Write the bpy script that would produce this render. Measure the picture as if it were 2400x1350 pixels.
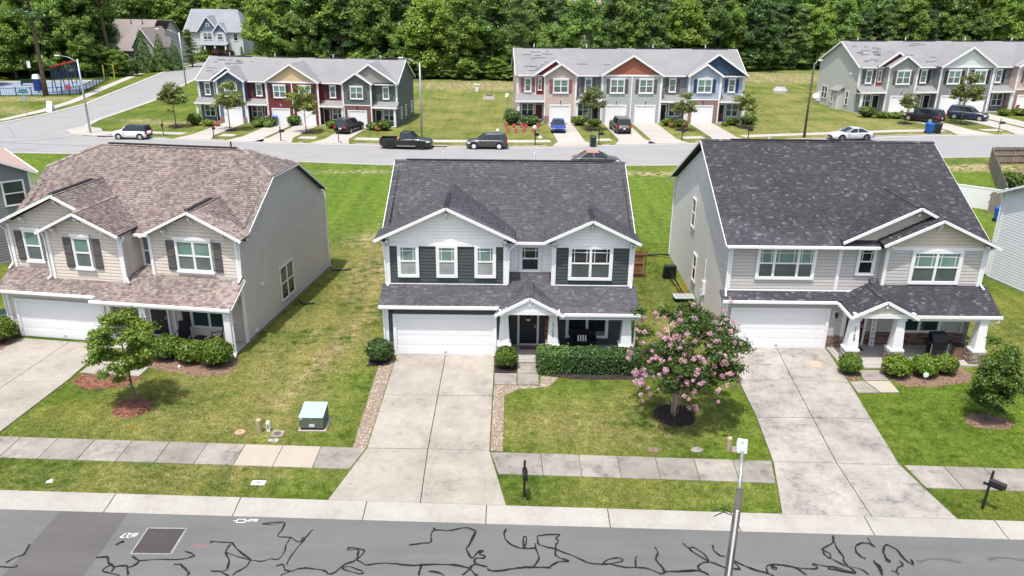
import bpy, math, random
import numpy as np
from mathutils import Vector, Matrix
RAD = math.radians
PI = math.pi
for o in list(bpy.data.objects):
    bpy.data.objects.remove(o)
SC = bpy.context.scene
COL = SC.collection

# ------------------------------------------------------------------ camera
CAM_H = 17.4
PITCH, ROLL = RAD(21.1), RAD(0.6)
fw = Vector((0, math.cos(PITCH), -math.sin(PITCH)))
rt = Vector((1, 0, 0))
up = rt.cross(fw)
rt2 = rt * math.cos(ROLL) + up * math.sin(ROLL)
up2 = up * math.cos(ROLL) - rt * math.sin(ROLL)
cd = bpy.data.cameras.new('camera')
cd.sensor_width = 36.0
cd.lens = 36.0 * 1850 / 2400
cd.clip_end = 3000
cam = bpy.data.objects.new('camera', cd)
cam.matrix_world = Matrix(((rt2.x, up2.x, -fw.x, 0), (rt2.y, up2.y, -fw.y, 0), (rt2.z, up2.z, -fw.z, CAM_H), (0, 0, 0, 1)))
COL.objects.link(cam)
SC.camera = cam
CAMP = Vector((0, 0, CAM_H))

# ------------------------------------------------------------------ sky, sun, exposure
SUNV = Vector((-0.13, -0.30, 1.0)).normalized()
w = bpy.data.worlds.new('World')
SC.world = w
w.use_nodes = True
wn = w.node_tree
sky = wn.nodes.new('ShaderNodeTexSky')
sky.sky_type = 'NISHITA'
sky.sun_disc = False
sky.sun_elevation = math.asin(SUNV.z)
sky.sun_rotation = math.atan2(SUNV.x, SUNV.y)
sky.air_density = 1.0
sky.dust_density = 4.0
bg = wn.nodes['Background']
bg.inputs[1].default_value = 0.15
wn.links.new(sky.outputs[0], bg.inputs[0])
sl = bpy.data.lights.new('sun', 'SUN')
sl.energy = 3.2
sl.angle = RAD(0.6)
sl.color = (1.0, 0.965, 0.91)
so = bpy.data.objects.new('sun', sl)
so.rotation_euler = SUNV.to_track_quat('Z', 'Y').to_euler()
so.location = (0, 0, 60)
COL.objects.link(so)
vs = SC.view_settings
vs.view_transform = 'Standard'
vs.look = 'None'
vs.exposure = 0.62
vs.gamma = 1.0
vs.use_curve_mapping = False

# ------------------------------------------------------------------ materials
def nd(nt, t, ins=None, **kw):
    n = nt.nodes.new(t)
    for k, v in kw.items():
        setattr(n, k, v)
    for k, v in (ins or {}).items():
        if isinstance(v, bpy.types.NodeSocket):
            nt.links.new(v, n.inputs[k])
        else:
            n.inputs[k].default_value = v
    return n
def c4(c): return (c[0], c[1], c[2], 1.0)
def new_mat(name):
    m = bpy.data.materials.new(name)
    m.use_nodes = True
    return m, m.node_tree, m.node_tree.nodes['Principled BSDF']
def mix(nt, fac, a, b, mode='MIX'):
    n = nt.nodes.new('ShaderNodeMix')
    n.data_type = 'RGBA'
    n.blend_type = mode
    for i, v in ((0, fac), (6, a), (7, b)):
        if isinstance(v, bpy.types.NodeSocket): nt.links.new(v, n.inputs[i])
        else: n.inputs[i].default_value = v if i == 0 else c4(v)
    return n.outputs[2]
def mth(nt, op, a, b=None, clamp=False):
    n = nt.nodes.new('ShaderNodeMath')
    n.operation = op
    n.use_clamp = clamp
    for i, v in ((0, a), (1, b)):
        if v is None: continue
        if isinstance(v, bpy.types.NodeSocket): nt.links.new(v, n.inputs[i])
        else: n.inputs[i].default_value = v
    return n.outputs[0]
def noise(nt, vec, scale, detail=3.0, rough=0.55):
    return nd(nt, 'ShaderNodeTexNoise', {'Vector': vec, 'Scale': scale, 'Detail': detail, 'Roughness': rough}).outputs[0]
def ramp(nt, fac, a, b):
    n = nd(nt, 'ShaderNodeMapRange', {'Value': fac, 'From Min': a, 'From Max': b})
    return n.outputs[0]
def wpos(nt): return nd(nt, 'ShaderNodeNewGeometry').outputs['Position']
MATS = {}
def mat(name, col, rough=0.6, var=0.14, scale=2.5, bump=0.0, bscale=60, metal=0.0, spec=0.4, objvar=0.0, dirt=None, coat=0.0):
    if name in MATS: return MATS[name]
    m, nt, b = new_mat(name)
    p = wpos(nt)
    n1 = noise(nt, p, scale, 5)
    n2 = noise(nt, p, scale * 9, 3)
    f = mth(nt, 'ADD', mth(nt, 'MULTIPLY', n1, 0.65), mth(nt, 'MULTIPLY', n2, 0.35))
    f = ramp(nt, f, 0.32, 0.68)
    lo = [max(0, c * (1 - var)) for c in col]
    hi = [min(1, c * (1 + var)) for c in col]
    c = mix(nt, f, lo, hi)
    if objvar:
        r = nd(nt, 'ShaderNodeObjectInfo').outputs['Random']
        k = mth(nt, 'ADD', mth(nt, 'MULTIPLY', r, 2 * objvar), 1 - objvar)
        c = mix(nt, 1.0, c, nd(nt, 'ShaderNodeCombineColor', {0: k, 1: k, 2: k}).outputs[0], 'MULTIPLY')
    if dirt:
        d = ramp(nt, noise(nt, p, dirt[1], 6, 0.7), 0.52, 0.75)
        c = mix(nt, mth(nt, 'MULTIPLY', d, dirt[2]), c, dirt[0])
    nt.links.new(c, b.inputs['Base Color'])
    b.inputs['Roughness'].default_value = rough
    b.inputs['Metallic'].default_value = metal
    b.inputs['Specular IOR Level'].default_value = spec
    if coat: b.inputs['Coat Weight'].default_value = coat; b.inputs['Coat Roughness'].default_value = 0.06
    if bump:
        h = noise(nt, p, bscale, 4)
        bn = nd(nt, 'ShaderNodeBump', {'Height': h, 'Strength': bump, 'Distance': 0.02})
        nt.links.new(bn.outputs[0], b.inputs['Normal'])
    MATS[name] = m
    return m

# grass colour lives in one node group so that the lawn sheet and the blades agree
GRASS_BLOBS = [  # cx, cy, rx, ry, rot deg, weight, kind (0 dry, 1 lush, 2 bare soil)
    (-11.5, 32.5, 5.5, 6.5, 20, 0.8, 0), (-9.5, 41, 2.6, 9, -6, 0.8, 0), (-17, 28.4, 4.5, 1.6, 0, 0.4, 0),
    (-13, 24.9, 7, 1.3, 2, 0.7, 0), (4.8, 29.6, 4.6, 2.2, 0, 0.85, 0), (3.0, 28.2, 4.0, 1.5, 0, 0.5, 0), (5.2, 24.3, 4.5, 1.1, 2, 0.55, 0),
    (26, 38, 3.5, 9, 10, 0.7, 0), (8.1, 40, 2.0, 8, 0, 0.6, 0), (-8.8, 52, 4, 7, 0, 0.75, 0), (22, 97, 60, 12, 0, 0.7, 0), (0, 122, 24, 16, 0, 0.95, 0),
    (45, 125, 20, 22, 0, 0.95, 0),
    (-7.3, 31, 1.6, 5, 0, 0.9, 1), (2.2, 31.2, 3.5, 0.9, 0, 0.8, 1), (21, 29.5, 7, 4.5, 0, 0.75, 1), (9.4, 30, 1.6, 4.5, -8, 0.9, 1), (8, 24.2, 2.2, 1.4, 0, 0.8, 1),
    (-7.2, 24.4, 2.2, 1.2, 0, 0.9, 1), (12, 66, 34, 13, 0, 1.0, 1), (-40, 72, 34, 14, 0, 0.9, 1), (45, 70, 12, 10, 0, 0.8, 1), (0, 134, 18, 3, 0, 0.6, 1),
    (14, 76.5, 7, 1.0, -3, 1.25, 2), (-13, 76.2, 7, 0.8, 4, 1.0, 2), (48.5, 81, 6.5, 1.5, 10, 1.5, 2), (-9.3, 54, 2.2, 1.6, 0, 0.9, 2), (-9.0, 47, 1.2, 5, 0, 0.55, 2),
    (-8.7, 37, 0.5, 7, -12, 0.75, 2),
    (-47, 104, 5.5, 1.6, -20, 1.2, 2), (-75, 124, 9, 2.2, 5, 1.3, 2), (-72, 113, 6, 2.5, -30, 0.9, 2), (-5, 147, 17, 7, 0, 1.25, 2), (52, 166, 20, 10, 10, 1.2, 2),
    (-63, 121.5, 3, 0.6, 60, 0.5, 2),
]
def grass_masks(x, y):
    x = np.asarray(x, dtype=np.float64); y = np.asarray(y, dtype=np.float64)
    out = np.zeros((len(x), 3))
    for cx, cy, rx, ry, rot, wt, k in GRASS_BLOBS:
        c, s_ = math.cos(RAD(rot)), math.sin(RAD(rot))
        dx, dy = x - cx, y - cy
        u, v = (dx * c + dy * s_) / (rx * 1.45), (-dx * s_ + dy * c) / (ry * 1.45)
        out[:, k] += np.clip((1 - np.sqrt(u * u + v * v)) / 0.55, 0, 1) * wt
    return out
def put_masks(me):
    n = len(me.vertices)
    co = np.empty(n * 3, dtype=np.float32); me.vertices.foreach_get('co', co); co = co.reshape(n, 3)
    k = np.ones((n, 4), dtype=np.float32); k[:, :3] = grass_masks(co[:, 0], co[:, 1])
    at = me.attributes.new('grass_kind', 'FLOAT_COLOR', 'POINT')
    at.data.foreach_set('color', k.ravel())
def grass_group():
    g = bpy.data.node_groups.new('grass_colour', 'ShaderNodeTree')
    g.interface.new_socket('Color', in_out='OUTPUT', socket_type='NodeSocketColor')
    out = g.nodes.new('NodeGroupOutput')
    p = wpos(g)
    at = nd(g, 'ShaderNodeAttribute', attribute_name='grass_kind')
    sep = nd(g, 'ShaderNodeSeparateColor', {0: at.outputs['Color']})
    sums = [sep.outputs[0], sep.outputs[1], sep.outputs[2]]
    nA = noise(g, p, 0.22, 4, 0.6)
    nB = noise(g, p, 1.7, 5, 0.65)
    nC = noise(g, p, 14.0, 4, 0.7)
    base = mix(g, ramp(g, nB, 0.32, 0.7), (0.0438, 0.0884, 0.0125), (0.1042, 0.1551, 0.0231))
    base = mix(g, ramp(g, nA, 0.4, 0.68), base, (0.1702, 0.1926, 0.0358))
    lush = mix(g, ramp(g, nB, 0.35, 0.7), (0.0732, 0.1322, 0.0153), (0.1558, 0.2183, 0.0307))
    base = mix(g, mth(g, 'MULTIPLY', sums[1], ramp(g, nB, 0.2, 0.5), True), base, lush)
    dry = mix(g, ramp(g, nC, 0.3, 0.7), (0.1596, 0.1528, 0.0410), (0.2964, 0.2713, 0.1117))
    base = mix(g, mth(g, 'MULTIPLY', sums[0], ramp(g, mth(g, 'ADD', mth(g, 'MULTIPLY', nB, 0.6), mth(g, 'MULTIPLY', nA, 0.4)), 0.36, 0.62), True), base, dry)
    soil = mix(g, nC, (0.30, 0.215, 0.13), (0.50, 0.40, 0.27))
    base = mix(g, mth(g, 'MULTIPLY', sums[2], ramp(g, nB, 0.42, 0.66), True), base, soil)
    fine = mix(g, ramp(g, nC, 0.3, 0.7), (0.62, 0.62, 0.62), (1.3, 1.3, 1.3))
    base = mix(g, 1.0, base, fine, 'MULTIPLY')
    nD = noise(g, p, 4.2, 4, 0.75)
    base = mix(g, 1.0, base, mix(g, ramp(g, nD, 0.32, 0.68), (0.70, 0.74, 0.70), (1.22, 1.18, 1.2)), 'MULTIPLY')
    rot = nd(g, 'ShaderNodeMapping', {'Vector': p, 'Rotation': (0, 0, RAD(-24)), 'Scale': (1.0, 0.03, 1.0)}).outputs[0]
    base = mix(g, 1.0, base, mix(g, ramp(g, noise(g, rot, 0.95, 2), 0.38, 0.62), (0.88, 0.9, 0.9), (1.1, 1.08, 1.1)), 'MULTIPLY')
    g.links.new(base, out.inputs[0])
    return g
GG = grass_group()
def grass_mat(name, blades=False):
    m, nt, b = new_mat(name)
    gn = nt.nodes.new('ShaderNodeGroup')
    gn.node_tree = GG
    c = gn.outputs[0]
    if blades:
        r = nd(nt, 'ShaderNodeNewGeometry').outputs['Random Per Island']
        c = mix(nt, 1.0, c, mix(nt, r, (1.0, 1.05, 0.9), (2.1, 1.9, 1.6)), 'MULTIPLY')
        dif = nd(nt, 'ShaderNodeBsdfDiffuse', {'Color': c})
        tr = nd(nt, 'ShaderNodeBsdfTranslucent', {'Color': c})
        ms = nd(nt, 'ShaderNodeMixShader', {0: 0.4, 1: dif.outputs[0], 2: tr.outputs[0]})
        nt.links.new(ms.outputs[0], nt.nodes['Material Output'].inputs[0])
    else:
        nt.links.new(c, b.inputs['Base Color'])
        b.inputs['Roughness'].default_value = 0.95
        b.inputs['Specular IOR Level'].default_value = 0.1
        p = wpos(nt)
        h = mth(nt, 'ADD', noise(nt, p, 22, 4, 0.7), noise(nt, p, 5, 3))
        bn = nd(nt, 'ShaderNodeBump', {'Height': h, 'Strength': 0.9, 'Distance': 0.06})
        nt.links.new(bn.outputs[0], b.inputs['Normal'])
    return m
M_GRASS = grass_mat('lawn')
M_BLADE = grass_mat('grass_blades', True)

def concrete(name, light, dark, stain, amount, scale=0.5, objvar=0.07):
    m, nt, b = new_mat(name)
    p = wpos(nt)
    n1 = noise(nt, p, scale, 6, 0.68)
    n2 = noise(nt, p, 5.5, 6, 0.72)
    n3 = noise(nt, p, 45, 3)
    c = mix(nt, ramp(nt, n2, 0.3, 0.72), dark, light)
    r = nd(nt, 'ShaderNodeObjectInfo').outputs['Random']
    k = mth(nt, 'ADD', mth(nt, 'MULTIPLY', r, 2 * objvar), 1 - objvar)
    c = mix(nt, 1.0, c, nd(nt, 'ShaderNodeCombineColor', {0: k, 1: k, 2: k}).outputs[0], 'MULTIPLY')
    s = mth(nt, 'ADD', mth(nt, 'MULTIPLY', ramp(nt, n1, 0.42, 0.66), ramp(nt, n2, 0.34, 0.6)), mth(nt, 'MULTIPLY', ramp(nt, noise(nt, p, 2.2, 8, 0.8), 0.52, 0.62), 0.35), True)
    c = mix(nt, mth(nt, 'MULTIPLY', s, amount, True), c, stain)
    c = mix(nt, 1.0, c, mix(nt, n3, (0.86, 0.86, 0.86), (1.12, 1.12, 1.12)), 'MULTIPLY')
    nt.links.new(c, b.inputs['Base Color'])
    b.inputs['Roughness'].default_value = 0.9
    b.inputs['Specular IOR Level'].default_value = 0.2
    bn = nd(nt, 'ShaderNodeBump', {'Height': n3, 'Strength': 0.25, 'Distance': 0.01})
    nt.links.new(bn.outputs[0], b.inputs['Normal'])
    return m
M_DRIVE = concrete('driveway_concrete', (0.3608, 0.3356, 0.2920), (0.2891, 0.2667, 0.2309), (0.1697, 0.1513, 0.1300), 0.8)
M_DRIVE_OLD = concrete('driveway_concrete_mossy', (0.394, 0.369, 0.336), (0.287, 0.267, 0.242), (0.139, 0.131, 0.121), 1.0, 0.7)
M_WALK = concrete('sidewalk_concrete', (0.319, 0.296, 0.262), (0.243, 0.220, 0.194), (0.125, 0.118, 0.106), 1.0, 0.8, 0.14)
M_WALK_NEW = concrete('sidewalk_concrete_new', (0.384, 0.340, 0.284), (0.353, 0.310, 0.260), (0.260, 0.230, 0.192), 0.3, 0.8, 0.03)
M_CURB = concrete('curb_concrete', (0.3715, 0.3584, 0.3297), (0.3202, 0.3045, 0.2758), (0.2175, 0.1992, 0.1731), 0.6, 0.6, 0.03)
M_FARCON = concrete('pale_concrete', (0.413, 0.387, 0.354), (0.361, 0.339, 0.310), (0.265, 0.251, 0.228), 0.4, 0.35, 0.05)
M_PORCH = concrete('porch_concrete', (0.396, 0.387, 0.369), (0.333, 0.324, 0.306), (0.225, 0.216, 0.207), 0.4, 0.9, 0.03)

def asphalt(name, a, b_, speck=0.10):
    m, nt, b = new_mat(name)
    p = wpos(nt)
    n1 = noise(nt, p, 0.35, 5, 0.6)
    st = nd(nt, 'ShaderNodeMapping', {'Vector': p, 'Scale': (0.12, 1.6, 1)}).outputs[0]
    n2 = noise(nt, st, 1.0, 4, 0.6)
    c = mix(nt, ramp(nt, mth(nt, 'ADD', mth(nt, 'MULTIPLY', n1, 0.5), mth(nt, 'MULTIPLY', n2, 0.5)), 0.35, 0.65), a, b_)
    n3 = noise(nt, p, 55, 3, 0.8)
    c = mix(nt, 1.0, c, mix(nt, ramp(nt, n3, 0.25, 0.75), (1 - speck * 1.6,) * 3, (1 + speck * 1.6,) * 3), 'MULTIPLY')
    vo = nd(nt, 'ShaderNodeTexVoronoi', {'Vector': p, 'Scale': 3.1}).outputs['Distance']
    c = mix(nt, mth(nt, 'MULTIPLY', ramp(nt, vo, 0.06, 0.03), 0.6), c, (0.06, 0.06, 0.06))
    nt.links.new(c, b.inputs['Base Color'])
    b.inputs['Roughness'].default_value = 0.85
    b.inputs['Specular IOR Level'].default_value = 0.25
    bn = nd(nt, 'ShaderNodeBump', {'Height': n3, 'Strength': 0.35, 'Distance': 0.01})
    nt.links.new(bn.outputs[0], b.inputs['Normal'])
    return m
M_ASPH = asphalt('asphalt_weathered', (0.1092, 0.1115, 0.1084), (0.1373, 0.1396, 0.1357))
M_ASPH_FAR = asphalt('asphalt_far_glare', (0.2356, 0.2356, 0.2356), (0.2755, 0.2755, 0.2717), 0.05)  # distance glare and haze put into a paler asphalt colour
M_PATCH = asphalt('asphalt_patch', (0.088, 0.084, 0.083), (0.110, 0.105, 0.103), 0.06)
M_PATCH2 = asphalt('asphalt_patch_dark', (0.054, 0.047, 0.049), (0.068, 0.059, 0.061), 0.06)
M_SEAL = mat('crack_sealant', (0.006, 0.006, 0.007), 0.7, 0.2)

def shingle_mat(name, cols):
    m, nt, b = new_mat(name)
    ri = nd(nt, 'ShaderNodeNewGeometry').outputs['Random Per Island']
    ro = nd(nt, 'ShaderNodeObjectInfo').outputs['Random']
    f = mth(nt, 'FRACT', mth(nt, 'ADD', mth(nt, 'MULTIPLY', ri, 7.31), mth(nt, 'MULTIPLY', ro, 3.77)))
    cr = nt.nodes.new('ShaderNodeValToRGB')
    cr.color_ramp.interpolation = 'LINEAR'
    while len(cr.color_ramp.elements) > 1: cr.color_ramp.elements.remove(cr.color_ramp.elements[0])
    for i, (pos, c) in enumerate(cols):
        e = cr.color_ramp.elements[0] if i == 0 else cr.color_ramp.elements.new(pos)
        e.position = pos
        e.color = c4(c)
    nt.links.new(f, cr.inputs[0])
    p = wpos(nt)
    n = noise(nt, p, 90, 2)
    n0 = noise(nt, p, 0.5, 4)
    c = mix(nt, 1.0, cr.outputs[0], mix(nt, n, (0.75, 0.75, 0.75), (1.25, 1.25, 1.25)), 'MULTIPLY')
    c = mix(nt, 1.0, c, mix(nt, ramp(nt, n0, 0.3, 0.7), (0.88, 0.88, 0.88), (1.1, 1.1, 1.1)), 'MULTIPLY')
    nt.links.new(c, b.inputs['Base Color'])
    b.inputs['Roughness'].default_value = 0.92
    b.inputs['Specular IOR Level'].default_value = 0.2
    return m
SH_C = shingle_mat('shingles_charcoal', [(0, (0.0675, 0.0662, 0.0756)), (0.4, (0.0783, 0.0770, 0.0864)), (0.75, (0.0905, 0.0891, 0.0999)), (0.92, (0.1026, 0.1013, 0.1148)), (1, (0.1377, 0.1377, 0.1512))])
SH_R = shingle_mat('shingles_black_blend', [(0, (0.0456, 0.0444, 0.0516)), (0.5, (0.0552, 0.0540, 0.0624)), (0.82, (0.0660, 0.0648, 0.0744)), (0.93, (0.0912, 0.0900, 0.1020)), (1, (0.1380, 0.1380, 0.1524))])
SH_L = shingle_mat('shingles_brown_blend', [(0, (0.145, 0.112, 0.104)), (0.3, (0.190, 0.150, 0.138)), (0.55, (0.228, 0.192, 0.180)), (0.8, (0.272, 0.210, 0.182)), (1, (0.282, 0.258, 0.246))])
def far_roof(name, a, b_):
    m, nt, b = new_mat(name)
    p = wpos(nt)
    tc = nd(nt, 'ShaderNodeTexCoord').outputs['Object']
    st = nd(nt, 'ShaderNodeMapping', {'Vector': tc, 'Scale': (1.2, 4.5, 9)}).outputs[0]
    c = mix(nt, ramp(nt, mth(nt, 'ADD', mth(nt, 'MULTIPLY', noise(nt, p, 0.3, 5), 0.55), mth(nt, 'MULTIPLY', noise(nt, st, 1.0, 3), 0.45)), 0.3, 0.7), a, b_)
    c = mix(nt, 1.0, c, mix(nt, noise(nt, p, 7, 4, 0.8), (0.8, 0.8, 0.8), (1.2, 1.2, 1.2)), 'MULTIPLY')
    nt.links.new(c, b.inputs['Base Color'])
    b.inputs['Roughness'].default_value = 0.9
    b.inputs['Specular IOR Level'].default_value = 0.2
    return m
RF_GREY = far_roof('roof_grey_faded', (0.1847, 0.1847, 0.1912), (0.2452, 0.2452, 0.2484))
RF_MAUVE = far_roof('roof_mauve', (0.205, 0.178, 0.172), (0.270, 0.240, 0.232))
RF_PINK = far_roof('roof_pinkish', (0.36, 0.26, 0.225), (0.44, 0.33, 0.285))
RF_BLUE = far_roof('roof_bluegrey', (0.20, 0.215, 0.245), (0.27, 0.285, 0.315))

def leaf_mat(name, cols, trans=0.3, objhue=0.25):
    m, nt, b = new_mat(name)
    ri = nd(nt, 'ShaderNodeNewGeometry').outputs['Random Per Island']
    ro = nd(nt, 'ShaderNodeObjectInfo').outputs['Random']
    p = wpos(nt)
    c = mix(nt, ri, cols[0], cols[1])
    if len(cols) > 2:
        c = mix(nt, ramp(nt, ri, 0.82, 1.0), c, cols[2])
    k = mth(nt, 'ADD', mth(nt, 'MULTIPLY', ro, 2 * objhue), 1 - objhue)
    c = mix(nt, 1.0, c, nd(nt, 'ShaderNodeCombineColor', {0: k, 1: mth(nt, 'ADD', mth(nt, 'MULTIPLY', k, 0.7), 0.3), 2: 1.0}).outputs[0], 'MULTIPLY')
    k2 = mth(nt, 'ADD', mth(nt, 'MULTIPLY', mth(nt, 'FRACT', mth(nt, 'MULTIPLY', ro, 7.31)), 1.6 * objhue), 1 - 0.7 * objhue)
    c = mix(nt, 1.0, c, nd(nt, 'ShaderNodeCombineColor', {0: k2, 1: k2, 2: k2}).outputs[0], 'MULTIPLY')
    dif = nd(nt, 'ShaderNodeBsdfDiffuse', {'Color': c})
    tr = nd(nt, 'ShaderNodeBsdfTranslucent', {'Color': mix(nt, 1.0, c, (1.1, 1.15, 0.6), 'MULTIPLY')})
    ms = nd(nt, 'ShaderNodeMixShader', {0: trans, 1: dif.outputs[0], 2: tr.outputs[0]})
    gl = nd(nt, 'ShaderNodeBsdfGlossy', {'Color': (1, 1, 1, 1), 'Roughness': 0.42})
    ms2 = nd(nt, 'ShaderNodeMixShader', {0: 0.02, 1: ms.outputs[0], 2: gl.outputs[0]})
    nt.links.new(ms2.outputs[0], nt.nodes['Material Output'].inputs[0])
    return m
LF_MAPLE = leaf_mat('leaves_maple', [(0.075, 0.140, 0.020), (0.175, 0.255, 0.036), (0.25, 0.31, 0.06)], 0.34)
LF_MYRTLE = leaf_mat('leaves_crape_myrtle', [(0.034, 0.078, 0.016), (0.098, 0.165, 0.030), (0.19, 0.17, 0.045)], 0.28)
LF_BOX = leaf_mat('leaves_boxwood', [(0.052, 0.110, 0.012), (0.150, 0.225, 0.026), (0.25, 0.31, 0.06)], 0.22)
LF_HEDGE = leaf_mat('leaves_holly_hedge', [(0.035, 0.089, 0.018), (0.107, 0.178, 0.039), (0.194, 0.245, 0.105)], 0.2)
LF_WOOD = leaf_mat('leaves_woods', [(0.0805, 0.1552, 0.0345), (0.2012, 0.3047, 0.0667), (0.2875, 0.3795, 0.0978)], 0.36, 0.36)
LF_LIGHT = leaf_mat('leaves_pale', [(0.1166, 0.2020, 0.0313), (0.2560, 0.3650, 0.0616), (0.3413, 0.4342, 0.0929)], 0.36, 0.2)
LF_PINE = leaf_mat('needles_pine', [(0.061, 0.121, 0.041), (0.151, 0.234, 0.077)], 0.2, 0.3)
LF_CONE = leaf_mat('foliage_arborvitae', [(0.048, 0.107, 0.024), (0.126, 0.211, 0.044)], 0.15, 0.15)
LF_PURPLE = leaf_mat('leaves_purple', [(0.036, 0.014, 0.019), (0.09, 0.036, 0.042)], 0.15, 0.15)
LF_YARD = leaf_mat('leaves_yard_tree', [(0.079, 0.125, 0.032), (0.198, 0.245, 0.066), (0.317, 0.198, 0.079)], 0.3, 0.2)
LF_ORANGE = leaf_mat('leaves_orange', [(0.30, 0.11, 0.05), (0.46, 0.24, 0.11)], 0.2, 0.1)
M_FLOWER = leaf_mat('flowers_pink', [(0.52, 0.25, 0.38), (0.78, 0.52, 0.62)], 0.3, 0.1)
M_BARK = mat('bark_grey', (0.17, 0.145, 0.12), 0.9, 0.35, 6, 0.6, 30)
M_BARK_PINE = mat('bark_pine', (0.15, 0.10, 0.075), 0.9, 0.35, 4, 0.6, 20)
M_BARK_SM = mat('bark_crape', (0.36, 0.27, 0.20), 0.8, 0.25, 8)
M_CORE = mat('shrub_shade_core', (0.018, 0.026, 0.010), 1.0, 0.3)

M_WHITE = mat('white_trim', (0.78, 0.78, 0.78), 0.45, 0.025, 1.2)
M_DOORW = mat('garage_white', (0.78, 0.785, 0.79), 0.4, 0.02, 0.8)
M_WSHAKE = mat('white_shake', (0.8880, 0.8769, 0.8714), 0.6, 0.04, 1.5)
M_GREEN = mat('siding_dark_green', (0.062, 0.076, 0.076), 0.55, 0.08, 1.5)
M_TAUPE = mat('siding_taupe', (0.6670, 0.5939, 0.5243), 0.55, 0.05, 1.0)
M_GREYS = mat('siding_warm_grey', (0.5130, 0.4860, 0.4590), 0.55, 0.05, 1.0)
M_GREYSUNLIT = mat('siding_grey_sunlit', (0.7392, 0.7056, 0.6720), 0.55, 0.05, 1.0)  # grey siding again, sunlight put into a lighter colour for the left wall
M_CREAM = mat('shake_cream', (0.660, 0.578, 0.473), 0.6, 0.05, 1.5)
M_GREYFAR = mat('siding_mid_grey', (0.235, 0.235, 0.24), 0.55, 0.05, 1.0)
M_WHITES = mat('siding_white', (0.74, 0.76, 0.80), 0.55, 0.03, 1.0)
M_SHUT = mat('shutter_grey', (0.105, 0.098, 0.10), 0.55, 0.1, 3)
M_SHUTB = mat('shutter_black', (0.022, 0.023, 0.027), 0.5, 0.1, 3)
M_BLACK = mat('black_paint', (0.012, 0.012, 0.014), 0.45, 0.1)
M_BLACKM = mat('black_fabric', (0.010, 0.010, 0.012), 0.8, 0.2)
M_VENT = mat('ridge_vent_black', (0.016, 0.016, 0.018), 0.8, 0.2)
M_DARKDOOR = mat('door_black', (0.012, 0.013, 0.018), 0.4, 0.1)
M_REDDOOR = mat('door_maroon', (0.105, 0.012, 0.018), 0.4, 0.1)
M_STEEL = mat('galvanised', (0.42, 0.44, 0.46), 0.45, 0.1, 4, metal=0.6)
M_WOODP = mat('wood_pole', (0.084, 0.078, 0.069), 0.95, 0.5, 3.0, 0.6, 15, dirt=((0.05, 0.055, 0.05), 7.0, 0.8))
M_FENCEW = mat('fence_wood_grey', (0.24, 0.20, 0.165), 0.9, 0.25, 3, objvar=0.2)
M_FENCEB = mat('fence_wood_brown', (0.23, 0.115, 0.06), 0.85, 0.25, 3, objvar=0.2)
M_STONE = mat('stone_veneer', (0.30, 0.245, 0.205), 0.9, 0.3, 4, 0.5, 25, objvar=0.35)
M_STONE_B = mat('stone_veneer_brown', (0.21, 0.14, 0.11), 0.9, 0.35, 4, 0.5, 25, objvar=0.5)
M_MORTAR = mat('stone_mortar', (0.19, 0.165, 0.145), 0.95, 0.15)
M_MULCHD = mat('mulch_dark', (0.035, 0.026, 0.023), 1.0, 0.5, 9, 1.0, 40)
M_MULCHR = mat('mulch_red', (0.20, 0.085, 0.055), 1.0, 0.45, 9, 1.0, 40)
M_MULCHB = mat('mulch_brown', (0.19, 0.12, 0.085), 1.0, 0.45, 9, 1.0, 40)
M_PEBBLE = mat('pebbles', (0.30, 0.24, 0.185), 0.8, 0.3, 30)
M_JOINT = mat('slab_joint_dirt', (0.075, 0.068, 0.055), 1.0, 0.3)
M_RED = mat('red_paint', (0.45, 0.035, 0.035), 0.45, 0.1)
M_BLUEBIN = mat('bin_blue', (0.012, 0.10, 0.42), 0.45, 0.1)
M_GREENBIN = mat('bin_green', (0.012, 0.035, 0.026), 0.45, 0.1)
M_BLACKBIN = mat('bin_black', (0.018, 0.02, 0.022), 0.45, 0.1)
M_RUBBER = mat('tyre_rubber', (0.014, 0.014, 0.015), 0.85, 0.2)
M_RIM = mat('wheel_alloy', (0.55, 0.56, 0.58), 0.3, 0.05, metal=0.7)
M_CHROME = mat('chrome', (0.7, 0.7, 0.72), 0.2, 0.05, metal=0.9)
M_HEADL = mat('headlamp', (0.75, 0.77, 0.8), 0.12, 0.05, spec=0.8)
M_TAILL = mat('tail_lamp', (0.36, 0.012, 0.012), 0.2, 0.05)
M_CARGLASS = mat('car_glass', (0.018, 0.022, 0.026), 0.06, 0.1, spec=0.8)
M_PLATE = mat('number_plate', (0.62, 0.63, 0.65), 0.5, 0.05)
M_BRICK = None
def brick_mat(name, a, b_, mort):
    m, nt, b = new_mat(name)
    tc = nd(nt, 'ShaderNodeTexCoord').outputs['Object']
    sw = nd(nt, 'ShaderNodeSeparateXYZ', {0: tc})
    cb = nd(nt, 'ShaderNodeCombineXYZ', {0: mth(nt, 'ADD', sw.outputs[0], sw.outputs[1]), 1: sw.outputs[2]})
    br = nd(nt, 'ShaderNodeTexBrick', {'Vector': cb.outputs[0], 'Color1': c4(a), 'Color2': c4(b_), 'Mortar': c4(mort), 'Scale': 4.2, 'Mortar Size': 0.02, 'Bias': 0.1})
    c = mix(nt, 1.0, br.outputs[0], mix(nt, noise(nt, tc, 6, 3), (0.6, 0.6, 0.6), (1.4, 1.4, 1.4)), 'MULTIPLY')
    nt.links.new(c, b.inputs['Base Color'])
    b.inputs['Roughness'].default_value = 0.9
    return m
M_BRICK_R = brick_mat('brick_red', (0.20, 0.06, 0.05), (0.12, 0.045, 0.04), (0.26, 0.22, 0.20))
M_BRICK_M = brick_mat('brick_mixed', (0.30, 0.16, 0.12), (0.18, 0.10, 0.085), (0.36, 0.31, 0.27))
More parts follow.
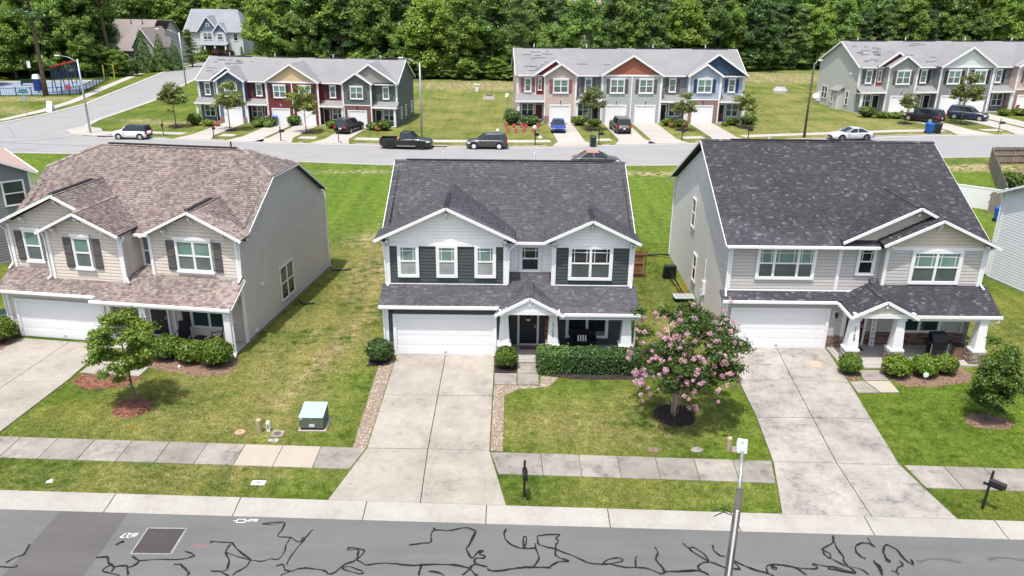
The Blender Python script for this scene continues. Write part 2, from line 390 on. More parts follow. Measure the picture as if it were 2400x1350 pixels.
def glass(name, col, rough=0.08):
    m, nt, b = new_mat(name)
    p = wpos(nt)
    st = nd(nt, 'ShaderNodeMapping', {'Vector': p, 'Scale': (0.5, 0.5, 32)}).outputs[0]
    n = noise(nt, st, 1.0, 2)
    n2 = noise(nt, p, 1.3, 3)
    c = mix(nt, ramp(nt, n, 0.35, 0.65), [x * 0.95 for x in col], [x * 1.05 for x in col])
    c = mix(nt, 1.0, c, mix(nt, ramp(nt, n2, 0.3, 0.7), (0.72, 0.75, 0.78), (1.18, 1.16, 1.12)), 'MULTIPLY')
    nt.links.new(c, b.inputs['Base Color'])
    b.inputs['Roughness'].default_value = rough
    b.inputs['Specular IOR Level'].default_value = 0.7
    bn = nd(nt, 'ShaderNodeBump', {'Height': n2, 'Strength': 0.04, 'Distance': 0.05})
    nt.links.new(bn.outputs[0], b.inputs['Normal'])
    return m
G_BLIND = glass('pane_with_green_tinted_blind', (0.150, 0.245, 0.212))
G_SCREEN = glass('pane_with_insect_screen', (0.125, 0.15, 0.155), 0.2)
G_SCREENL = glass('pane_with_pale_screen', (0.30, 0.315, 0.31), 0.3)
G_DARK = glass('pane_dark', (0.018, 0.022, 0.026), 0.05)
G_DARKG = glass('pane_dark_green', (0.030, 0.060, 0.055), 0.06)
G_MID = glass('pane_mid', (0.075, 0.095, 0.098), 0.08)

# ------------------------------------------------------------------ mesh helpers
class MB:
    def __init__(s): s.v = []; s.f = []
    def quad(s, a, b, c, d):
        n = len(s.v); s.v += [tuple(a), tuple(b), tuple(c), tuple(d)]; s.f.append((n, n + 1, n + 2, n + 3))
    def tri(s, a, b, c):
        n = len(s.v); s.v += [tuple(a), tuple(b), tuple(c)]; s.f.append((n, n + 1, n + 2))
    def hexa(s, p):
        n = len(s.v); s.v += [tuple(q) for q in p]
        for f in ((0, 3, 2, 1), (4, 5, 6, 7), (0, 1, 5, 4), (1, 2, 6, 5), (2, 3, 7, 6), (3, 0, 4, 7)):
            s.f.append(tuple(n + i for i in f))
    def box(s, x0, x1, y0, y1, z0, z1):
        s.hexa([(x0, y0, z0), (x1, y0, z0), (x1, y1, z0), (x0, y1, z0), (x0, y0, z1), (x1, y0, z1), (x1, y1, z1), (x0, y1, z1)])
    def taper(s, cx, cy, z0, z1, a0, b0, a1, b1):
        s.hexa([(cx - a0, cy - b0, z0), (cx + a0, cy - b0, z0), (cx + a0, cy + b0, z0), (cx - a0, cy + b0, z0),
                (cx - a1, cy - b1, z1), (cx + a1, cy - b1, z1), (cx + a1, cy + b1, z1), (cx - a1, cy + b1, z1)])
    def prism(s, poly, z0, z1):
        n = len(s.v); k = len(poly)
        z0f = z0 if callable(z0) else (lambda x, y: z0)
        z1f = z1 if callable(z1) else (lambda x, y: z1)
        s.v += [(x, y, z0f(x, y)) for x, y in poly] + [(x, y, z1f(x, y)) for x, y in poly]
        s.f.append(tuple(n + i for i in range(k))[::-1]); s.f.append(tuple(n + k + i for i in range(k)))
        for i in range(k):
            j = (i + 1) % k
            s.f.append((n + i, n + j, n + k + j, n + k + i))
    def slab(s, pts, d):
        """polygon of 3D points extruded by vector d"""
        n = len(s.v); k = len(pts); d = Vector(d)
        s.v += [tuple(p) for p in pts] + [tuple(Vector(p) + d) for p in pts]
        s.f.append(tuple(n + i for i in range(k))); s.f.append(tuple(n + k + i for i in range(k))[::-1])
        for i in range(k):
            j = (i + 1) % k
            s.f.append((n + j, n + i, n + k + i, n + k + j))
    def beam(s, p, q, w, h, upv=(0, 0, 1)):
        p, q = Vector(p), Vector(q)
        d = (q - p).normalized(); r = d.cross(Vector(upv))
        if r.length < 1e-4: r = d.cross(Vector((0, 1, 0)))
        r.normalize(); u = r.cross(d)
        r *= w / 2; u *= h / 2
        s.hexa([p - r - u, p + r - u, q + r - u, q - r - u, p - r + u, p + r + u, q + r + u, q - r + u])
    def tube(s, pts, rads, n=8, cap=True):
        pts = [Vector(p) for p in pts]
        if not isinstance(rads, (list, tuple)): rads = [rads] * len(pts)
        base = len(s.v)
        for i, p in enumerate(pts):
            d = (pts[min(i + 1, len(pts) - 1)] - pts[max(i - 1, 0)]).normalized()
            a = d.cross(Vector((0, 0, 1)))
            if a.length < 0.05: a = d.cross(Vector((1, 0, 0)))
            a.normalize(); b = d.cross(a)
            for k in range(n):
                t = 2 * PI * k / n
                s.v.append(tuple(p + (a * math.cos(t) + b * math.sin(t)) * rads[i]))
        for i in range(len(pts) - 1):
            for k in range(n):
                k2 = (k + 1) % n
                s.f.append((base + i * n + k, base + i * n + k2, base + (i + 1) * n + k2, base + (i + 1) * n + k))
        if cap:
            s.f.append(tuple(base + k for k in range(n))[::-1])
            s.f.append(tuple(base + (len(pts) - 1) * n + k for k in range(n)))
    def lathe(s, cx, cy, prof, n=14, sx=1.0, sy=1.0):
        base = len(s.v)
        for r, z in prof:
            for k in range(n):
                t = 2 * PI * k / n
                s.v.append((cx + r * sx * math.cos(t), cy + r * sy * math.sin(t), z))
        for i in range(len(prof) - 1):
            for k in range(n):
                k2 = (k + 1) % n
                s.f.append((base + i * n + k, base + i * n + k2, base + (i + 1) * n + k2, base + (i + 1) * n + k))
        s.f.append(tuple(base + k for k in range(n))[::-1])
        s.f.append(tuple(base + (len(prof) - 1) * n + k for k in range(n)))
    def build(s, name, m, parent=None, smooth=False, mats=None, fidx=None):
        me = bpy.data.meshes.new(name)
        me.from_pydata(s.v, [], s.f)
        return link(me, name, m, parent, smooth)
def link(me, name, m, parent=None, smooth=False):
    if m is not None and not me.materials: me.materials.append(m)
    if smooth:
        me.polygons.foreach_set('use_smooth', [True] * len(me.polygons))
    me.update()
    o = bpy.data.objects.new(name, me)
    COL.objects.link(o)
    if parent is not None: o.parent = parent
    return o
def np_mesh(name, V, F):
    V = np.asarray(V, dtype=np.float32); F = np.asarray(F, dtype=np.int32)
    me = bpy.data.meshes.new(name)
    k = F.shape[1]
    me.vertices.add(len(V)); me.loops.add(F.size); me.polygons.add(len(F))
    me.vertices.foreach_set('co', V.ravel())
    me.loops.foreach_set('vertex_index', F.ravel())
    me.polygons.foreach_set('loop_start', np.arange(0, F.size, k, dtype=np.int32))
    me.polygons.foreach_set('loop_total', np.full(len(F), k, dtype=np.int32))
    me.update(calc_edges=True)
    return me
def thing(name, label, cat, loc=(0, 0, 0), rotz=0.0, group=None, scale=1.0):
    o = bpy.data.objects.new(name, None)
    o.empty_display_size = 0.2
    COL.objects.link(o)
    o.location = loc; o.rotation_euler = (0, 0, rotz); o.scale = (scale,) * 3
    o['label'] = label; o['category'] = cat
    if group: o['group'] = group
    return o
def tag(o, label, cat, group=None, kind=None):
    o['label'] = label; o['category'] = cat
    if group: o['group'] = group
    if kind: o['kind'] = kind
    return o
def struct(o, label=None):
    o['kind'] = 'structure'
    if label: o['label'] = label
    return o
def stuff(o):
    o['kind'] = 'stuff'
    return o
def copy_tree(o, parent=None):
    c = o.copy()
    COL.objects.link(c)
    c.parent = parent
    for ch in list(o.children): copy_tree(ch, c)
    return c
TEXTS = {}
def text_mesh(body, size, ext=0.004):
    k = (body, size)
    if k in TEXTS: return TEXTS[k]
    cu = bpy.data.curves.new('lettering', 'FONT')
    cu.body = body; cu.size = size; cu.extrude = ext; cu.align_x = 'CENTER'; cu.align_y = 'CENTER'
    cu.resolution_u = 2
    ob = bpy.data.objects.new('lettering', cu)
    COL.objects.link(ob)
    dg = bpy.context.evaluated_depsgraph_get()
    me = bpy.data.meshes.new_from_object(ob.evaluated_get(dg))
    bpy.data.objects.remove(ob)
    TEXTS[k] = me
    return me
def wall_text(parent, body, size, x, y, z, m, rx=90, name='lettering'):
    me = text_mesh(body, size).copy()
    me.materials.clear(); me.materials.append(m)
    o = bpy.data.objects.new(name, me)
    COL.objects.link(o)
    o.parent = parent; o.location = (x, y, z); o.rotation_euler = (RAD(rx), 0, 0)
    return o
GZ = 0.06      # level of the near lawns

# ------------------------------------------------------------------ ground, streets, pavements
SWU = lambda x: 26.80 - 0.0385 * x          # house side of the near sidewalk
SWL = lambda x: SWU(x) - 1.5
CT = lambda x: 23.38 - 0.0325 * x           # lawn side of the near curb
CA = lambda x: 22.42 - 0.0305 * x           # asphalt side of the near curb
NEp = [(-160, 86), (-110, 84.6), (-55, 83.6), (-43, 83.2), (-13, 79.4), (0, 79.5), (19.3, 80.9), (47, 86.1), (57, 87.2), (110, 92), (160, 95)]
FEp = [(-160, 97), (-110, 96), (-60, 94.3), (-46, 93.3), (-27.7, 90.9), (-17, 90.3), (-9.8, 89.4), (3.2, 89.9), (28, 94.6), (50.3, 99.9), (65, 101.5), (110, 106), (160, 109)]
NE = lambda x: float(np.interp(x, [p[0] for p in NEp], [p[1] for p in NEp]))
FE = lambda x: float(np.interp(x, [p[0] for p in FEp], [p[1] for p in FEp]))

xs = list(range(-80, 84, 4))
def grid_mesh(name, X, YY, z):
    """X: column positions; YY(x, t): row positions for t in 0..1 list"""
    V = []; F = []
    nx = len(X); ny = len(YY[0])
    V = np.zeros((nx * ny, 3)); V[:, 0] = np.repeat(X, ny); V[:, 1] = np.concatenate(YY); V[:, 2] = z
    i = np.arange(nx - 1)[:, None] * ny + np.arange(ny - 1)[None, :]
    i = i.ravel()
    F = np.stack([i, i + ny, i + ny + 1, i + 1], 1)
    me = np_mesh(name, V, F); put_masks(me)
    return me
gx = np.concatenate([np.linspace(-700, -160, 10)[:-1], np.arange(-160, 160, 2.0), np.linspace(160, 700, 10)])
gy = np.concatenate([np.linspace(-250, 10, 8)[:-1], np.arange(10, 70, 4.0), np.arange(70, 200, 1.5), np.linspace(200, 1500, 24)])
struct(link(grid_mesh('ground', gx, [gy] * len(gx), 0.0), 'ground', M_GRASS))
lx = np.arange(-80, 80.1, 0.5)
struct(link(grid_mesh('lawn', lx, [CT(x) + (NE(x) - 0.35 - CT(x)) * np.linspace(0, 1, 150) for x in lx], GZ), 'lawn', M_GRASS))
m = MB()
for a, b in zip(xs[:-1], xs[1:]):
    m.quad((a, -14, 0.012), (b, -14, 0.012), (b, CA(b) + 0.02, 0.012), (a, CA(a) + 0.02, 0.012))
near_street = struct(m.build('near_street', M_ASPH))
m = MB()
xs2 = list(range(-150, 154, 4))
for a, b in zip(xs2[:-1], xs2[1:]):
    m.quad((a, NE(a), 0.012), (b, NE(b), 0.012), (b, FE(b), 0.012), (a, FE(a), 0.012))
far_street = struct(m.build('far_street', M_ASPH_FAR))
WE = [(-70, 92), (-66.5, 97), (-65.2, 103), (-63.8, 109.5), (-63.4, 119), (-66.4, 139), (-70.6, 166), (-69.8, 184), (-62, 200), (-50, 214)]
EE = [(-50.5, 92.2), (-52.2, 96.6), (-54.6, 100.8), (-55.4, 105), (-55.6, 115), (-55.9, 124), (-58.5, 140), (-60.6, 154), (-60.8, 172), (-55, 186), (-44, 200)]
m = MB()
poly = WE + EE[::-1]
n = len(m.v)
m.v += [(x, y, 0.018) for x, y in poly]; m.f.append(tuple(range(len(poly))))
struct(m.build('side_street', M_ASPH_FAR))
def strip(pts, off0, off1, z0, z1, mb, flat=True):
    L = [Vector((x, y, 0)) for x, y in pts]
    nrm = []
    for i in range(len(L)):
        d = L[min(i + 1, len(L) - 1)] - L[max(i - 1, 0)]
        d.normalize(); nrm.append(Vector((-d.y, d.x, 0)))
    for i in range(len(L) - 1):
        a, b = L[i], L[i + 1]
        q = [a + nrm[i] * off0, b + nrm[i + 1] * off0, b + nrm[i + 1] * off1, a + nrm[i] * off1]
        mb.hexa([(p.x, p.y, z0) for p in q] + [(p.x, p.y, z1) for p in q])
m = MB(); strip(WE[1:], 0.0, 0.75, 0, 0.07, m); struct(m.build('curb', M_FARCON))
m = MB(); strip(EE[1:], -0.75, 0.0, 0, 0.07, m); struct(m.build('curb', M_FARCON))
m = MB(); strip([(-120, 100.8), (-80, 99.6), (-68.5, 100.6), (-66.4, 104.5), (-65.6, 112), (-66.2, 122), (-69.6, 139), (-73.4, 160), (-74.0, 176), (-71, 190)], 0.0, 1.5, 0, 0.05, m)
struct(m.build('sidewalk', M_FARCON))
# verge curbs of the far street
pn = [(x, NE(x)) for x in range(-140, 144, 6)]
m = MB(); strip(pn, -0.32, 0.0, 0, 0.10, m); struct(m.build('curb', M_FARCON))

def inset(poly, g):
    c = Vector((sum(p[0] for p in poly) / len(poly), sum(p[1] for p in poly) / len(poly)))
    out = []
    for x, y in poly:
        d = Vector((x, y)) - c
        out.append((x - math.copysign(g, d.x), y - math.copysign(g, d.y)))
    return out
EXCL = []          # polygons without grass blades
def paved(name, slabs, z, mats, parent=None, slabname='slab', base=True, gap=0.015):
    """a pavement: a joint bed with one child per slab"""
    bed = MB()
    for p in slabs:
        bed.prism(inset(p, 0.0), 0.0, z - 0.03)
        EXCL.append(p)
    root = bed.build(name, M_JOINT)
    struct(root)
    for i, p in enumerate(slabs):
        mm = mats[i] if isinstance(mats, list) else mats
        s = MB(); s.prism(inset(p, gap), 0.0, z + (0.004 if i % 2 else 0.0))
        o = s.build(slabname, mm, root)
    return root
# near sidewalk, left and right of the middle driveway
def walk_slabs(x0, x1, n):
    out = []
    for i in range(n):
        a = x0 + (x1 - x0) * i / n; b = x0 + (x1 - x0) * (i + 1) / n
        out.append([(a, SWL(a)), (b, SWL(b)), (b, SWU(b)), (a, SWU(a))])
    return out
ls = walk_slabs(-29.0, -7.55, 14)
ls.append([(-7.55, SWL(-7.55)), (-6.12, SWL(-6.1)), (-5.73, SWU(-5.7)), (-7.55, SWU(-7.55))])
paved('sidewalk', ls, 0.085, [M_WALK] * 12 + [M_WALK_NEW] * 2 + [M_WALK])
rs = [[(-0.44, SWL(-0.4)), (1.25, SWL(1.25)), (1.2, SWU(1.2)), (-0.80, SWU(-0.8))]]
rs += [[(1.25 + 1.47 * i, SWL(1.25 + 1.47 * i)), (2.72 + 1.47 * i, SWL(2.72 + 1.47 * i)), (2.70 + 1.47 * i, SWU(2.7 + 1.47 * i)), (1.2 + 1.5 * i, SWU(1.2 + 1.5 * i))] for i in range(5)]
rs += [[(8.6, SWL(8.6)), (9.92, SWL(9.92)), (10.22, SWU(10.2)), (8.7, SWU(8.7))]]
rs = [rs[0]] + [[(1.25 + 1.47 * i, SWL(1.25 + 1.47 * i)), (1.25 + 1.47 * (i + 1), SWL(1.25 + 1.47 * (i + 1))), (1.2 + 1.5 * (i + 1), SWU(1.2 + 1.5 * (i + 1))), (1.2 + 1.5 * i, SWU(1.2 + 1.5 * i))] for i in range(5)] + rs[-1:]
paved('sidewalk', rs, 0.085, M_WALK)
rr = []
for i in range(8):
    a = 15.3 + 1.52 * i; b = a + 1.52
    rr.append([(a + (0.15 if i == 0 else 0), SWL(a)), (b, SWL(b)), (b, SWU(b)), (a, SWU(a))])
paved('sidewalk', rr, 0.085, M_WALK)
# driveways
def quads_from_lines(lines):
    out = []
    for c in range(len(lines) - 1):
        for r in range(len(lines[c]) - 1):
            out.append([lines[c][r + 1], lines[c + 1][r + 1], lines[c + 1][r], lines[c][r]])
    return out
dl = [[(-5.71, 35.50), (-5.71, 31.35), (-5.71, 27.0), (-6.52, CT(-6.5))],
      [(-3.28, 35.52), (-3.28, 31.37), (-3.28, 26.98), (-3.19, CT(-3.2))],
      [(-0.82, 35.54), (-0.82, 31.39), (-0.82, 26.92), (-0.12, CT(-0.1))]]
drive_c = paved('driveway', quads_from_lines(dl), 0.09, M_DRIVE)
dl = [[(11.02, 36.75), (10.70, 33.2), (10.58, 29.72), (10.26, 26.36), (9.58, CT(9.6))],
      [(13.62, 36.78), (13.28, 33.2), (13.0, 29.74), (12.72, 26.28), (12.69, CT(12.7))],
      [(16.12, 36.75), (15.86, 33.0), (15.51, 29.72), (15.14, 26.2), (15.66, CT(15.6))]]
drive_r = paved('driveway', quads_from_lines(dl), 0.09, M_DRIVE_OLD)
dl = [[(-25.3, 37.0), (-25.9, 32.0), (-26.4, 27.8)], [(-22.6, 36.6), (-23.05, 32.2), (-23.5, 27.75)], [(-20.45, 36.3), (-20.5, 32.35), (-20.9, 27.65)]]
drive_l = paved('driveway', quads_from_lines(dl), 0.09, M_DRIVE)
paved('front_walk', [[(-0.79, 32.45), (0.27, 32.45), (0.27, 33.6), (-0.79, 33.6)], [(0.29, 32.45), (1.30, 32.45), (1.30, 33.6), (0.29, 33.6)], [(0.29, 33.63), (1.32, 33.63), (1.32, 34.68), (0.29, 34.68)]], 0.092, M_WALK)
paved('front_walk', [[(15.86, 32.0), (16.92, 32.05), (16.62, 33.2), (15.9, 33.1)], [(16.95, 32.05), (17.82, 32.1), (17.86, 33.22), (16.66, 33.2)], [(16.66, 33.25), (17.86, 33.26), (17.95, 34.32), (16.8, 34.3)]], 0.092, [M_WALK, M_WALK_NEW, M_WALK])
paved('front_walk', [[(-20.35, 33.2), (-18.8, 33.0), (-18.65, 34.3), (-20.2, 34.5)], [(-18.75, 33.0), (-17.4, 32.9), (-17.3, 34.2), (-18.6, 34.3)]], 0.092, M_DRIVE)
# oil and rust marks on the driveways
def mark(name, cx, cy, rx, ry, m_, z, parent, seed=1, holes=14):
    rnd = random.Random(seed)
    s = MB(); n = 18
    pts = []
    for k in range(n):
        t = 2 * PI * k / n; r = 1 + rnd.uniform(-0.3, 0.25)
        pts.append((cx + rx * r * math.cos(t), cy + ry * r * math.sin(t), z))
    s.v = pts; s.f = [tuple(range(n))]
    return s.build(name, m_, parent)
M_OIL = mat('oil_mark', (0.20, 0.185, 0.165), 0.8, 0.25, 6)
M_RUSTM = mat('rust_mark', (0.36, 0.30, 0.22), 0.85, 0.2, 4)
for (x, y, rx, ry, mm, par, sd) in [(-23.0, 29.6, 0.16, 0.32, M_OIL, drive_l, 3), (-22.75, 30.0, 0.1, 0.07, M_OIL, drive_l, 4),
                                   (12.3, 35.2, 0.22, 0.12, M_OIL, drive_r, 5), (12.5, 34.8, 0.26, 0.1, M_OIL, drive_r, 6), (12.15, 34.9, 0.1, 0.08, M_OIL, drive_r, 7),
                                   (15.0, 34.9, 0.34, 0.42, M_RUSTM, drive_r, 8), (12.1, 32.6, 0.16, 0.16, M_OIL, drive_r, 9), (-3.0, 35.1, 0.18, 0.1, M_RUSTM, drive_c, 10), (-5.9, 24.6, 0.05, 0.05, M_OIL, drive_c, 11)]:
    mark('stain', x, y, rx, ry, mm, 0.0965, par, sd)
# rolled curb in front of the lawns
cj = [-27.7, -23.2, -18.7, -14.2, -9.65, -5.1, -0.82, 3.46, 7.9, 12.42, 16.9, 21.3, 25.8]
cb = MB(); cb.quad((-30, CA(-30), 0.013), (28, CA(28), 0.013), (28, CT(28), 0.05), (-30, CT(-30), 0.05))
curb_root = struct(cb.build('curb', M_JOINT))
for a, b in zip(cj[:-1], cj[1:]):
    a2, b2 = a + 0.018, b - 0.018
    s = MB()
    prof = [(0.0, 0.028), (0.30, 0.030), (0.52, 0.062), (0.78, 0.088), (0.97, 0.095)]
    for (t0, z0), (t1, z1) in zip(prof[:-1], prof[1:]):
        P = lambda x, t: CA(x) + (CT(x) - CA(x)) * t / 0.97
        s.hexa([(a2, P(a2, t0), 0), (b2, P(b2, t0), 0), (b2, P(b2, t1), 0), (a2, P(a2, t1), 0), (a2, P(a2, t0), z0), (b2, P(b2, t0), z0), (b2, P(b2, t1), z1), (a2, P(a2, t1), z1)])
    s.build('curb_stone', M_CURB, curb_root)

# patches, sealed cracks and sprayed marks on the near street
s = MB(); s.prism([(-15.72, CA(-15.7)), (-15.9, 14), (-13.2, 14), (-13.32, CA(-13.3))], 0.0, 0.017); s.build('asphalt_patch', M_PATCH, near_street)
s = MB(); s.prism([(-12.25, 20.79), (-11.04, 20.79), (-11.0, 22.01), (-12.25, 22.01)], 0.0, 0.018); s.build('asphalt_patch', M_PATCH2, near_street)
M_CHALK = mat('chalk_smear', (0.25, 0.255, 0.255), 0.9, 0.4, 9)
s = MB()
for (x0, x1, y0, y1) in ((-12.31, -12.26, 20.77, 22.06), (-11.02, -10.95, 20.75, 22.08), (-12.3, -10.98, 22.02, 22.07), (-12.3, -10.98, 20.74, 20.78)):
    s.quad((x0, y0, 0.0155), (x1, y0, 0.0155), (x1, y1, 0.0155), (x0, y1, 0.0155))
s.build('chalk_border', M_CHALK, near_street)
M_SPRAY = mat('white_spray_paint', (0.72, 0.73, 0.74), 0.8, 0.1)
M_SPRAYR = mat('red_spray_paint', (0.30, 0.14, 0.14), 0.8, 0.25)
def road_text(body, size, x, y, mm, rz):
    me = text_mesh(body, size, 0.0).copy(); me.materials.clear(); me.materials.append(mm)
    o = bpy.data.objects.new('spray_lettering', me); COL.objects.link(o)
    o.parent = near_street; o.location = (x, y, 0.0185); o.rotation_euler = (0, 0, rz)
road_text('#27', 0.34, -12.75, 21.66, M_SPRAY, PI)
road_text('860', 0.22, -8.85, 22.52, M_SPRAY, PI)
s = MB()
for (x0, y0, x1, y1) in ((-9.4, 22.38, -9.12, 22.38), (-9.4, 22.56, -9.12, 22.56), (-9.4, 22.38, -9.4, 22.56), (-9.12, 22.38, -9.12, 22.56), (-9.52, 22.47, -9.4, 22.47), (-9.12, 22.47, -9.0, 22.47)):
    d = Vector((x1 - x0, y1 - y0, 0)).normalized(); nn = Vector((-d.y, d.x, 0)) * 0.013
    p, q = Vector((x0, y0, 0.0185)), Vector((x1, y1, 0.0185))
    s.quad(p - nn, q - nn, q + nn, p + nn)
s.build('spray_mark', M_SPRAY, near_street)
road_text('TWC', 0.24, -10.2, 21.18, M_SPRAYR, PI)
CRACKS=[([(-8.48,22.32),(-7.80,22.43),(-7.72,22.08),(-7.76,21.67),(-7.32,21.63),(-6.96,21.41),(-6.68,22.06)],0.07),
([(-8.45,22.31),(-8.08,22.30),(-7.80,22.43)],0.05),
([(-6.90,21.40),(-6.94,21.61),(-6.85,21.63)],0.05),
([(-6.82,21.54),(-7.02,20.94),(-7.10,20.53),(-7.10,20.29)],0.055),
([(-7.32,21.63),(-7.38,21.25),(-7.34,20.93),(-7.43,20.56),(-7.68,20.57),(-7.94,20.45),(-8.30,20.51)],0.06),
([(-9.89,21.30),(-9.85,21.38),(-9.24,21.32),(-9.12,21.24),(-8.71,20.84),(-8.32,20.54)],0.08),
([(-9.22,21.25),(-9.26,20.97),(-9.19,20.77),(-9.00,20.46),(-8.93,20.07),(-9.10,19.97),(-9.42,19.98)],0.08),
([(-9.23,20.87),(-8.74,20.64),(-8.30,20.51)],0.05),
([(-8.30,20.49),(-8.39,20.14),(-8.60,19.94),(-8.64,19.78)],0.08),
([(-9.15,19.97),(-8.82,19.79),(-8.68,19.66)],0.08),
([(-7.43,20.24),(-7.22,20.29),(-7.09,20.06),(-6.87,20.00),(-6.59,20.14),(-6.13,20.11),(-5.79,20.02),(-5.67,19.89),(-5.47,19.99),(-5.27,20.32),(-4.95,20.55),(-4.93,20.83),(-4.95,21.07)],0.08),
([(-6.91,19.99),(-7.17,19.81)],0.05),
([(-5.30,21.03),(-5.27,21.14),(-4.96,21.11),(-4.73,20.97),(-4.91,20.59)],0.07),
([(-5.29,21.02),(-4.95,21.07)],0.05),
([(-5.33,20.19),(-5.12,20.24),(-4.77,20.10),(-4.59,19.97),(-4.70,19.92),(-5.13,20.06),(-5.33,20.19)],0.06),
([(-4.91,20.56),(-4.57,20.33),(-4.19,20.40),(-3.64,20.39),(-3.04,20.31),(-2.64,20.36)],0.07),
([(-2.79,20.33),(-2.83,19.87)],0.07),
([(-13.30,20.53),(-12.97,20.56),(-12.82,20.34),(-12.54,20.13),(-12.29,20.17),(-12.11,20.12),(-11.91,19.74)],0.09),
([(-12.67,20.21),(-12.82,19.95),(-12.56,19.84),(-12.18,19.74)],0.06),
([(-12.51,20.11),(-12.49,19.89)],0.06),
([(-12.17,20.60),(-11.87,20.40),(-11.92,20.20),(-12.07,20.09)],0.09),
([(-11.87,20.40),(-11.33,20.47),(-10.70,20.48),(-10.36,20.56),(-10.20,20.67),(-10.33,20.78),(-10.58,20.88)],0.06),
([(-10.67,20.25),(-10.46,20.24),(-10.22,20.02),(-10.05,19.86),(-10.08,19.76)],0.08),
([(-12.94,21.16),(-12.89,21.27),(-12.77,21.32)],0.12),
([(-3.32,21.29),(-2.75,21.43)],0.04),
([(-15.79,21.15),(-15.69,20.66),(-15.84,20.53),(-16.05,20.26)],0.07),
([(-16.11,20.06),(-15.64,20.03),(-15.61,20.13)],0.06),
([(-3.32,21.30),(-2.97,21.38),(-2.61,21.46),(-2.64,21.72),(-2.57,22.07),(-2.12,22.05),(-1.79,22.13),(-1.49,22.22),(-1.15,22.03),(-1.19,21.74),(-1.32,21.36)],0.06),
([(-2.58,22.20),(-2.54,22.07)],0.1),
([(-1.15,22.06),(-1.32,21.36),(-1.41,21.11),(-1.20,20.68),(-1.02,21.00),(-0.85,21.06),(-0.97,20.89),(-0.79,20.82),(-0.84,20.70),(-1.08,20.67),(-1.09,20.46),(-0.71,20.29)],0.07),
([(-0.71,20.29),(-0.91,20.35),(-1.11,20.39),(-1.22,20.23),(-1.09,19.95),(-0.97,19.90)],0.07),
([(-3.46,20.35),(-3.01,20.31),(-2.80,20.36),(-1.94,20.36),(-1.58,20.31),(-1.24,20.23)],0.07),
([(-1.94,20.36),(-1.67,20.38),(-1.24,20.18)],0.05),
([(-1.24,20.17),(-1.48,19.89)],0.06),
([(-2.80,20.36),(-2.84,19.87)],0.07),
([(-2.55,20.04),(-2.27,20.01),(-2.02,19.88)],0.08),
([(-0.70,20.18),(-0.46,20.08),(0.01,20.18),(0.52,20.28),(0.96,20.29),(1.32,20.27)],0.08),
([(-0.11,22.16),(-0.19,21.88),(-0.04,21.47),(0.37,21.20),(0.82,21.21),(0.87,21.43)],0.07),
([(0.47,21.21),(0.46,21.61),(0.50,21.77),(0.58,21.70),(0.54,21.39),(0.49,21.21)],0.06),
([(0.86,21.21),(0.96,20.79),(0.91,20.55),(0.76,20.29)],0.07),
([(1.52,21.22),(1.55,21.40),(1.64,21.56),(1.57,21.72),(1.68,21.90),(0.98,21.83),(0.96,21.58),(1.01,21.36),(1.52,21.17)],0.06),
([(1.55,21.40),(1.51,20.97),(1.58,20.77),(1.93,20.59),(1.61,20.56),(1.36,20.38),(1.28,20.26)],0.07),
([(1.52,21.16),(1.88,20.95),(2.30,20.69),(2.53,20.52),(3.01,20.46),(3.28,20.46),(3.67,20.33),(4.03,20.33),(4.41,20.27),(4.81,20.03)],0.06),
([(3.01,20.46),(3.14,20.64),(3.44,20.76),(3.66,20.71),(3.62,20.59),(3.29,20.50),(3.00,20.45)],0.05),
([(4.14,20.86),(4.06,20.54),(4.07,20.34)],0.07),
([(4.84,21.30),(4.86,21.03),(4.76,20.70),(4.90,20.32),(4.99,20.15),(5.55,20.17),(6.07,20.21)],0.07),
([(4.99,20.15),(4.81,20.03)],0.08),
([(5.79,21.53),(5.94,21.24),(6.10,21.00),(6.44,20.63),(6.24,20.58),(6.03,20.33),(6.29,20.01)],0.06),
([(5.94,21.24),(6.10,21.32),(6.34,21.04),(6.46,20.73),(6.44,20.63)],0.05),
([(6.78,21.43),(6.74,21.22),(6.84,20.96),(7.05,20.88)],0.06),
([(6.44,20.65),(6.68,20.50),(6.88,20.37),(7.38,20.28)],0.06),
([(7.38,20.28),(7.25,20.68),(7.50,20.48),(7.73,20.32),(8.21,20.10),(8.35,19.97)],0.06),
([(7.67,20.34),(7.85,20.28)],0.12),
([(8.21,20.10),(8.21,20.33),(8.37,20.50),(8.79,20.50),(9.16,20.38),(9.41,20.05)],0.06),
([(8.45,20.30),(8.40,20.43),(8.56,20.37),(8.48,20.27)],0.06),
([(8.79,20.50),(9.33,20.35),(9.81,20.35),(9.87,20.45),(9.79,20.57),(10.19,20.46),(10.53,20.40),(11.00,20.16),(10.91,20.44),(10.84,20.73),(10.91,20.91),(10.86,21.32),(10.89,21.71),(10.97,21.97)],0.06),
([(10.20,20.36),(10.45,20.30),(11.00,20.16)],0.09),
([(10.97,21.97),(10.80,21.60),(10.35,21.28),(10.53,21.07),(10.43,20.86),(10.34,21.00),(10.33,21.17)],0.06),
([(10.45,20.86),(10.80,20.50),(11.24,20.34),(11.40,20.08)],0.05),
([(11.58,20.85),(11.48,20.95),(11.43,21.22),(11.59,21.51),(11.85,21.62),(12.07,21.57),(12.15,21.41)],0.07),
([(12.10,21.88),(12.10,21.57)],0.04),
([(12.57,21.56),(12.39,21.31),(12.28,20.96),(12.34,20.72),(12.21,20.79)],0.08),
([(12.57,21.56),(12.81,21.32),(12.87,20.83),(13.03,20.57),(13.06,20.84)],0.07),
([(11.80,20.75),(11.87,20.48),(11.81,20.09)],0.12),
([(12.66,20.76),(12.68,20.56),(12.46,20.43),(12.32,20.23),(12.20,20.30)],0.06),
([(12.32,20.23),(12.35,20.10)],0.05),
([(5.42,20.16),(6.00,20.20),(6.29,20.01)],0.06)]
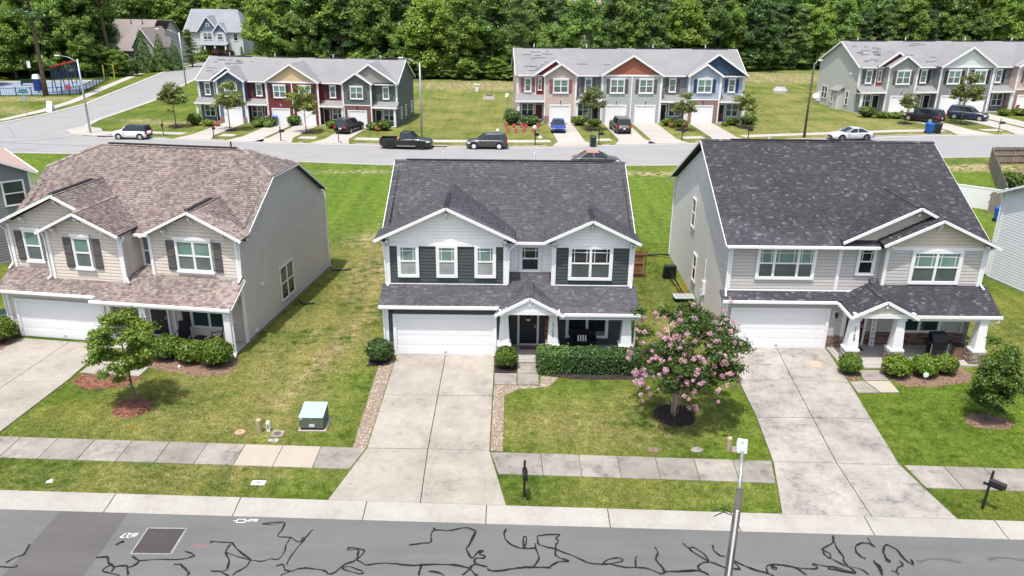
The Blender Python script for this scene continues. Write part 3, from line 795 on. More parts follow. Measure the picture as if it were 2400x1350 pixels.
def catmull(pts, sub=5):
    P = [pts[0]] + list(pts) + [pts[-1]]
    out = []
    for i in range(1, len(P) - 2):
        p0, p1, p2, p3 = [np.array(q) for q in P[i - 1:i + 3]]
        for k in range(sub):
            t = k / sub
            out.append(0.5 * ((2 * p1) + (-p0 + p2) * t + (2 * p0 - 5 * p1 + 4 * p2 - p3) * t * t + (-p0 + 3 * p1 - 3 * p2 + p3) * t ** 3))
    out.append(np.array(P[-2]))
    return out
def ribbon(pts, wd, z, seed):
    rnd = random.Random(seed)
    L = catmull(pts, 4)
    V = []; F = []
    ph = rnd.uniform(0, 9)
    for i, p in enumerate(L):
        d = L[min(i + 1, len(L) - 1)] - L[max(i - 1, 0)]
        d = d / (np.linalg.norm(d) + 1e-6)
        nn = np.array((-d[1], d[0])) * wd * 0.5 * (0.95 + 0.28 * math.sin(i * 0.9 + ph) + rnd.uniform(-0.22, 0.22))
        p = p + np.array((rnd.uniform(-1, 1), rnd.uniform(-1, 1))) * wd * 0.24
        V += [(p[0] - nn[0], p[1] - nn[1], z), (p[0] + nn[0], p[1] + nn[1], z)]
        if i: F.append((2 * i - 2, 2 * i, 2 * i + 1, 2 * i - 1))
    b = MB(); b.v = V; b.f = F
    return b
for i, (pl, wd) in enumerate(CRACKS):
    ribbon(pl, wd * 0.78, 0.0195 + 0.0007 * i, i).build('crack_sealant', M_SEAL, near_street)
# tar lines where the far streets meet
for i, pl in enumerate([[(-66, 84.5), (-58, 89), (-52, 92.5)], [(-61, 93.5), (-58, 89.5), (-46, 87.5), (-36, 87.0)], [(-63, 84.5), (-52, 85.4)], [(-64, 100), (-62, 97.5), (-58.5, 92.5)]]):
    ribbon(pl, 0.10, 0.024 + 0.001 * i, 900 + i).build('crack_sealant', mat('tar_line_faded', (0.16, 0.16, 0.16), 0.9, 0.2), far_street)

for i, pl in enumerate([[(13.2, 20.75), (13.9, 20.9), (14.7, 20.75)], [(15.6, 20.9), (16.2, 21.0), (16.9, 20.85)], [(14.6, 20.0), (15.3, 19.85), (16.0, 20.0)]]):
    ribbon(pl, 0.12, 0.0165 + 0.001 * i, 950 + i).build('tyre_scuff', mat('tyre_scuff_grey', (0.085, 0.088, 0.09), 0.9, 0.3, 9), near_street)
# gravel strips and mulch beds
PB1 = [(-6.42, 34.3), (-5.74, 34.9), (-5.74, 27.0), (-6.28, 27.03)]
PB2 = [(-0.78, 26.95), (-0.30, 26.9), (-0.30, 31.45), (0.34, 32.05), (1.72, 32.3), (2.25, 33.25), (1.42, 33.35), (1.34, 32.42), (-0.78, 32.42)]
def in_poly(x, y, poly):
    c = False; j = len(poly) - 1
    for i in range(len(poly)):
        xi, yi = poly[i]; xj, yj = poly[j]
        if (yi > y) != (yj > y) and x < (xj - xi) * (y - yi) / (yj - yi) + xi: c = not c
        j = i
    return c
def flat_poly(name, poly, z, mm, parent=None):
    s = MB(); s.v = [(x, y, z) for x, y in poly]; s.f = [tuple(range(len(poly)))]
    EXCL.append(poly)
    return s.build(name, mm, parent)
def pebbles(name, polys, n, label, seed):
    rnd = random.Random(seed)
    V = []; F = []
    for poly in polys:
        x0, x1 = min(p[0] for p in poly), max(p[0] for p in poly); y0, y1 = min(p[1] for p in poly), max(p[1] for p in poly)
        k = 0
        while k < n:
            x, y = rnd.uniform(x0, x1), rnd.uniform(y0, y1)
            if not in_poly(x, y, poly): continue
            k += 1
            r = rnd.uniform(0.018, 0.045); a = rnd.uniform(0, 6.3); e = rnd.uniform(0.6, 1.0)
            ca, sa = math.cos(a) * r, math.sin(a) * r
            z = 0.07
            b = len(V)
            V += [(x + ca, y + sa, z), (x - sa * e, y + ca * e, z), (x - ca, y - sa, z), (x + sa * e, y - ca * e, z), (x + ca * .2, y, z + r * 0.8), (x, y, z - r)]
            for q in range(4):
                F.append((b + q, b + (q + 1) % 4, b + 4)); F.append((b + (q + 1) % 4, b + q, b + 5))
    o = link(np_mesh(name, V, F), name, M_PEB, None)
    o['kind'] = 'stuff'; o['label'] = label; o['category'] = 'gravel'
    return o
mm, nt, b = new_mat('pebble_mix')
ri = nd(nt, 'ShaderNodeNewGeometry').outputs['Random Per Island']
c = mix(nt, ri, (0.17, 0.11, 0.07), (0.46, 0.36, 0.26)); c = mix(nt, ramp(nt, ri, 0.66, 0.68), c, (0.27, 0.25, 0.22)); c = mix(nt, ramp(nt, ri, 0.88, 0.9), c, (0.55, 0.52, 0.46))
nt.links.new(c, b.inputs['Base Color']); b.inputs['Roughness'].default_value = 0.7
M_PEB = mm
struct(flat_poly('gravel_bed', PB1, 0.064, M_PEBBLE)); struct(flat_poly('gravel_bed', PB2, 0.064, M_PEBBLE))
pebbles('gravel', [PB1], 2600, 'tan pebbles in the strip left of the middle driveway', 1)
pebbles('gravel', [PB2], 2600, 'tan pebbles in the strip right of the middle driveway', 2)
def blob_poly(cx, cy, rx, ry, seed, n=26, jit=0.07):
    rnd = random.Random(seed)
    return [(cx + rx * (1 + rnd.uniform(-jit, jit)) * math.cos(2 * PI * k / n), cy + ry * (1 + rnd.uniform(-jit, jit)) * math.sin(2 * PI * k / n)) for k in range(n)]
def mulch(poly, mm, h=0.05, chips=0, seed=0, z0=0.058):
    """a low mound of mulch with loose chips"""
    EXCL.append(poly)
    s = MB(); n = len(poly)
    cx = sum(p[0] for p in poly) / n; cy = sum(p[1] for p in poly) / n
    rings = [(1.0, 0.0), (0.82, 0.6), (0.5, 0.95)]
    for r, hh in rings:
        s.v += [(cx + (x - cx) * r, cy + (y - cy) * r, z0 + h * hh) for x, y in poly]
    for i in range(len(rings) - 1):
        for k in range(n):
            s.f.append((i * n + k, i * n + (k + 1) % n, (i + 1) * n + (k + 1) % n, (i + 1) * n + k))
    s.f.append(tuple(2 * n + k for k in range(n)))
    rnd = random.Random(seed)
    x0, x1 = min(p[0] for p in poly), max(p[0] for p in poly); y0, y1 = min(p[1] for p in poly), max(p[1] for p in poly)
    k = 0
    while k < chips:
        x, y = rnd.uniform(x0, x1), rnd.uniform(y0, y1)
        if not in_poly(x, y, poly): continue
        k += 1
        a = rnd.uniform(0, 6.3); l = rnd.uniform(0.03, 0.07); wv = l * 0.35
        z = z0 + h + rnd.uniform(-0.02, 0.02); t = rnd.uniform(-0.02, 0.03)
        ca, sa = math.cos(a), math.sin(a)
        s.quad((x - ca * l - sa * wv, y - sa * l + ca * wv, z), (x + ca * l - sa * wv, y + sa * l + ca * wv, z + t), (x + ca * l + sa * wv, y + sa * l - ca * wv, z + t + .01), (x - ca * l + sa * wv, y - sa * l - ca * wv, z + 0.01))
    o = s.build('mulch_bed', mm)
    o['kind'] = 'structure'
    return o
mulch(blob_poly(7.05, 29.85, 0.92, 0.95, 1), M_MULCHD, 0.10, 260, 1)
mulch(blob_poly(-16.4, 30.0, 0.85, 0.80, 2), M_MULCHR, 0.16, 260, 2)
mulch(blob_poly(20.5, 29.6, 0.95, 0.7, 3, jit=0.2), M_MULCHB, 0.04, 120, 3)
mulch([(-20.3, 32.3), (-19.2, 31.6), (-17.6, 31.9), (-17.1, 32.8), (-18.4, 32.95), (-20.2, 33.1)], M_MULCHR, 0.05, 260, 4)
mulch([(-18.2, 34.2), (-16.5, 33.5), (-14.6, 33.0), (-13.3, 33.2), (-13.2, 34.6), (-14.5, 35.2), (-17.3, 35.5), (-18.3, 35.2)], M_MULCHB, 0.05, 300, 5)
mulch([(-7.0, 34.2), (-5.95, 34.3), (-5.85, 35.5), (-6.9, 35.6)], M_MULCHD, 0.04, 120, 6)
mulch([(-0.78, 33.63), (0.26, 33.63), (0.26, 34.7), (-0.4, 35.2), (-0.78, 35.0)], M_MULCHD, 0.04, 120, 7)
mulch([(1.36, 33.5), (3.0, 33.05), (6.3, 33.1), (6.35, 34.8), (1.36, 34.8)], M_MULCHD, 0.04, 300, 8)
mulch([(15.95, 33.2), (16.55, 33.3), (16.75, 34.4), (16.2, 34.8), (15.9, 34.4)], M_MULCHB, 0.04, 100, 9)
mulch([(17.95, 33.3), (18.4, 32.7), (19.8, 32.75), (21.6, 33.2), (22.2, 34.0), (22.0, 35.0), (18.0, 34.9)], M_MULCHB, 0.05, 300, 10)
mulch([(-26.8, 35.6), (-25.3, 35.5), (-25.2, 36.9), (-26.8, 37.2)], M_MULCHB, 0.04, 60, 11)

# ------------------------------------------------------------------ house helpers
X_, Y_, Z_ = Vector((1, 0, 0)), Vector((0, 1, 0)), Vector((0, 0, 1))
FRONT = (Vector((1, 0, 0)), Vector((0, -1, 0)))
RIGHTW = (Vector((0, 1, 0)), Vector((1, 0, 0)))
LEFTW = (Vector((0, -1, 0)), Vector((-1, 0, 0)))
BACKW = (Vector((-1, 0, 0)), Vector((0, 1, 0)))
def extents(poly, z):
    xs = []
    for i in range(len(poly)):
        (u0, a), (u1, b) = poly[i], poly[(i + 1) % len(poly)]
        if (a - z) * (b - z) <= 0 and abs(a - b) > 1e-9:
            xs.append(u0 + (u1 - u0) * (z - a) / (b - a))
    return (min(xs), max(xs)) if len(xs) > 1 else None
def siding(mb, O, basis, poly, course=0.175, lip=None):
    """lap boards over a convex wall polygon (u, z); O is the wall origin"""
    U, N = basis
    O = Vector(O)
    if lip is None: lip = 0.013 if basis is FRONT else 0.010
    z0, z1 = min(p[1] for p in poly), max(p[1] for p in poly)
    z = z0
    while z < z1 - 0.01:
        zt = min(z + course, z1)
        a, b = extents(poly, z + 0.002), extents(poly, zt - 0.002)
        if a and b:
            P = lambda u, zz, d: O + U * u + Z_ * zz + N * d
            zm_ = z + (zt - z) * (0.84 if basis is FRONT else 0.78)  # added groove above each board, shaped to hold a dark line of shade
            q = extents(poly, zm_) or a
            mb.quad(P(a[0], z, lip), P(a[1], z, lip), P(q[1], zm_, 0.003), P(q[0], zm_, 0.003))
            mb.quad(P(q[0], zm_, 0.003), P(q[1], zm_, 0.003), P(q[1], zm_, -0.022), P(q[0], zm_, -0.022))
            mb.quad(P(q[0], zm_, -0.022), P(q[1], zm_, -0.022), P(b[1], zt, -0.022), P(b[0], zt, -0.022))
            mb.quad(P(a[0], z, -0.022), P(a[1], z, -0.022), P(a[1], z, lip), P(a[0], z, lip))
        z = zt
def wbox(mb, O, basis, u0, u1, z0, z1, d0, d1):
    U, N = basis
    O = Vector(O)
    P = lambda u, z, d: O + U * u + Z_ * z + N * d
    mb.hexa([P(u0, z0, d0), P(u1, z0, d0), P(u1, z0, d1), P(u0, z0, d1), P(u0, z1, d0), P(u1, z1, d0), P(u1, z1, d1), P(u0, z1, d1)])
def window(parent, O, basis, u0, u1, z0, z1, lights=1, upper=G_BLIND, lower=G_SCREEN, trim=0.12, grid=False, split=0.5, fine=True, widths=None, header=False):
    """double-hung window(s) in one casing: frame with panes as children"""
    s = MB(); d = 0.06
    O = Vector(O) + basis[1] * 0.034
    wbox(s, O, basis, u0, u0 + trim, z0, z1, 0.0, d); wbox(s, O, basis, u1 - trim, u1, z0, z1, 0.0, d)
    wbox(s, O, basis, u0 + trim, u1 - trim, z1 - trim * 1.15, z1, 0.0, d + 0.004); wbox(s, O, basis, u0 + trim, u1 - trim, z0, z0 + trim, 0.0, d + 0.004)
    if header: wbox(s, O, basis, u0 - 0.06, u1 + 0.06, z1 + 0.002, z1 + 0.16, 0.0, d + 0.03); wbox(s, O, basis, u0 - 0.06, u1 + 0.06, z0 - 0.09, z0 - 0.002, 0.0, d + 0.04)
    iu0, iu1, iz0, iz1 = u0 + trim, u1 - trim, z0 + trim, z1 - trim * 1.15
    mull = 0.07
    if widths is None: widths = [1.0] * lights
    tot = (iu1 - iu0) - mull * (lights - 1); sw = sum(widths)
    u = iu0; cells = []
    for i, wv in enumerate(widths):
        cw = tot * wv / sw
        cells.append((u, u + cw)); u += cw
        if i < lights - 1:
            wbox(s, O, basis, u, u + mull, iz0, iz1, 0.0, d - 0.004); u += mull
    zm = iz0 + (iz1 - iz0) * split
    for a, b in cells:
        wbox(s, O, basis, a, b, zm - 0.035, zm + 0.035, 0.0, 0.045)
        fr = 0.028
        wbox(s, O, basis, a, a + fr, iz0, iz1, 0.0, 0.038); wbox(s, O, basis, b - fr, b, iz0, iz1, 0.0, 0.038)
        if grid:
            q = (b - a) * 0.17; g = 0.014
            for uu in (a + q, b - q): wbox(s, O, basis, uu - g, uu + g, zm + 0.036, iz1 - 0.002, 0.0, 0.03)
            wbox(s, O, basis, a + fr, b - fr, iz1 - (iz1 - zm) * 0.24 - g, iz1 - (iz1 - zm) * 0.24 + g, 0.0, 0.031)
    f = s.build('window', M_WHITE, parent)
    for a, b in cells:
        for (za, zb, mm) in ((iz0, zm, lower), (zm, iz1, upper)):
            p = MB(); wbox(p, O, basis, a, b, za, zb, 0.004, 0.018)
            p.build('pane', mm, f)
    return f
def shutter(parent, O, basis, u0, u1, z0, z1, mm):
    s = MB()
    O = Vector(O) + basis[1] * 0.031
    n = 3; wd = (u1 - u0) / n
    for i in range(n): wbox(s, O, basis, u0 + i * wd + 0.004, u0 + (i + 1) * wd - 0.004, z0, z1, 0.0, 0.04)
    h = z1 - z0
    for t in (0.12, 0.5, 0.86): wbox(s, O, basis, u0 + 0.006, u1 - 0.006, z0 + h * t - 0.05, z0 + h * t + 0.05, 0.002, 0.062)
    return s.build('shutter', mm, parent)
def garage_door(parent, O, basis, u0, u1, z0, z1, trim=0.16, rows=4, fine=True):
    s = MB()
    O = Vector(O) + basis[1] * 0.036
    wbox(s, O, basis, u0 - trim, u0, z0, z1 + trim, 0.0, 0.07); wbox(s, O, basis, u1, u1 + trim, z0, z1 + trim, 0.0, 0.07); wbox(s, O, basis, u0, u1, z1, z1 + trim, 0.0, 0.072)
    wbox(s, O, basis, u0, u1, z0, z1, -0.03, 0.008)
    fr = s.build('garage_door', M_DOORW, parent)
    h = (z1 - z0) / rows
    for r in range(rows):
        p = MB()
        a, b = z0 + r * h + 0.005, z0 + (r + 1) * h - 0.005
        wbox(p, O, basis, u0 + 0.01, u1 - 0.01, a, b, 0.0, 0.012)
        if fine:
            n = max(4, round((u1 - u0) / 0.60)); wd = (u1 - u0) / n
            for i in range(n):
                wbox(p, O, basis, u0 + i * wd + 0.05, u0 + (i + 1) * wd - 0.05, a + 0.07, b - 0.07, 0.0, 0.018)
        p.build('door_panel', M_DOORW, fr)
    p = MB(); wbox(p, O, basis, u0 + 0.01, u1 - 0.01, z0 - 0.03, z0 + 0.004, 0.0, 0.022); p.build('bottom_seal', M_BLACKM, fr)
    if fine:
        p = MB(); wbox(p, O, basis, (u0 + u1) / 2 - 0.07, (u0 + u1) / 2 + 0.07, z0 + 0.16, z0 + 0.20, 0.012, 0.04); p.build('handle', M_STEEL, fr)
    return fr
def downspout(parent, pts, m_=None):
    s = MB()
    for p, q in zip(pts[:-1], pts[1:]): s.beam(p, q, 0.075, 0.065, (0, 1, 0.01))
    return s.build('downspout', m_ or M_WHITE, parent)
def column(parent, x, y, z0, zp, z1, num=None, stone=M_STONE, seed=0, hw=0.27, ht=0.185):
    s = MB()
    s.taper(x, y, zp + 0.10, z1 - 0.12, hw, hw, ht, ht)
    s.box(x - hw - 0.07, x + hw + 0.07, y - hw - 0.07, y + hw + 0.07, zp, zp + 0.10)
    s.box(x - ht - 0.05, x + ht + 0.05, y - ht - 0.05, y + ht + 0.05, z1 - 0.12, z1)
    c = s.build('porch_column', M_WHITE, parent)
    b = 0.30
    p = MB(); p.box(x - b, x + b, y - b, y + b, z0, zp - 0.002)
    base = p.build('stone_pier', M_MORTAR, c)
    stones_on(parent if False else base, (x - b, y - b, 0), FRONT, 0, 2 * b, z0, zp, stone, seed)
    stones_on(base, (x - b, y + b, 0), LEFTW, 0, 2 * b, z0, zp, stone, seed + 1)
    stones_on(base, (x + b, y - b, 0), RIGHTW, 0, 2 * b, z0, zp, stone, seed + 2)
    if num: wall_text_col(c, num, x, y, zp, z1, hw, ht)
    return c
def wall_text_col(c, num, x, y, zp, z1, hw, ht):
    zt = z1 - 0.55
    tilt = math.degrees(math.atan2(hw - ht, z1 - zp - 0.22))
    for i, ch in enumerate(num):
        z = zt - i * 0.19
        t = (z - zp - 0.1) / (z1 - zp - 0.22)
        yy = y - (hw + (ht - hw) * t) - 0.012
        wall_text(c, ch, 0.22, x, yy, z, M_BLACK, 90 - tilt, 'house_number')
STONE_CACHE = {}
def stones_on(parent, O, basis, u0, u1, z0, z1, mm, seed):
    """ledge stones, one object each"""
    rnd = random.Random(seed)
    U, N = basis; O = Vector(O)
    z = z0 + 0.01
    while z < z1 - 0.05:
        h = rnd.uniform(0.07, 0.13); h = min(h, z1 - z)
        u = u0
        while u < u1 - 0.03:
            l = rnd.uniform(0.14, 0.36); l = min(l, u1 - u)
            if u1 - (u + l) < 0.08: l = u1 - u
            k = rnd.randrange(6)
            me = STONE_CACHE.get((k, mm.name))
            if me is None:
                r2 = random.Random(k + 50)
                b = MB(); j = lambda: r2.uniform(-0.06, 0.06)
                b.hexa([(0, 0, 0), (1, 0, 0), (1, 1 + j(), 0.04), (0, 1 + j(), 0.04), (0, 0, 1), (1, 0, 1), (1, 1 + 3 * j(), 0.95 + j()), (0, 1 + 3 * j(), 0.95 + j())])
                me = bpy.data.meshes.new('stone'); me.from_pydata(b.v, [], b.f); me.materials.append(mm)
                STONE_CACHE[(k, mm.name)] = me
            o = bpy.data.objects.new('stone', me); COL.objects.link(o); o.parent = parent
            dd = rnd.uniform(0.025, 0.055)
            X = U * (l - 0.012); Yv = N * dd; Zv = Z_ * (h - 0.012); T = O + U * (u + 0.006) + Z_ * z
            o.matrix_local = Matrix(((X.x, Yv.x, Zv.x, T.x), (X.y, Yv.y, Zv.y, T.y), (X.z, Yv.z, Zv.z, T.z), (0, 0, 0, 1)))
            u += l
        z += h
class Roof:
    """collects shingle tabs of one house; the nearest 300 become objects"""
    def __init__(s, house, m_): s.h = house; s.m = m_; s.tabs = []; s.rnd = random.Random(len(house['label']) * 7 + 3)
    def plane(s, pts, thick=0.10, name='roof_deck', expo=0.142):
        P = [Vector(p) for p in pts]
        eu = (P[1] - P[0]).normalized()
        nrm = None
        for k in range(2, len(P)):
            nrm = eu.cross(P[k] - P[0])
            if nrm.length > 1e-3: break
        nrm.normalize()
        if nrm.z < 0: nrm = -nrm
        ev = nrm.cross(eu)
        if ev.z < 0: ev = -ev
        d = MB(); d.slab(P, nrm * -thick)
        deck = d.build(name, mat('roof_deck_edge', (0.055, 0.055, 0.06), 0.9), s.h)
        q = [((p - P[0]).dot(eu), (p - P[0]).dot(ev)) for p in P]
        v0, v1 = min(a[1] for a in q), max(a[1] for a in q)
        v = v0; row = 0
        while v < v1 - 0.03:
            vt = min(v + expo, v1)
            e0 = extents(q, v + 0.012); e1 = extents(q, min(vt, v1 - 0.002) - 0.001)
            if e0 and e1:
                a, b = max(e0[0], e1[0]), min(e0[1], e1[1])
                if row % 2: a0 = a - s.rnd.uniform(0, 0.2)
                else: a0 = a
                u = a0
                while u < b - 0.02:
                    l = s.rnd.choice((0.11, 0.14, 0.17, 0.2, 0.24)) * 0.97
                    l0, l1 = max(u, a), min(u + l, b)
                    if l1 - l0 > 0.03:
                        s.tabs.append((P[0] + eu * l0 + ev * v, eu * (l1 - l0 - 0.004), ev * (vt - v + 0.02), nrm, s.rnd.uniform(0.010, 0.022)))
                    u += l
            v = vt; row += 1
        return deck
    def finish(s, keep=300):
        M = s.h.matrix_basis
        s.tabs.sort(key=lambda t: (M @ t[0] - CAMP).length)
        b = MB(); b.box(0, 1, 0, 1, 0, 1)
        me = bpy.data.meshes.new('shingle'); me.from_pydata(b.v, [], b.f); me.materials.append(s.m)
        for (p, u, v, n, h) in s.tabs[:keep]:
            o = bpy.data.objects.new('shingle', me); COL.objects.link(o); o.parent = s.h
            hv = n * h * 0.8
            o.matrix_local = Matrix(((u.x, v.x, hv.x, p.x), (u.y, v.y, hv.y, p.y), (u.z, v.z, hv.z, p.z), (0, 0, 0, 1)))
        V = []; F = []
        for (p, u, v, n, h) in s.tabs[keep:]:
            a = n * h; c = n * 0.002
            k = len(V)
            V += [p + c * 0.5, p + u + c * 0.5, p + a, p + u + a, p + u + v + c, p + v + c]
            F += [(k, k + 1, k + 3, k + 2), (k + 2, k + 3, k + 4, k + 5)]
        o = link(np_mesh('shingles', [tuple(x) for x in V], F), 'shingles', s.m, s.h)
        stuff(o)
        return o
def gable(roof, x0, x1, xp, ze0, ze1, zp, yf, yb, zmain=None, side='both'):
    """gable roof running back from yf; yb(z) gives the y where it meets the roof behind"""
    if side in ('both', 'l'): roof.plane([(x0, yb(ze0), ze0), (x0, yf, ze0), (xp, yf, zp), (xp, yb(zp), zp)])
    if side in ('both', 'r'): roof.plane([(x1, yf, ze1), (x1, yb(ze1), ze1), (xp, yb(zp), zp), (xp, yf, zp)])
def rake(parent, pts, w=0.045, h=0.14, name='rake_board', m_=None):
    s = MB()
    for p, q in zip(pts[:-1], pts[1:]): s.beam(p, q, w, h)
    return s.build(name, m_ or M_WHITE, parent)
def ridge_cap(parent, p, q, mm, vent=None):
    s = MB(); p, q = Vector(p), Vector(q)
    L = (q - p).length; n = max(2, int(L / 0.2)); d = (q - p) / n
    r = d.cross(Z_).normalized()
    for i in range(n):
        a = p + d * i; b = p + d * (i + 1.15); h = Z_ * 0.03
        for sg in (-1, 1):
            e = r * 0.17 * sg - Z_ * 0.075
            s.quad(a + h, b + h * 0.4, b + e + h * 0.4, a + e + h) if sg > 0 else s.quad(b + h * 0.4, a + h, a + e + h, b + e + h * 0.4)
    o = s.build('ridge_cap', mm, parent)
    if vent:
        v = MB(); a = p + (q - p) * vent[0] + Z_ * 0.05; b = p + (q - p) * vent[1] + Z_ * 0.05
        v.beam(a - Z_ * 0.03, b - Z_ * 0.03, 0.22, 0.05)
        v.build('ridge_vent', M_VENT, parent)
    return o
def bracket(parent, x, y, z, dy=0.28, dz=0.42):
    s = MB(); w_ = 0.05
    s.box(x - w_, x + w_, y - 0.06, y, z - dz, z); s.box(x - w_, x + w_, y - dy, y, z - 0.09, z)
    s.beam((x, y - 0.03, z - dz + 0.05), (x, y - dy + 0.05, z - 0.06), 0.07, 0.07)
    return s.build('bracket', M_WHITE, parent)
def corner_board(parent, x, y, z0, z1, w_=0.11, d=0.05):
    s = MB(); s.box(x - w_, x + w_, y - d, y + 0.1, z0, z1)
    return s.build('corner_board', M_WHITE, parent)
def wall_core(parent, poly, z0, z1, mm=None):
    s = MB(); s.prism(poly, z0, z1)
    return s.build('wall', mm or M_GREYFAR, parent)
def door(parent, O, basis, u0, u1, z0, z1, mm, trim=0.11):
    s = MB()
    O = Vector(O) + basis[1] * 0.034
    wbox(s, O, basis, u0 - trim, u0, z0, z1 + trim, 0, 0.06); wbox(s, O, basis, u1, u1 + trim, z0, z1 + trim, 0, 0.06); wbox(s, O, basis, u0, u1, z1, z1 + trim, 0, 0.062); wbox(s, O, basis, u0, u1, z0, z0 + 0.05, 0, 0.05)
    f = s.build('door', M_WHITE, parent)
    p = MB(); wbox(p, O, basis, u0, u1, z0 + 0.05, z1, 0.0, 0.015)
    wd = (u1 - u0)
    for (a, b) in ((0.14, 0.44), (0.56, 0.86)):
        for (c, e) in ((0.10, 0.36), (0.42, 0.90)):
            wbox(p, O, basis, u0 + wd * a, u0 + wd * b, z0 + (z1 - z0) * c, z0 + (z1 - z0) * e, 0.0, 0.026)
    p.build('door_leaf', mm, f)
    h = MB(); wbox(h, O, basis, u1 - 0.12, u1 - 0.07, z0 + 0.95, z0 + 1.12, 0.015, 0.08)
    h.build('handle', M_STEEL, f)
    return f
def lantern(parent, x, y, z):
    s = MB(); s.box(x - 0.12, x + 0.12, y - 0.02, y, z - 0.2, z + 0.2)
    p = s.build('lamp_plate', M_WHITE, parent)
    s = MB(); s.lathe(x, y - 0.12, [(0.02, z + 0.18), (0.09, z + 0.1), (0.07, z - 0.1), (0.02, z - 0.17)], 8); s.box(x - 0.02, x + 0.02, y - 0.12, y, z + 0.1, z + 0.15)
    s.build('lantern', M_BLACK, p)

# ------------------------------------------------------------------ middle house (dark green)
h = thing('house', 'middle house with dark green lap siding, white gables and charcoal roof', 'house', (0, 36.75, 0), 0)
YB = 11.6
wall_core(h, [(-6.17, 0.03), (-0.3, 0.03), (-0.3, 0.93), (2.0, 0.93), (2.0, 0.03), (5.87, 0.03), (5.87, YB), (-6.17, YB)], 0, 5.5, M_GREEN)
wall_core(h, [(-6.17, -1.15), (-0.45, -1.15), (-0.45, 0.02), (-6.17, 0.02)], 0, 2.72, M_GREEN)
s = MB()
siding(s, (0, -1.18, 0), FRONT, [(-6.2, 0.0), (-0.42, 0.0), (-0.42, 2.72), (-6.2, 2.72)])
siding(s, (-0.42, -1.18, 0), RIGHTW, [(0, 0.15), (1.18, 0.15), (1.18, 2.6), (0, 2.6)])
siding(s, (0, 0, 0), FRONT, [(-0.42, 0.15), (5.9, 0.15), (5.9, 2.95), (-0.42, 2.95)])
siding(s, (0, 0, 0), FRONT, [(-6.2, 3.36), (-0.27, 3.36), (-0.27, 5.46), (-6.2, 5.46)])
siding(s, (0, 0, 0), FRONT, [(1.98, 3.36), (5.9, 3.36), (5.9, 5.46), (1.98, 5.46)])
siding(s, (5.9, 0, 0), RIGHTW, [(0, 0), (YB, 0), (YB, 5.55), (YB / 2, 8.1), (0, 5.55)])
siding(s, (-6.2, YB, 0), LEFTW, [(0, 0), (YB, 0), (YB, 5.55), (YB / 2, 8.1), (0, 5.55)])
siding(s, (0, YB, 0), BACKW, [(-5.9, 0), (6.2, 0), (6.2, 5.5), (-5.9, 5.5)])
stuff(s.build('siding', M_GREEN, h))
s = MB()
siding(s, (0, 0, 0), FRONT, [(-6.2, 5.46), (-0.27, 5.46), (-0.27, 5.85), (-3.2, 7.30), (-6.2, 5.85)], 0.17)
siding(s, (0, 0, 0), FRONT, [(1.98, 5.46), (5.9, 5.46), (5.9, 5.8), (3.85, 6.74), (1.98, 5.85)], 0.17)
stuff(s.build('shake_siding', M_WSHAKE, h))
s = MB()
siding(s, (0, 0.9, 0), FRONT, [(-0.27, 3.5), (1.98, 3.5), (1.98, 5.5), (-0.27, 5.5)], 0.17)
wall_core(h, [(-0.25, 0.02), (-0.27, 0.9), (-0.30, 0.9), (-0.30, 0.02)], 3.3, 5.5, M_WSHAKE)
siding(s, (0, -1.98, 0), FRONT, [(-0.6, 2.82), (2.3, 2.82), (0.85, 3.50)], 0.17)
stuff(s.build('shake_siding', M_WSHAKE, h))
# the recess needs an open pocket in the core: white cheek walls
for xa in (-0.34, 1.96):
    s = MB(); s.box(xa, xa + 0.09, 0.0, 0.92, 3.3, 5.6); s.build('wall', M_WSHAKE, h)
rf = Roof(h, SH_C)
zm = lambda y: 5.53 + 0.483 * (y - 0.55)
ybm = lambda z: 0.55 + (z - 5.53) / 0.483
rf.plane([(-6.5, 0.45, zm(0.45)), (6.12, 0.45, zm(0.45)), (6.12, 6.25, zm(6.25)), (-6.5, 6.25, zm(6.25))])
rf.plane([(6.12, 12.05, zm(0.45)), (-6.5, 12.05, zm(0.45)), (-6.5, 6.25, zm(6.25)), (6.12, 6.25, zm(6.25))], expo=0.6)
gable(rf, -6.68, 0.13, -3.2, 5.82, 5.86, 7.46, -0.42, lambda z: ybm(z) + 0.02)
gable(rf, 1.60, 6.22, 3.85, 5.83, 5.75, 6.90, -0.42, lambda z: ybm(z) + 0.02)
zl = lambda y: 3.40 + 0.393 * y
ybl = lambda z: (z - 3.40) / 0.393
rf.plane([(-6.45, -1.5, zl(-1.5)), (-0.27, -1.5, zl(-1.5)), (-0.27, -0.01, zl(0)), (-6.45, -0.01, zl(0))])
rf.plane([(-0.27, -1.5, zl(-1.5)), (1.98, -1.5, zl(-1.5)), (1.98, 0.89, zl(0.89)), (-0.27, 0.89, zl(0.89))])
rf.plane([(1.98, -1.88, zl(-1.88)), (6.15, -1.88, zl(-1.88)), (6.15, -0.01, zl(0)), (1.98, -0.01, zl(0))])
gable(rf, -0.80, 2.50, 0.85, 2.66, 2.66, 3.56, -2.08, lambda z: ybl(z) + 0.02)
rf.finish()
ridge_cap(h, (-6.5, 6.25, zm(6.25) + 0.02), (6.12, 6.25, zm(6.25) + 0.02), SH_C, (0.05, 0.95))
ridge_cap(h, (-3.2, -0.42, 7.48), (-3.2, 4.55, 7.48), SH_C, (0.04, 0.5))
ridge_cap(h, (3.85, -0.42, 6.92), (3.85, 3.4, 6.92), SH_C, (0.06, 0.45))
ridge_cap(h, (0.85, -2.08, 3.58), (0.85, 0.4, 3.58), SH_C)
rake(h, [(-6.70, -0.44, 5.73), (-3.2, -0.44, 7.37), (0.15, -0.44, 5.77)])
rake(h, [(1.58, -0.44, 5.74), (3.85, -0.44, 6.81), (6.24, -0.44, 5.66)])
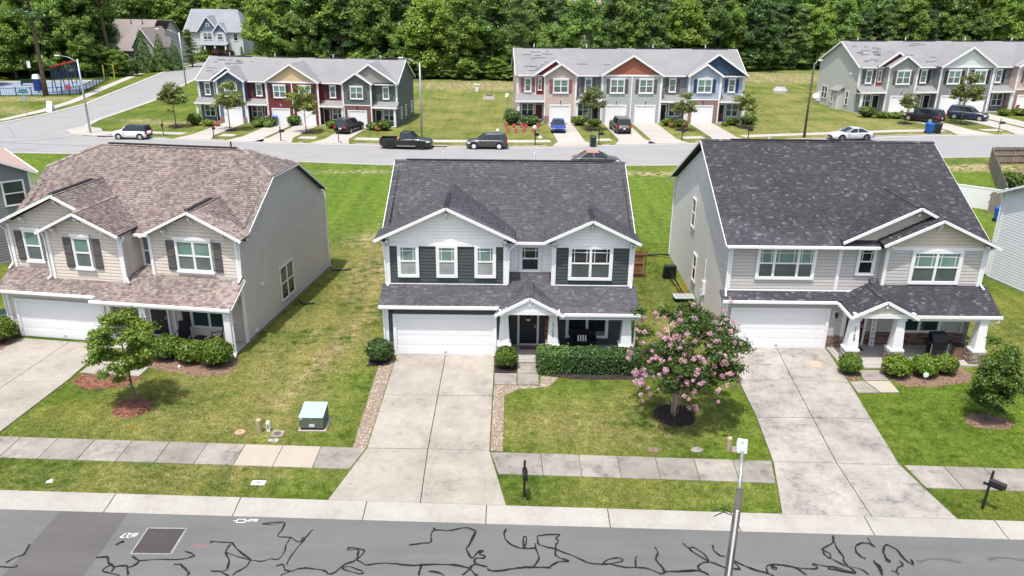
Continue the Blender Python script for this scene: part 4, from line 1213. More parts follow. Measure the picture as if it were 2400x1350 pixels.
rake(h, [(-0.82, -2.10, 2.58), (0.85, -2.10, 3.48), (2.52, -2.10, 2.58)], h=0.15)
for p0, p1 in (((-6.52, 0.9, 5.7), (-6.52, 6.25, 8.2)), ((6.14, 0.9, 5.62), (6.14, 6.25, 8.2))): rake(h, [p0, p1], 0.03, 0.10)
for bx in ((-6.2, -0.27, -0.06, 0.0, 5.38, 5.56), (1.98, 5.9, -0.06, 0, 5.38, 5.52), (-6.2, -0.27, -0.05, 0, 3.3, 3.42), (1.98, 5.9, -0.05, 0, 3.3, 3.42)):
    s = MB(); s.box(*bx); s.build('frieze_board', M_WHITE, h)
s = MB(); s.box(-6.45, -0.62, -1.62, -1.5, 2.70, 2.82); s.build('gutter', M_WHITE, h)
s = MB(); s.box(2.5, 6.17, -2.0, -1.88, 2.55, 2.67); s.build('gutter', M_WHITE, h)
s = MB(); s.box(0.1, 1.66, 0.33, 0.45, 5.37, 5.49); s.build('gutter', M_WHITE, h)
for bx in ((-0.6, 2.3, -2.02, -1.78, 2.62, 2.82), (2.3, 5.95, -1.80, -1.62, 2.40, 2.56), (-6.4, -0.5, -1.5, -1.2, 2.62, 2.66), (2.3, 6.1, -1.9, -1.3, 2.36, 2.40)):
    s = MB(); s.box(*bx); s.build('porch_beam', M_WHITE, h)
s = MB(); s.slab([(-6.3, -1.2, 2.6), (5.95, -1.2, 2.6), (5.95, 0, 2.95), (-6.3, 0, 2.95)], (0, 0, 0.03)); s.build('porch_ceiling', M_WHITE, h)
for x in (-6.14, -0.33): corner_board(h, x, -0.01, 3.36, 5.6)
for x in (2.04, 5.85): corner_board(h, x, -0.01, 3.36, 5.6)
corner_board(h, -6.13, -1.18, 0.75, 2.72, 0.09); corner_board(h, 5.84, -0.01, 0.15, 2.9, 0.07)
for x in (-5.12, -3.22, -1.33): window(h, (0, 0, 0), FRONT, x - 0.53, x + 0.53, 3.76, 5.47, 1, G_BLIND, G_SCREENL, 0.14, True)
window(h, (0, 0.9, 0), FRONT, 0.34, 1.46, 3.78, 5.24, 1, G_DARK, G_DARK, 0.14, True)
window(h, (0, 0, 0), FRONT, 2.76, 4.94, 3.70, 5.48, 2, G_DARK, G_MID, 0.14, True)
window(h, (0, 0, 0), FRONT, 2.74, 4.90, 0.56, 2.30, 2, G_DARK, G_DARK, 0.13, True, 0.72)
garage_door(h, (0, -1.18, 0), FRONT, -5.66, -0.9, 0.08, 2.12)
d_ = door(h, (0, 0, 0), FRONT, 0.40, 1.28, 0.15, 2.20, M_DARKDOOR)
for (x, num, sd) in ((-0.36, None, 1), (2.02, '2125', 5), (5.60, None, 9)): column(h, x, -1.42, 0.05, 0.80, 2.52, num, M_STONE, sd)
for (xa, xb, sd) in ((-6.22, -5.83, 31), (-0.73, -0.40, 32)):
    s = MB(); s.box(xa, xb, -1.20, -1.16, 0.0, 0.75); sb = s.build('stone_backing', M_MORTAR, h)
    stones_on(sb, (0, -1.2, 0), FRONT, xa, xb, 0.02, 0.75, M_STONE_B, sd)
for bx in ((-0.44, 5.95, -1.80, 0.0, 0.0, 0.15), (0.18, 1.42, -2.02, -1.80, 0.0, 0.13)):
    s = MB(); s.box(*bx); s.build('porch_floor', M_PORCH, h)
for x in (-3.2, 3.85): bracket(h, x, -0.02, 7.12 if x < 0 else 6.58)
for x, z in ((-6.1, 5.72), (-0.36, 5.74), (2.06, 5.72), (5.8, 5.66)): bracket(h, x, -0.02, z, 0.3, 0.4)
for bx in ((0.79, 0.91, -2.06, -1.98, 3.10, 3.34), (-0.56, -0.40, -2.1, -1.98, 2.6, 2.8), (2.1, 2.26, -2.1, -1.98, 2.6, 2.8)):
    s = MB(); s.box(*bx); s.build('gable_block', M_WHITE, h)
downspout(h, [(-6.62, -0.1, 5.76), (-6.30, -0.08, 5.55), (-6.24, -0.08, 3.5), (-6.12, -0.3, 3.38)])
downspout(h, [(0.16, 0.3, 5.44), (-0.16, -0.06, 5.2), (-0.20, -0.07, 3.45)])
downspout(h, [(6.16, -0.1, 5.66), (5.96, -0.08, 5.5), (5.93, -0.08, 3.5), (5.85, -0.3, 3.38)])
downspout(h, [(-6.38, -1.56, 2.72), (-6.26, -1.26, 2.5), (-6.26, -1.24, 0.15)])
downspout(h, [(6.08, -1.92, 2.56), (6.02, -1.6, 2.35), (6.02, -1.5, 0.9), (6.06, -1.35, 0.15)])
for x in (-3.9, 1.2):
    s = MB(); s.tube([(x, 7.4, 7.6), (x, 7.4, 8.55)], 0.05, 8); s.build('vent_pipe', M_WHITE, h)
s = MB(); s.box(-5.95, -5.85, -1.3, -1.2, 2.34, 2.5); s.build('security_camera', M_BLACK, h)

# ------------------------------------------------------------------ left house (taupe)
AL = RAD(8)
h = thing('house', 'left house with taupe lap siding, grey shutters and brown shingle roof', 'house', (-13.5, 36.78, 0), -AL)
wall_core(h, [(-12.3, 0.03), (-5.72, 0.03), (-5.72, 0.9), (-4.68, 0.9), (-4.68, 0.03), (-0.03, 0.03), (-0.03, 11.57), (-12.3, 11.57)], 0, 5.45, M_TAUPE)
wall_core(h, [(-12.3, -1.07), (-6.85, -1.07), (-6.85, 0.02), (-12.3, 0.02)], 0, 2.68, M_TAUPE)
wall_core(h, [(-9.72, -0.57), (-5.82, -0.57), (-5.82, 0.02), (-9.72, 0.02)], 3.2, 5.7, M_TAUPE)
s = MB()
siding(s, (0, -1.1, 0), FRONT, [(-12.33, 0), (-6.82, 0), (-6.82, 2.7), (-12.33, 2.7)])
siding(s, (-6.82, -1.1, 0), RIGHTW, [(0, 0.12), (1.1, 0.12), (1.1, 2.6), (0, 2.6)])
siding(s, (0, 0, 0), FRONT, [(-6.82, 0.12), (0, 0.12), (0, 3.0), (-6.82, 3.0)])
siding(s, (0, 0, 0), FRONT, [(-4.65, 3.4), (0, 3.4), (0, 5.62), (-2.2, 6.78), (-4.65, 5.6)])
siding(s, (0, -0.6, 0), FRONT, [(-9.75, 3.15), (-5.79, 3.15), (-5.79, 5.72), (-7.83, 6.66), (-9.75, 5.72)])
siding(s, (0, 0, 0), FRONT, [(-12.33, 3.4), (-9.7, 3.4), (-7.0, 5.9), (-7.0, 6.4), (-9.24, 7.32), (-12.33, 5.8)])
siding(s, (0, 0.9, 0), FRONT, [(-5.75, 3.5), (-4.65, 3.5), (-4.65, 5.5), (-5.75, 5.5)])
siding(s, (-5.79, -0.6, 0), RIGHTW, [(0, 3.3), (1.5, 3.6), (1.5, 5.55), (0, 5.7)])
siding(s, (0, 0, 0), RIGHTW, [(0, 0), (11.6, 0), (11.6, 5.6), (7.6, 7.78), (4.0, 7.78), (0, 5.6)])
siding(s, (-12.33, 11.6, 0), LEFTW, [(0, 0), (11.6, 0), (11.6, 5.6), (7.6, 7.78), (4.0, 7.78), (0, 5.6)])
siding(s, (0, 11.6, 0), BACKW, [(0, 0), (12.33, 0), (12.33, 5.5), (0, 5.5)])
stuff(s.build('siding', M_TAUPE, h))
rf = Roof(h, SH_L)
SLL = 0.62
zm = lambda y: 5.5 + SLL * (y - 0.4)
ybm = lambda z: 0.4 + (z - 5.5) / SLL
zr, yr = zm(5.8), 5.8
yk = ybm(7.82)
rf.plane([(-12.75, 0.35, zm(0.35)), (0.30, 0.35, zm(0.35)), (0.30, yk, 7.82), (-2.0, yr, zr), (-10.4, yr, zr), (-12.75, yk, 7.82)])
rf.plane([(0.30, 11.25, zm(0.35)), (-12.75, 11.25, zm(0.35)), (-12.75, 11.6 - yk, 7.82), (-10.4, yr, zr), (-2.0, yr, zr), (0.30, 11.6 - yk, 7.82)], expo=0.6)
rf.plane([(0.32, yk, 7.82), (0.32, 11.6 - yk, 7.82), (-2.0, yr, zr)])
rf.plane([(-12.77, 11.6 - yk, 7.82), (-12.77, yk, 7.82), (-10.4, yr, zr)])
gable(rf, -4.85, 0.42, -2.2, 5.68, 5.68, 7.02, -0.42, lambda z: ybm(z) + 0.02)
gable(rf, -10.0, -5.62, -7.83, 5.76, 5.76, 6.84, -1.0, lambda z: ybm(z) + 0.3)
gable(rf, -12.75, -6.0, -9.24, 5.86, 5.86, 7.52, -0.42, lambda z: ybm(z) + 0.02)
zl = lambda y: 3.50 + 0.5 * y
rf.plane([(-12.55, -1.5, zl(-1.5)), (-6.2, -1.5, zl(-1.5)), (-6.2, 0.0, zl(0)), (-12.55, 0.0, zl(0))])
rf.plane([(-7.15, -1.78, zl(-1.78) + 0.015), (0.22, -1.78, zl(-1.78) + 0.015), (0.22, -0.01, zl(0) + 0.015), (-6.3, -0.01, zl(0) + 0.015)])
rf.plane([(-5.78, -0.01, zl(0)), (-4.66, -0.01, zl(0)), (-4.66, 0.88, zl(0.3)), (-5.78, 0.88, zl(0.3))])
rf.finish()
ridge_cap(h, (-10.4, yr, zr + 0.02), (-2.0, yr, zr + 0.02), SH_L, (0.05, 0.95))
for a, b in (((0.32, yk, 7.84), (-2.0, yr, zr + 0.02)), ((0.32, 11.6 - yk, 7.84), (-2.0, yr, zr + 0.02)), ((-12.77, yk, 7.84), (-10.4, yr, zr + 0.02))): ridge_cap(h, a, b, SH_L)
ridge_cap(h, (-2.2, -0.42, 7.04), (-2.2, ybm(7.02), 7.04), SH_L, (0.02, 0.75))
ridge_cap(h, (-9.24, -0.42, 7.54), (-9.24, ybm(7.5), 7.54), SH_L, (0.02, 0.8))
ridge_cap(h, (-7.83, -1.0, 6.86), (-7.83, ybm(6.8), 6.86), SH_L)
rake(h, [(-4.87, -0.44, 5.60), (-2.2, -0.44, 6.93), (0.44, -0.44, 5.60)])
rake(h, [(-10.02, -1.02, 5.68), (-7.83, -1.02, 6.75), (-5.60, -1.02, 5.68)])
rake(h, [(-12.77, -0.44, 5.78), (-9.24, -0.44, 7.43), (-7.4, -0.44, 6.5)])
rake(h, [(0.31, 0.4, 5.45), (0.31, yk, 7.75), (0.33, 11.6 - yk, 7.75), (0.31, 11.25, 5.45)], 0.04, 0.10)
rake(h, [(0.23, -1.75, 2.55), (0.23, 0.0, 3.44)], 0.04, 0.10)
s = MB(); s.box(-12.6, -7.0, -1.62, -1.5, 2.63, 2.75); s.build('gutter', M_WHITE, h)
s = MB(); s.box(-7.15, 0.22, -1.90, -1.78, 2.51, 2.63); s.build('gutter', M_WHITE, h)
s = MB(); s.box(-5.66, -4.8, 0.22, 0.34, 5.38, 5.5); s.build('gutter', M_WHITE, h)
s = MB(); s.box(-6.9, 0.06, -1.70, -1.50, 2.34, 2.50); s.slab([(-0.09, -1.5, 2.34), (-0.09, 0, 3.05), (0.06, 0, 3.05), (0.06, -1.5, 2.34)], (0, 0, 0.16)); s.build('porch_beam', M_WHITE, h)
s = MB(); s.slab([(-6.82, -1.6, 2.50), (0.0, -1.6, 2.50), (0.0, 0, 3.1), (-6.82, 0, 3.1)], (0, 0, 0.03)); s.build('porch_ceiling', M_WHITE, h)
for x in (-4.50, -0.10):
    s = MB(); s.box(x - 0.17, x + 0.17, -1.72, -1.40, 0.1, 2.36); s.box(x - 0.2, x + 0.2, -1.75, -1.37, 0.1, 0.22)
    c = s.build('porch_post', M_WHITE, h)
    if x < -1:
        wall_text(c, '2', 0.24, x, -1.73, 1.95, M_BLACK, 90, 'house_number')
s = MB(); s.box(-6.85, -6.6, -1.15, -0.95, 0.12, 2.5); s.build('corner_board', M_WHITE, h)
s = MB(); s.box(-0.02, 0.05, -0.2, 0.06, 0.1, 3.4); s.build('corner_board', M_WHITE, h)
for (x, y, z0, z1) in ((-0.06, 0, 3.4, 5.7), (-4.60, 0, 3.4, 5.6), (-12.25, 0, 3.4, 5.8), (-12.25, -1.1, 0.7, 2.7)): corner_board(h, x, y - 0.01, z0, z1, 0.08)
corner_board(h, -9.68, -0.61, 3.2, 5.75, 0.08); corner_board(h, -5.86, -0.61, 3.2, 5.75, 0.08)
window(h, (0, 0, 0), FRONT, -3.25, -1.35, 3.82, 5.44, 2, G_BLIND, G_SCREEN, 0.09, False, header=True)
shutter(h, (0, 0, 0), FRONT, -3.74, -3.33, 3.82, 5.38, M_SHUT); shutter(h, (0, 0, 0), FRONT, -1.27, -0.86, 3.82, 5.38, M_SHUT)
window(h, (0, -0.6, 0), FRONT, -8.36, -7.40, 3.86, 5.50, 1, G_BLIND, G_SCREEN, 0.09, header=True)
shutter(h, (0, -0.6, 0), FRONT, -8.86, -8.45, 3.86, 5.44, M_SHUT); shutter(h, (0, -0.6, 0), FRONT, -7.31, -6.90, 3.86, 5.44, M_SHUT)
window(h, (0, 0, 0), FRONT, -11.52, -10.56, 3.86, 5.50, 1, G_BLIND, G_SCREEN, 0.09, header=True)
shutter(h, (0, 0, 0), FRONT, -12.0, -11.6, 3.86, 5.44, M_SHUT); shutter(h, (0, 0, 0), FRONT, -10.48, -10.08, 3.86, 5.44, M_SHUT)
window(h, (0, 0.9, 0), FRONT, -5.68, -4.72, 3.62, 5.30, 1, G_BLIND, G_SCREEN, 0.11)
window(h, (0, 0, 0), FRONT, -2.95, -0.95, 0.75, 2.35, 2, G_DARKG, G_DARKG, 0.09, False, 0.82)
shutter(h, (0, 0, 0), FRONT, -3.42, -3.02, 0.75, 2.3, M_SHUTB)
door(h, (0, 0, 0), FRONT, -5.15, -4.25, 0.12, 2.2, M_DARKDOOR)
s = MB(); wbox(s, (0, 0, 0), FRONT, -6.6, -5.6, 0.12, 2.3, 0.0, 0.03); s.build('alcove_panel', mat('alcove_tan', (0.20, 0.165, 0.13), 0.7), h)
for xa in (-6.7, -5.6, -3.92):
    s = MB(); s.box(xa, xa + 0.1, -0.06, 0.0, 0.12, 2.5); s.build('trim_board', M_WHITE, h)
garage_door(h, (0, -1.1, 0), FRONT, -11.72, -7.05, 0.08, 2.05)
window(h, (0, 0, 0), RIGHTW, 4.22, 6.06, 0.62, 2.62, 2, G_DARKG, G_DARK, 0.08)
s = MB(); s.box(-6.82, 0.02, -1.78, 0.0, 0.0, 0.12); s.build('porch_floor', M_PORCH, h)
s = MB(); s.box(-0.02, 0.03, 0.0, 11.6, 0.0, 0.16); s.build('foundation', mat('foundation_grey', (0.26, 0.26, 0.255), 0.9), h)
s = MB(); s.box(-12.33, -11.9, -1.13, -1.1, 0, 0.7); sb = s.build('stone_backing', M_MORTAR, h)
stones_on(sb, (0, -1.12, 0), FRONT, -12.34, -11.9, 0.02, 0.7, M_STONE_B, 41)
for x, y, z in ((-2.2, 0, 6.62), (-3.7, 0, 5.95), (-0.6, 0, 5.9), (-7.83, -0.6, 6.5), (-9.2, -0.6, 5.92), (-6.5, -0.6, 5.92), (-9.24, 0, 7.15), (-11.3, 0, 6.2)): bracket(h, x, y - 0.02, z, 0.3, 0.32)
downspout(h, [(0.36, -0.1, 5.6), (0.12, -0.05, 5.4), (0.06, -0.05, 3.7), (0.02, -0.35, 3.45)])
downspout(h, [(-5.62, -0.5, 5.58), (-5.72, -0.66, 5.3), (-5.72, -0.68, 3.5), (-5.55, -0.8, 3.25)])
downspout(h, [(-9.96, -0.6, 5.6), (-9.84, -0.66, 5.35), (-9.84, -0.68, 3.4), (-10.0, -0.8, 3.2)])
downspout(h, [(-12.72, -0.1, 5.75), (-12.42, -0.06, 5.5), (-12.4, -0.06, 3.7), (-12.5, -0.3, 3.45)])
downspout(h, [(-12.5, -1.56, 2.66), (-12.4, -1.18, 2.45), (-12.4, -1.16, 0.15)])
downspout(h, [(0.12, -1.84, 2.52), (0.12, -1.6, 2.3), (0.12, -1.58, 0.25), (0.2, -1.9, 0.12)])
downspout(h, [(0.32, 11.3, 5.4), (0.10, 11.55, 5.2), (0.10, 11.55, 0.2)])
s = MB(); s.tube([(-2.9, 6.1, 8.6), (-2.9, 6.1, 9.15)], 0.045, 8); s.build('vent_pipe', M_BLACK, h)
s = MB(); s.box(0.0, 0.12, 2.05, 2.2, 2.42, 2.58); s.build('wall_vent', M_WHITE, h)
s = MB(); s.box(0.0, 0.1, 0.9, 1.0, 0.25, 0.36); s.build('wall_vent', M_WHITE, h)

# ------------------------------------------------------------------ right house (grey)
h = thing('house', 'right house with grey lap siding, cream gables and blotchy black roof', 'house', (16.0, 36.6, 0), 0)
BY = 14.9
wall_core(h, [(-5.17, 0.63), (7.17, 0.63), (7.17, BY - 0.03), (-5.17, BY - 0.03)], 0, 5.45, M_GREYS)
wall_core(h, [(2.33, 0.18), (7.17, 0.18), (7.17, 0.64), (2.33, 0.64)], 3.2, 5.6, M_GREYS)
wall_core(h, [(-5.27, 0.23), (0.87, 0.23), (0.87, 0.64), (-5.27, 0.64)], 0, 2.72, M_GREYS)
s = MB()
siding(s, (0, 0.2, 0), FRONT, [(-5.3, 0), (0.9, 0), (0.9, 2.72), (-5.3, 2.72)])
siding(s, (0.9, 0.2, 0), RIGHTW, [(0, 0.15), (0.45, 0.15), (0.45, 2.7), (0, 2.7)])
siding(s, (0, 0.6, 0), FRONT, [(0.9, 0.15), (7.2, 0.15), (7.2, 3.2), (0.9, 3.2)])
siding(s, (0, 0.6, 0), FRONT, [(-5.2, 3.0), (2.3, 3.0), (2.3, 5.5), (-5.2, 5.5)])
siding(s, (0, 0.15, 0), FRONT, [(2.3, 3.5), (7.2, 3.5), (7.2, 5.46), (2.3, 5.46)])
siding(s, (2.3, 0.65, 0), LEFTW, [(0, 3.5), (0.5, 3.5), (0.5, 5.5), (0, 5.5)])
siding(s, (7.2, 0.15, 0), RIGHTW, [(0, 0), (BY - 0.15, 0), (BY - 0.15, 5.5), ((BY - 0.15) / 2, 9.0), (0, 5.5)])
siding(s, (0, BY, 0), BACKW, [(-7.2, 0), (5.2, 0), (5.2, 5.5), (-7.2, 5.5)])
stuff(s.build('siding', M_GREYS, h))
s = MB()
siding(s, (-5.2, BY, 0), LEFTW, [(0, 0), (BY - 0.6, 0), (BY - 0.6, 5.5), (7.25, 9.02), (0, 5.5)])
stuff(s.build('siding', M_GREYSUNLIT, h))
s = MB()
siding(s, (0, 0.15, 0), FRONT, [(2.3, 5.58), (7.2, 5.58), (7.2, 5.8), (4.6, 6.98), (2.3, 5.82)], 0.17)
siding(s, (0, 0.6, 0), FRONT, [(0.5, 5.6), (5.5, 5.6), (5.5, 6.5), (3.65, 7.4), (0.5, 5.85)], 0.17)
siding(s, (0, -1.68, 0), FRONT, [(0.55, 2.82), (3.25, 2.82), (1.9, 3.36)], 0.17)
stuff(s.build('shake_siding', M_CREAM, h))
rf = Roof(h, SH_R)
SR = 0.5
yr = 7.75
zm = lambda y: 5.55 + SR * (y - 0.2)
zr = zm(yr)
ybm = lambda z: 0.2 + (z - 5.55) / SR
rf.plane([(-5.5, 0.2, zm(0.2)), (7.55, 0.2, zm(0.2)), (7.55, yr, zr), (-5.5, yr, zr)])
rf.plane([(7.55, 2 * yr - 0.2, zm(0.2)), (-5.5, 2 * yr - 0.2, zm(0.2)), (-5.5, yr, zr), (7.55, yr, zr)], expo=0.6)
gable(rf, 1.98, 7.62, 4.6, 5.80, 5.72, 7.10, -0.28, lambda z: ybm(z) + 0.3)
gable(rf, 0.15, 7.3, 3.65, 5.80, 5.80, 7.58, 0.18, lambda z: ybm(z) + 0.02)
rf.plane([(-5.5, -0.12, 2.78), (0.9, -0.12, 2.78), (0.9, 0.59, 3.06), (-5.5, 0.59, 3.06)])
zl = lambda y: 3.52 + 0.55 * y
ybl = lambda z: (z - 3.52) / 0.55
rf.plane([(1.95, -1.55, zl(-1.55)), (7.6, -1.55, zl(-1.55)), (7.6, 0.14, zl(0.14)), (1.95, 0.14, zl(0.14))])
rf.plane([(1.9, -0.1, zl(-0.1)), (2.32, -0.1, zl(-0.1)), (2.32, 0.59, zl(0.45)), (1.9, 0.59, zl(0.45))])
zp = 3.50
rf.plane([(0.28, 0.59, 2.64), (0.28, -1.78, 2.64), (1.9, -1.78, zp), (1.9, 0.59, zp)])
rf.plane([(3.52, -1.78, 2.64), (3.52, ybl(2.64) + 0.03, 2.64), (1.9, ybl(zp) + 0.03, zp), (1.9, -1.78, zp)])
rf.finish()
ridge_cap(h, (-5.5, yr, zr + 0.02), (7.55, yr, zr + 0.02), SH_R, (0.13, 0.6))
ridge_cap(h, (4.6, -0.28, 7.12), (4.6, ybm(7.1), 7.12), SH_R)
ridge_cap(h, (3.65, 0.18, 7.60), (3.65, ybm(7.58), 7.60), SH_R)
ridge_cap(h, (1.9, -1.78, zp + 0.02), (1.9, 0.57, zp + 0.02), SH_R)
rake(h, [(1.96, -0.30, 5.72), (4.6, -0.30, 7.01), (7.64, -0.30, 5.64)])
rake(h, [(0.15, 0.16, 5.72), (3.65, 0.16, 7.49), (4.9, 0.16, 6.86)])
rake(h, [(0.26, -1.80, 2.58), (1.9, -1.80, zp - 0.09), (3.54, -1.80, 2.56)], h=0.15)
for x in (-5.52, 7.57): rake(h, [(x, 0.2, zm(0.2) - 0.08), (x, yr, zr - 0.08), (x, 2 * yr - 0.2, zm(0.2) - 0.08)], 0.03, 0.11)
s = MB(); s.box(-5.5, 1.98, 0.08, 0.2, 5.44, 5.56); s.build('gutter', M_WHITE, h)
s = MB(); s.box(-5.5, 0.2, -0.24, -0.12, 2.67, 2.79); s.build('gutter', M_WHITE, h)
s = MB(); s.beam((0.24, -0.2, 2.70), (0.24, -1.80, 2.62), 0.11, 0.11); s.build('gutter', M_WHITE, h)
s = MB(); s.box(3.5, 7.62, -1.67, -1.55, 2.55, 2.67); s.build('gutter', M_WHITE, h)
for bx in ((0.42, 3.4, -1.72, -1.50, 2.56, 2.80), (3.4, 7.2, -1.5, -1.3, 2.36, 2.58), (-5.4, 0.4, -0.12, 0.2, 2.64, 2.68)):
    s = MB(); s.box(*bx); s.build('porch_beam', M_WHITE, h)
s = MB(); s.box(0.4, 7.3, -1.5, 0.6, 2.52, 2.56); s.build('porch_ceiling', M_WHITE, h)
for bx in ((2.3, 7.2, 0.10, 0.15, 5.42, 5.60), (2.3, 7.2, 0.1, 0.15, 3.44, 3.54), (-5.2, 2.3, 0.55, 0.6, 2.98, 3.10)):
    s = MB(); s.box(*bx); s.build('frieze_board', M_WHITE, h)
for (x, y, z0, z1) in ((-5.12, 0.6, 3.0, 5.5), (0.28, 0.6, 3.0, 5.5), (2.38, 0.15, 3.5, 5.6), (7.12, 0.15, 3.5, 5.6), (-5.2, 0.2, 0, 2.7), (0.82, 0.2, 0.2, 2.7)): corner_board(h, x, y - 0.01, z0, z1, 0.08)
corner_board(h, 7.12, 0.59, 0.15, 2.9, 0.08)
window(h, (0, 0.6, 0), FRONT, -3.85, -0.90, 3.68, 5.42, 3, G_BLIND, G_MID, 0.15, True, widths=[0.75, 1.2, 0.75])
window(h, (0, 0.6, 0), FRONT, 1.12, 2.06, 3.95, 5.42, 1, G_DARK, G_DARK, 0.14, True)
window(h, (0, 0.15, 0), FRONT, 3.58, 6.10, 3.68, 5.46, 2, G_BLIND, G_MID, 0.16, True)
window(h, (0, 0.6, 0), FRONT, 3.78, 6.0, 0.85, 2.45, 2, G_DARKG, G_DARKG, 0.13, False, 0.8)
window(h, (-5.2, BY, 0), LEFTW, 5.7, 6.6, 3.9, 5.7, 1, G_DARK, G_DARK, 0.10); window(h, (-5.2, BY, 0), LEFTW, 7.1, 8.0, 1.0, 2.7, 1, G_DARK, G_DARK, 0.10)
garage_door(h, (0, 0.2, 0), FRONT, -4.80, -0.10, 0.08, 2.15)
door(h, (0, 0.6, 0), FRONT, 1.12, 2.05, 0.15, 2.25, M_REDDOOR)
lantern(h, 0.36, 0.18, 1.95)
for (x, num, sd) in ((0.66, '2129', 61), (2.84, None, 65), (6.85, None, 69)): column(h, x, -1.36, 0.05, 0.78, 2.5, num, M_STONE, sd)
s = MB(); s.box(2.2, 7.2, 0.56, 0.6, 0.15, 0.85); sb = s.build('stone_backing', M_MORTAR, h); stones_on(sb, (0, 0.56, 0), FRONT, 2.2, 7.2, 0.15, 0.85, M_STONE_B, 71)
s = MB(); s.box(0.08, 0.9, 0.16, 0.2, 0, 0.8); sb = s.build('stone_backing', M_MORTAR, h); stones_on(sb, (0, 0.16, 0), FRONT, 0.08, 0.9, 0.02, 0.8, M_STONE_B, 72)
for bx in ((0.30, 7.3, -1.78, 0.6, 0.0, 0.15), (0.14, 0.26, -1.78, 0.16, 0, 0.17), (1.2, 2.4, -2.1, -1.78, 0.0, 0.13)):
    s = MB(); s.box(*bx); s.build('porch_floor', M_PORCH, h)
for x, y, z in ((4.6, 0.13, 6.78), (3.65, 0.58, 7.2), (7.1, 0.13, 5.72), (2.42, 0.13, 5.72), (0.3, 0.58, 5.5), (1.9, -1.7, 3.22)): bracket(h, x, y, z, 0.3 if z > 4 else 0.1, 0.4 if z > 4 else 0.14)
downspout(h, [(-5.44, 0.14, 5.46), (-5.26, 0.5, 5.3), (-5.24, 0.52, 3.2), (-5.34, 0.0, 2.95)])
downspout(h, [(-5.46, -0.16, 2.7), (-5.36, 0.12, 2.5), (-5.36, 0.14, 0.2)])
downspout(h, [(7.5, -0.1, 5.66), (7.24, 0.06, 5.5), (7.22, 0.08, 3.7), (7.3, -0.2, 3.5)])
downspout(h, [(7.5, -1.6, 2.56), (7.45, -1.6, 2.35), (7.1, -1.36, 2.2)])
downspout(h, [(-5.5, 2 * yr - 0.25, 5.45), (-5.26, BY - 0.05, 5.25), (-5.26, BY - 0.05, 0.2)])
s = MB(); s.tube([(-1.2, 9.2, 8.3), (-1.2, 9.2, 9.25)], 0.05, 8); s.build('vent_pipe', M_WHITE, h)
s = MB(); s.box(-5.36, -5.2, 4.6, 4.9, 1.2, 2.0); s.box(-5.3, -5.2, 5.2, 5.35, 0.9, 1.3); s.tube([(-5.26, 4.75, 0.1), (-5.26, 4.75, 3.3)], 0.03, 6); s.build('meter_box', M_WHITE, h)

# ------------------------------------------------------------------ neighbours cut by the frame
h = thing('house', 'grey house at the left edge with dark window and pinkish roof', 'house', (-31.15, 50.0, 0), RAD(42))
wall_core(h, [(-9, 0.03), (-0.03, 0.03), (-0.03, 9), (-9, 9)], 0, 5.7)
s = MB(); siding(s, (0, 0, 0), FRONT, [(-9, 0), (0, 0), (0, 5.9), (-4.5, 8.15), (-9, 5.9)]); siding(s, (0, 0, 0), RIGHTW, [(0, 0), (9, 0), (9, 5.8), (0, 5.8)]); stuff(s.build('siding', M_GREYFAR, h))
s = MB(); s.slab([(0.35, -0.35, 5.82), (0.35, 9.4, 5.82), (-4.5, 9.4, 8.25), (-4.5, -0.35, 8.25)], (0, 0, -0.1)); s.slab([(-4.5, -0.35, 8.25), (-4.5, 9.4, 8.25), (-9.4, 9.4, 5.80), (-9.4, -0.35, 5.80)], (0, 0, -0.1)); s.build('roof', RF_PINK, h)
rake(h, [(0.37, -0.37, 5.72), (-4.5, -0.37, 8.14), (-9.4, -0.37, 5.72)])
s = MB(); s.box(0.32, 0.44, -0.35, 9.4, 5.70, 5.81); s.build('gutter', M_WHITE, h)
corner_board(h, -0.08, -0.01, 0, 5.8, 0.08)
window(h, (0, 0, 0), FRONT, -1.75, -0.45, 3.75, 5.4, 1, G_DARKG, G_DARK, 0.09)
downspout(h, [(0.36, -0.1, 5.66), (0.12, -0.05, 5.3), (0.1, -0.05, 0.2)])
s = MB(); s.box(-9, 0, -0.03, 0.05, 0, 0.18); s.build('foundation', mat('foundation_grey', (0.26, 0.26, 0.255), 0.9), h)

h = thing('house', 'white lap sided house wall at the right edge', 'house', (30.62, 47.9, 0), RAD(14))
wall_core(h, [(0.03, -11), (7, -11), (7, -0.03), (0.03, -0.03)], 0, 5.6, M_WHITES)
s = MB(); siding(s, (0, 0, 0), LEFTW, [(0, 0.12), (11, 0.12), (11, 5.65), (5.5, 8.2), (0, 5.65)]); siding(s, (0, 0, 0), BACKW, [(-7, 0.12), (0, 0.12), (0, 5.65), (-7, 5.65)]); stuff(s.build('siding', M_WHITES, h))
s = MB(); s.slab([(-0.3, 0.4, 5.62), (7.3, 0.4, 5.62), (7.3, -5.5, 8.35), (-0.3, -5.5, 8.35)], (0, 0, -0.1)); s.slab([(-0.3, -5.5, 8.35), (7.3, -5.5, 8.35), (7.3, -11.4, 5.62), (-0.3, -11.4, 5.62)], (0, 0, -0.1)); s.build('roof', RF_GREY, h)
rake(h, [(-0.32, 0.4, 5.52), (-0.32, -5.5, 8.25), (-0.32, -11.4, 5.52)])
s = MB(); s.box(-0.05, 0.1, -11, 0.0, 0, 0.14); s.build('foundation', mat('foundation_grey', (0.26, 0.26, 0.255), 0.9), h)
s = MB(); s.box(-0.04, 0.1, -0.12, 0.04, 0.1, 5.6); s.build('corner_board', M_WHITE, h)
downspout(h, [(-0.25, 0.3, 5.5), (-0.1, 0.1, 5.2), (-0.08, 0.08, 0.2)])

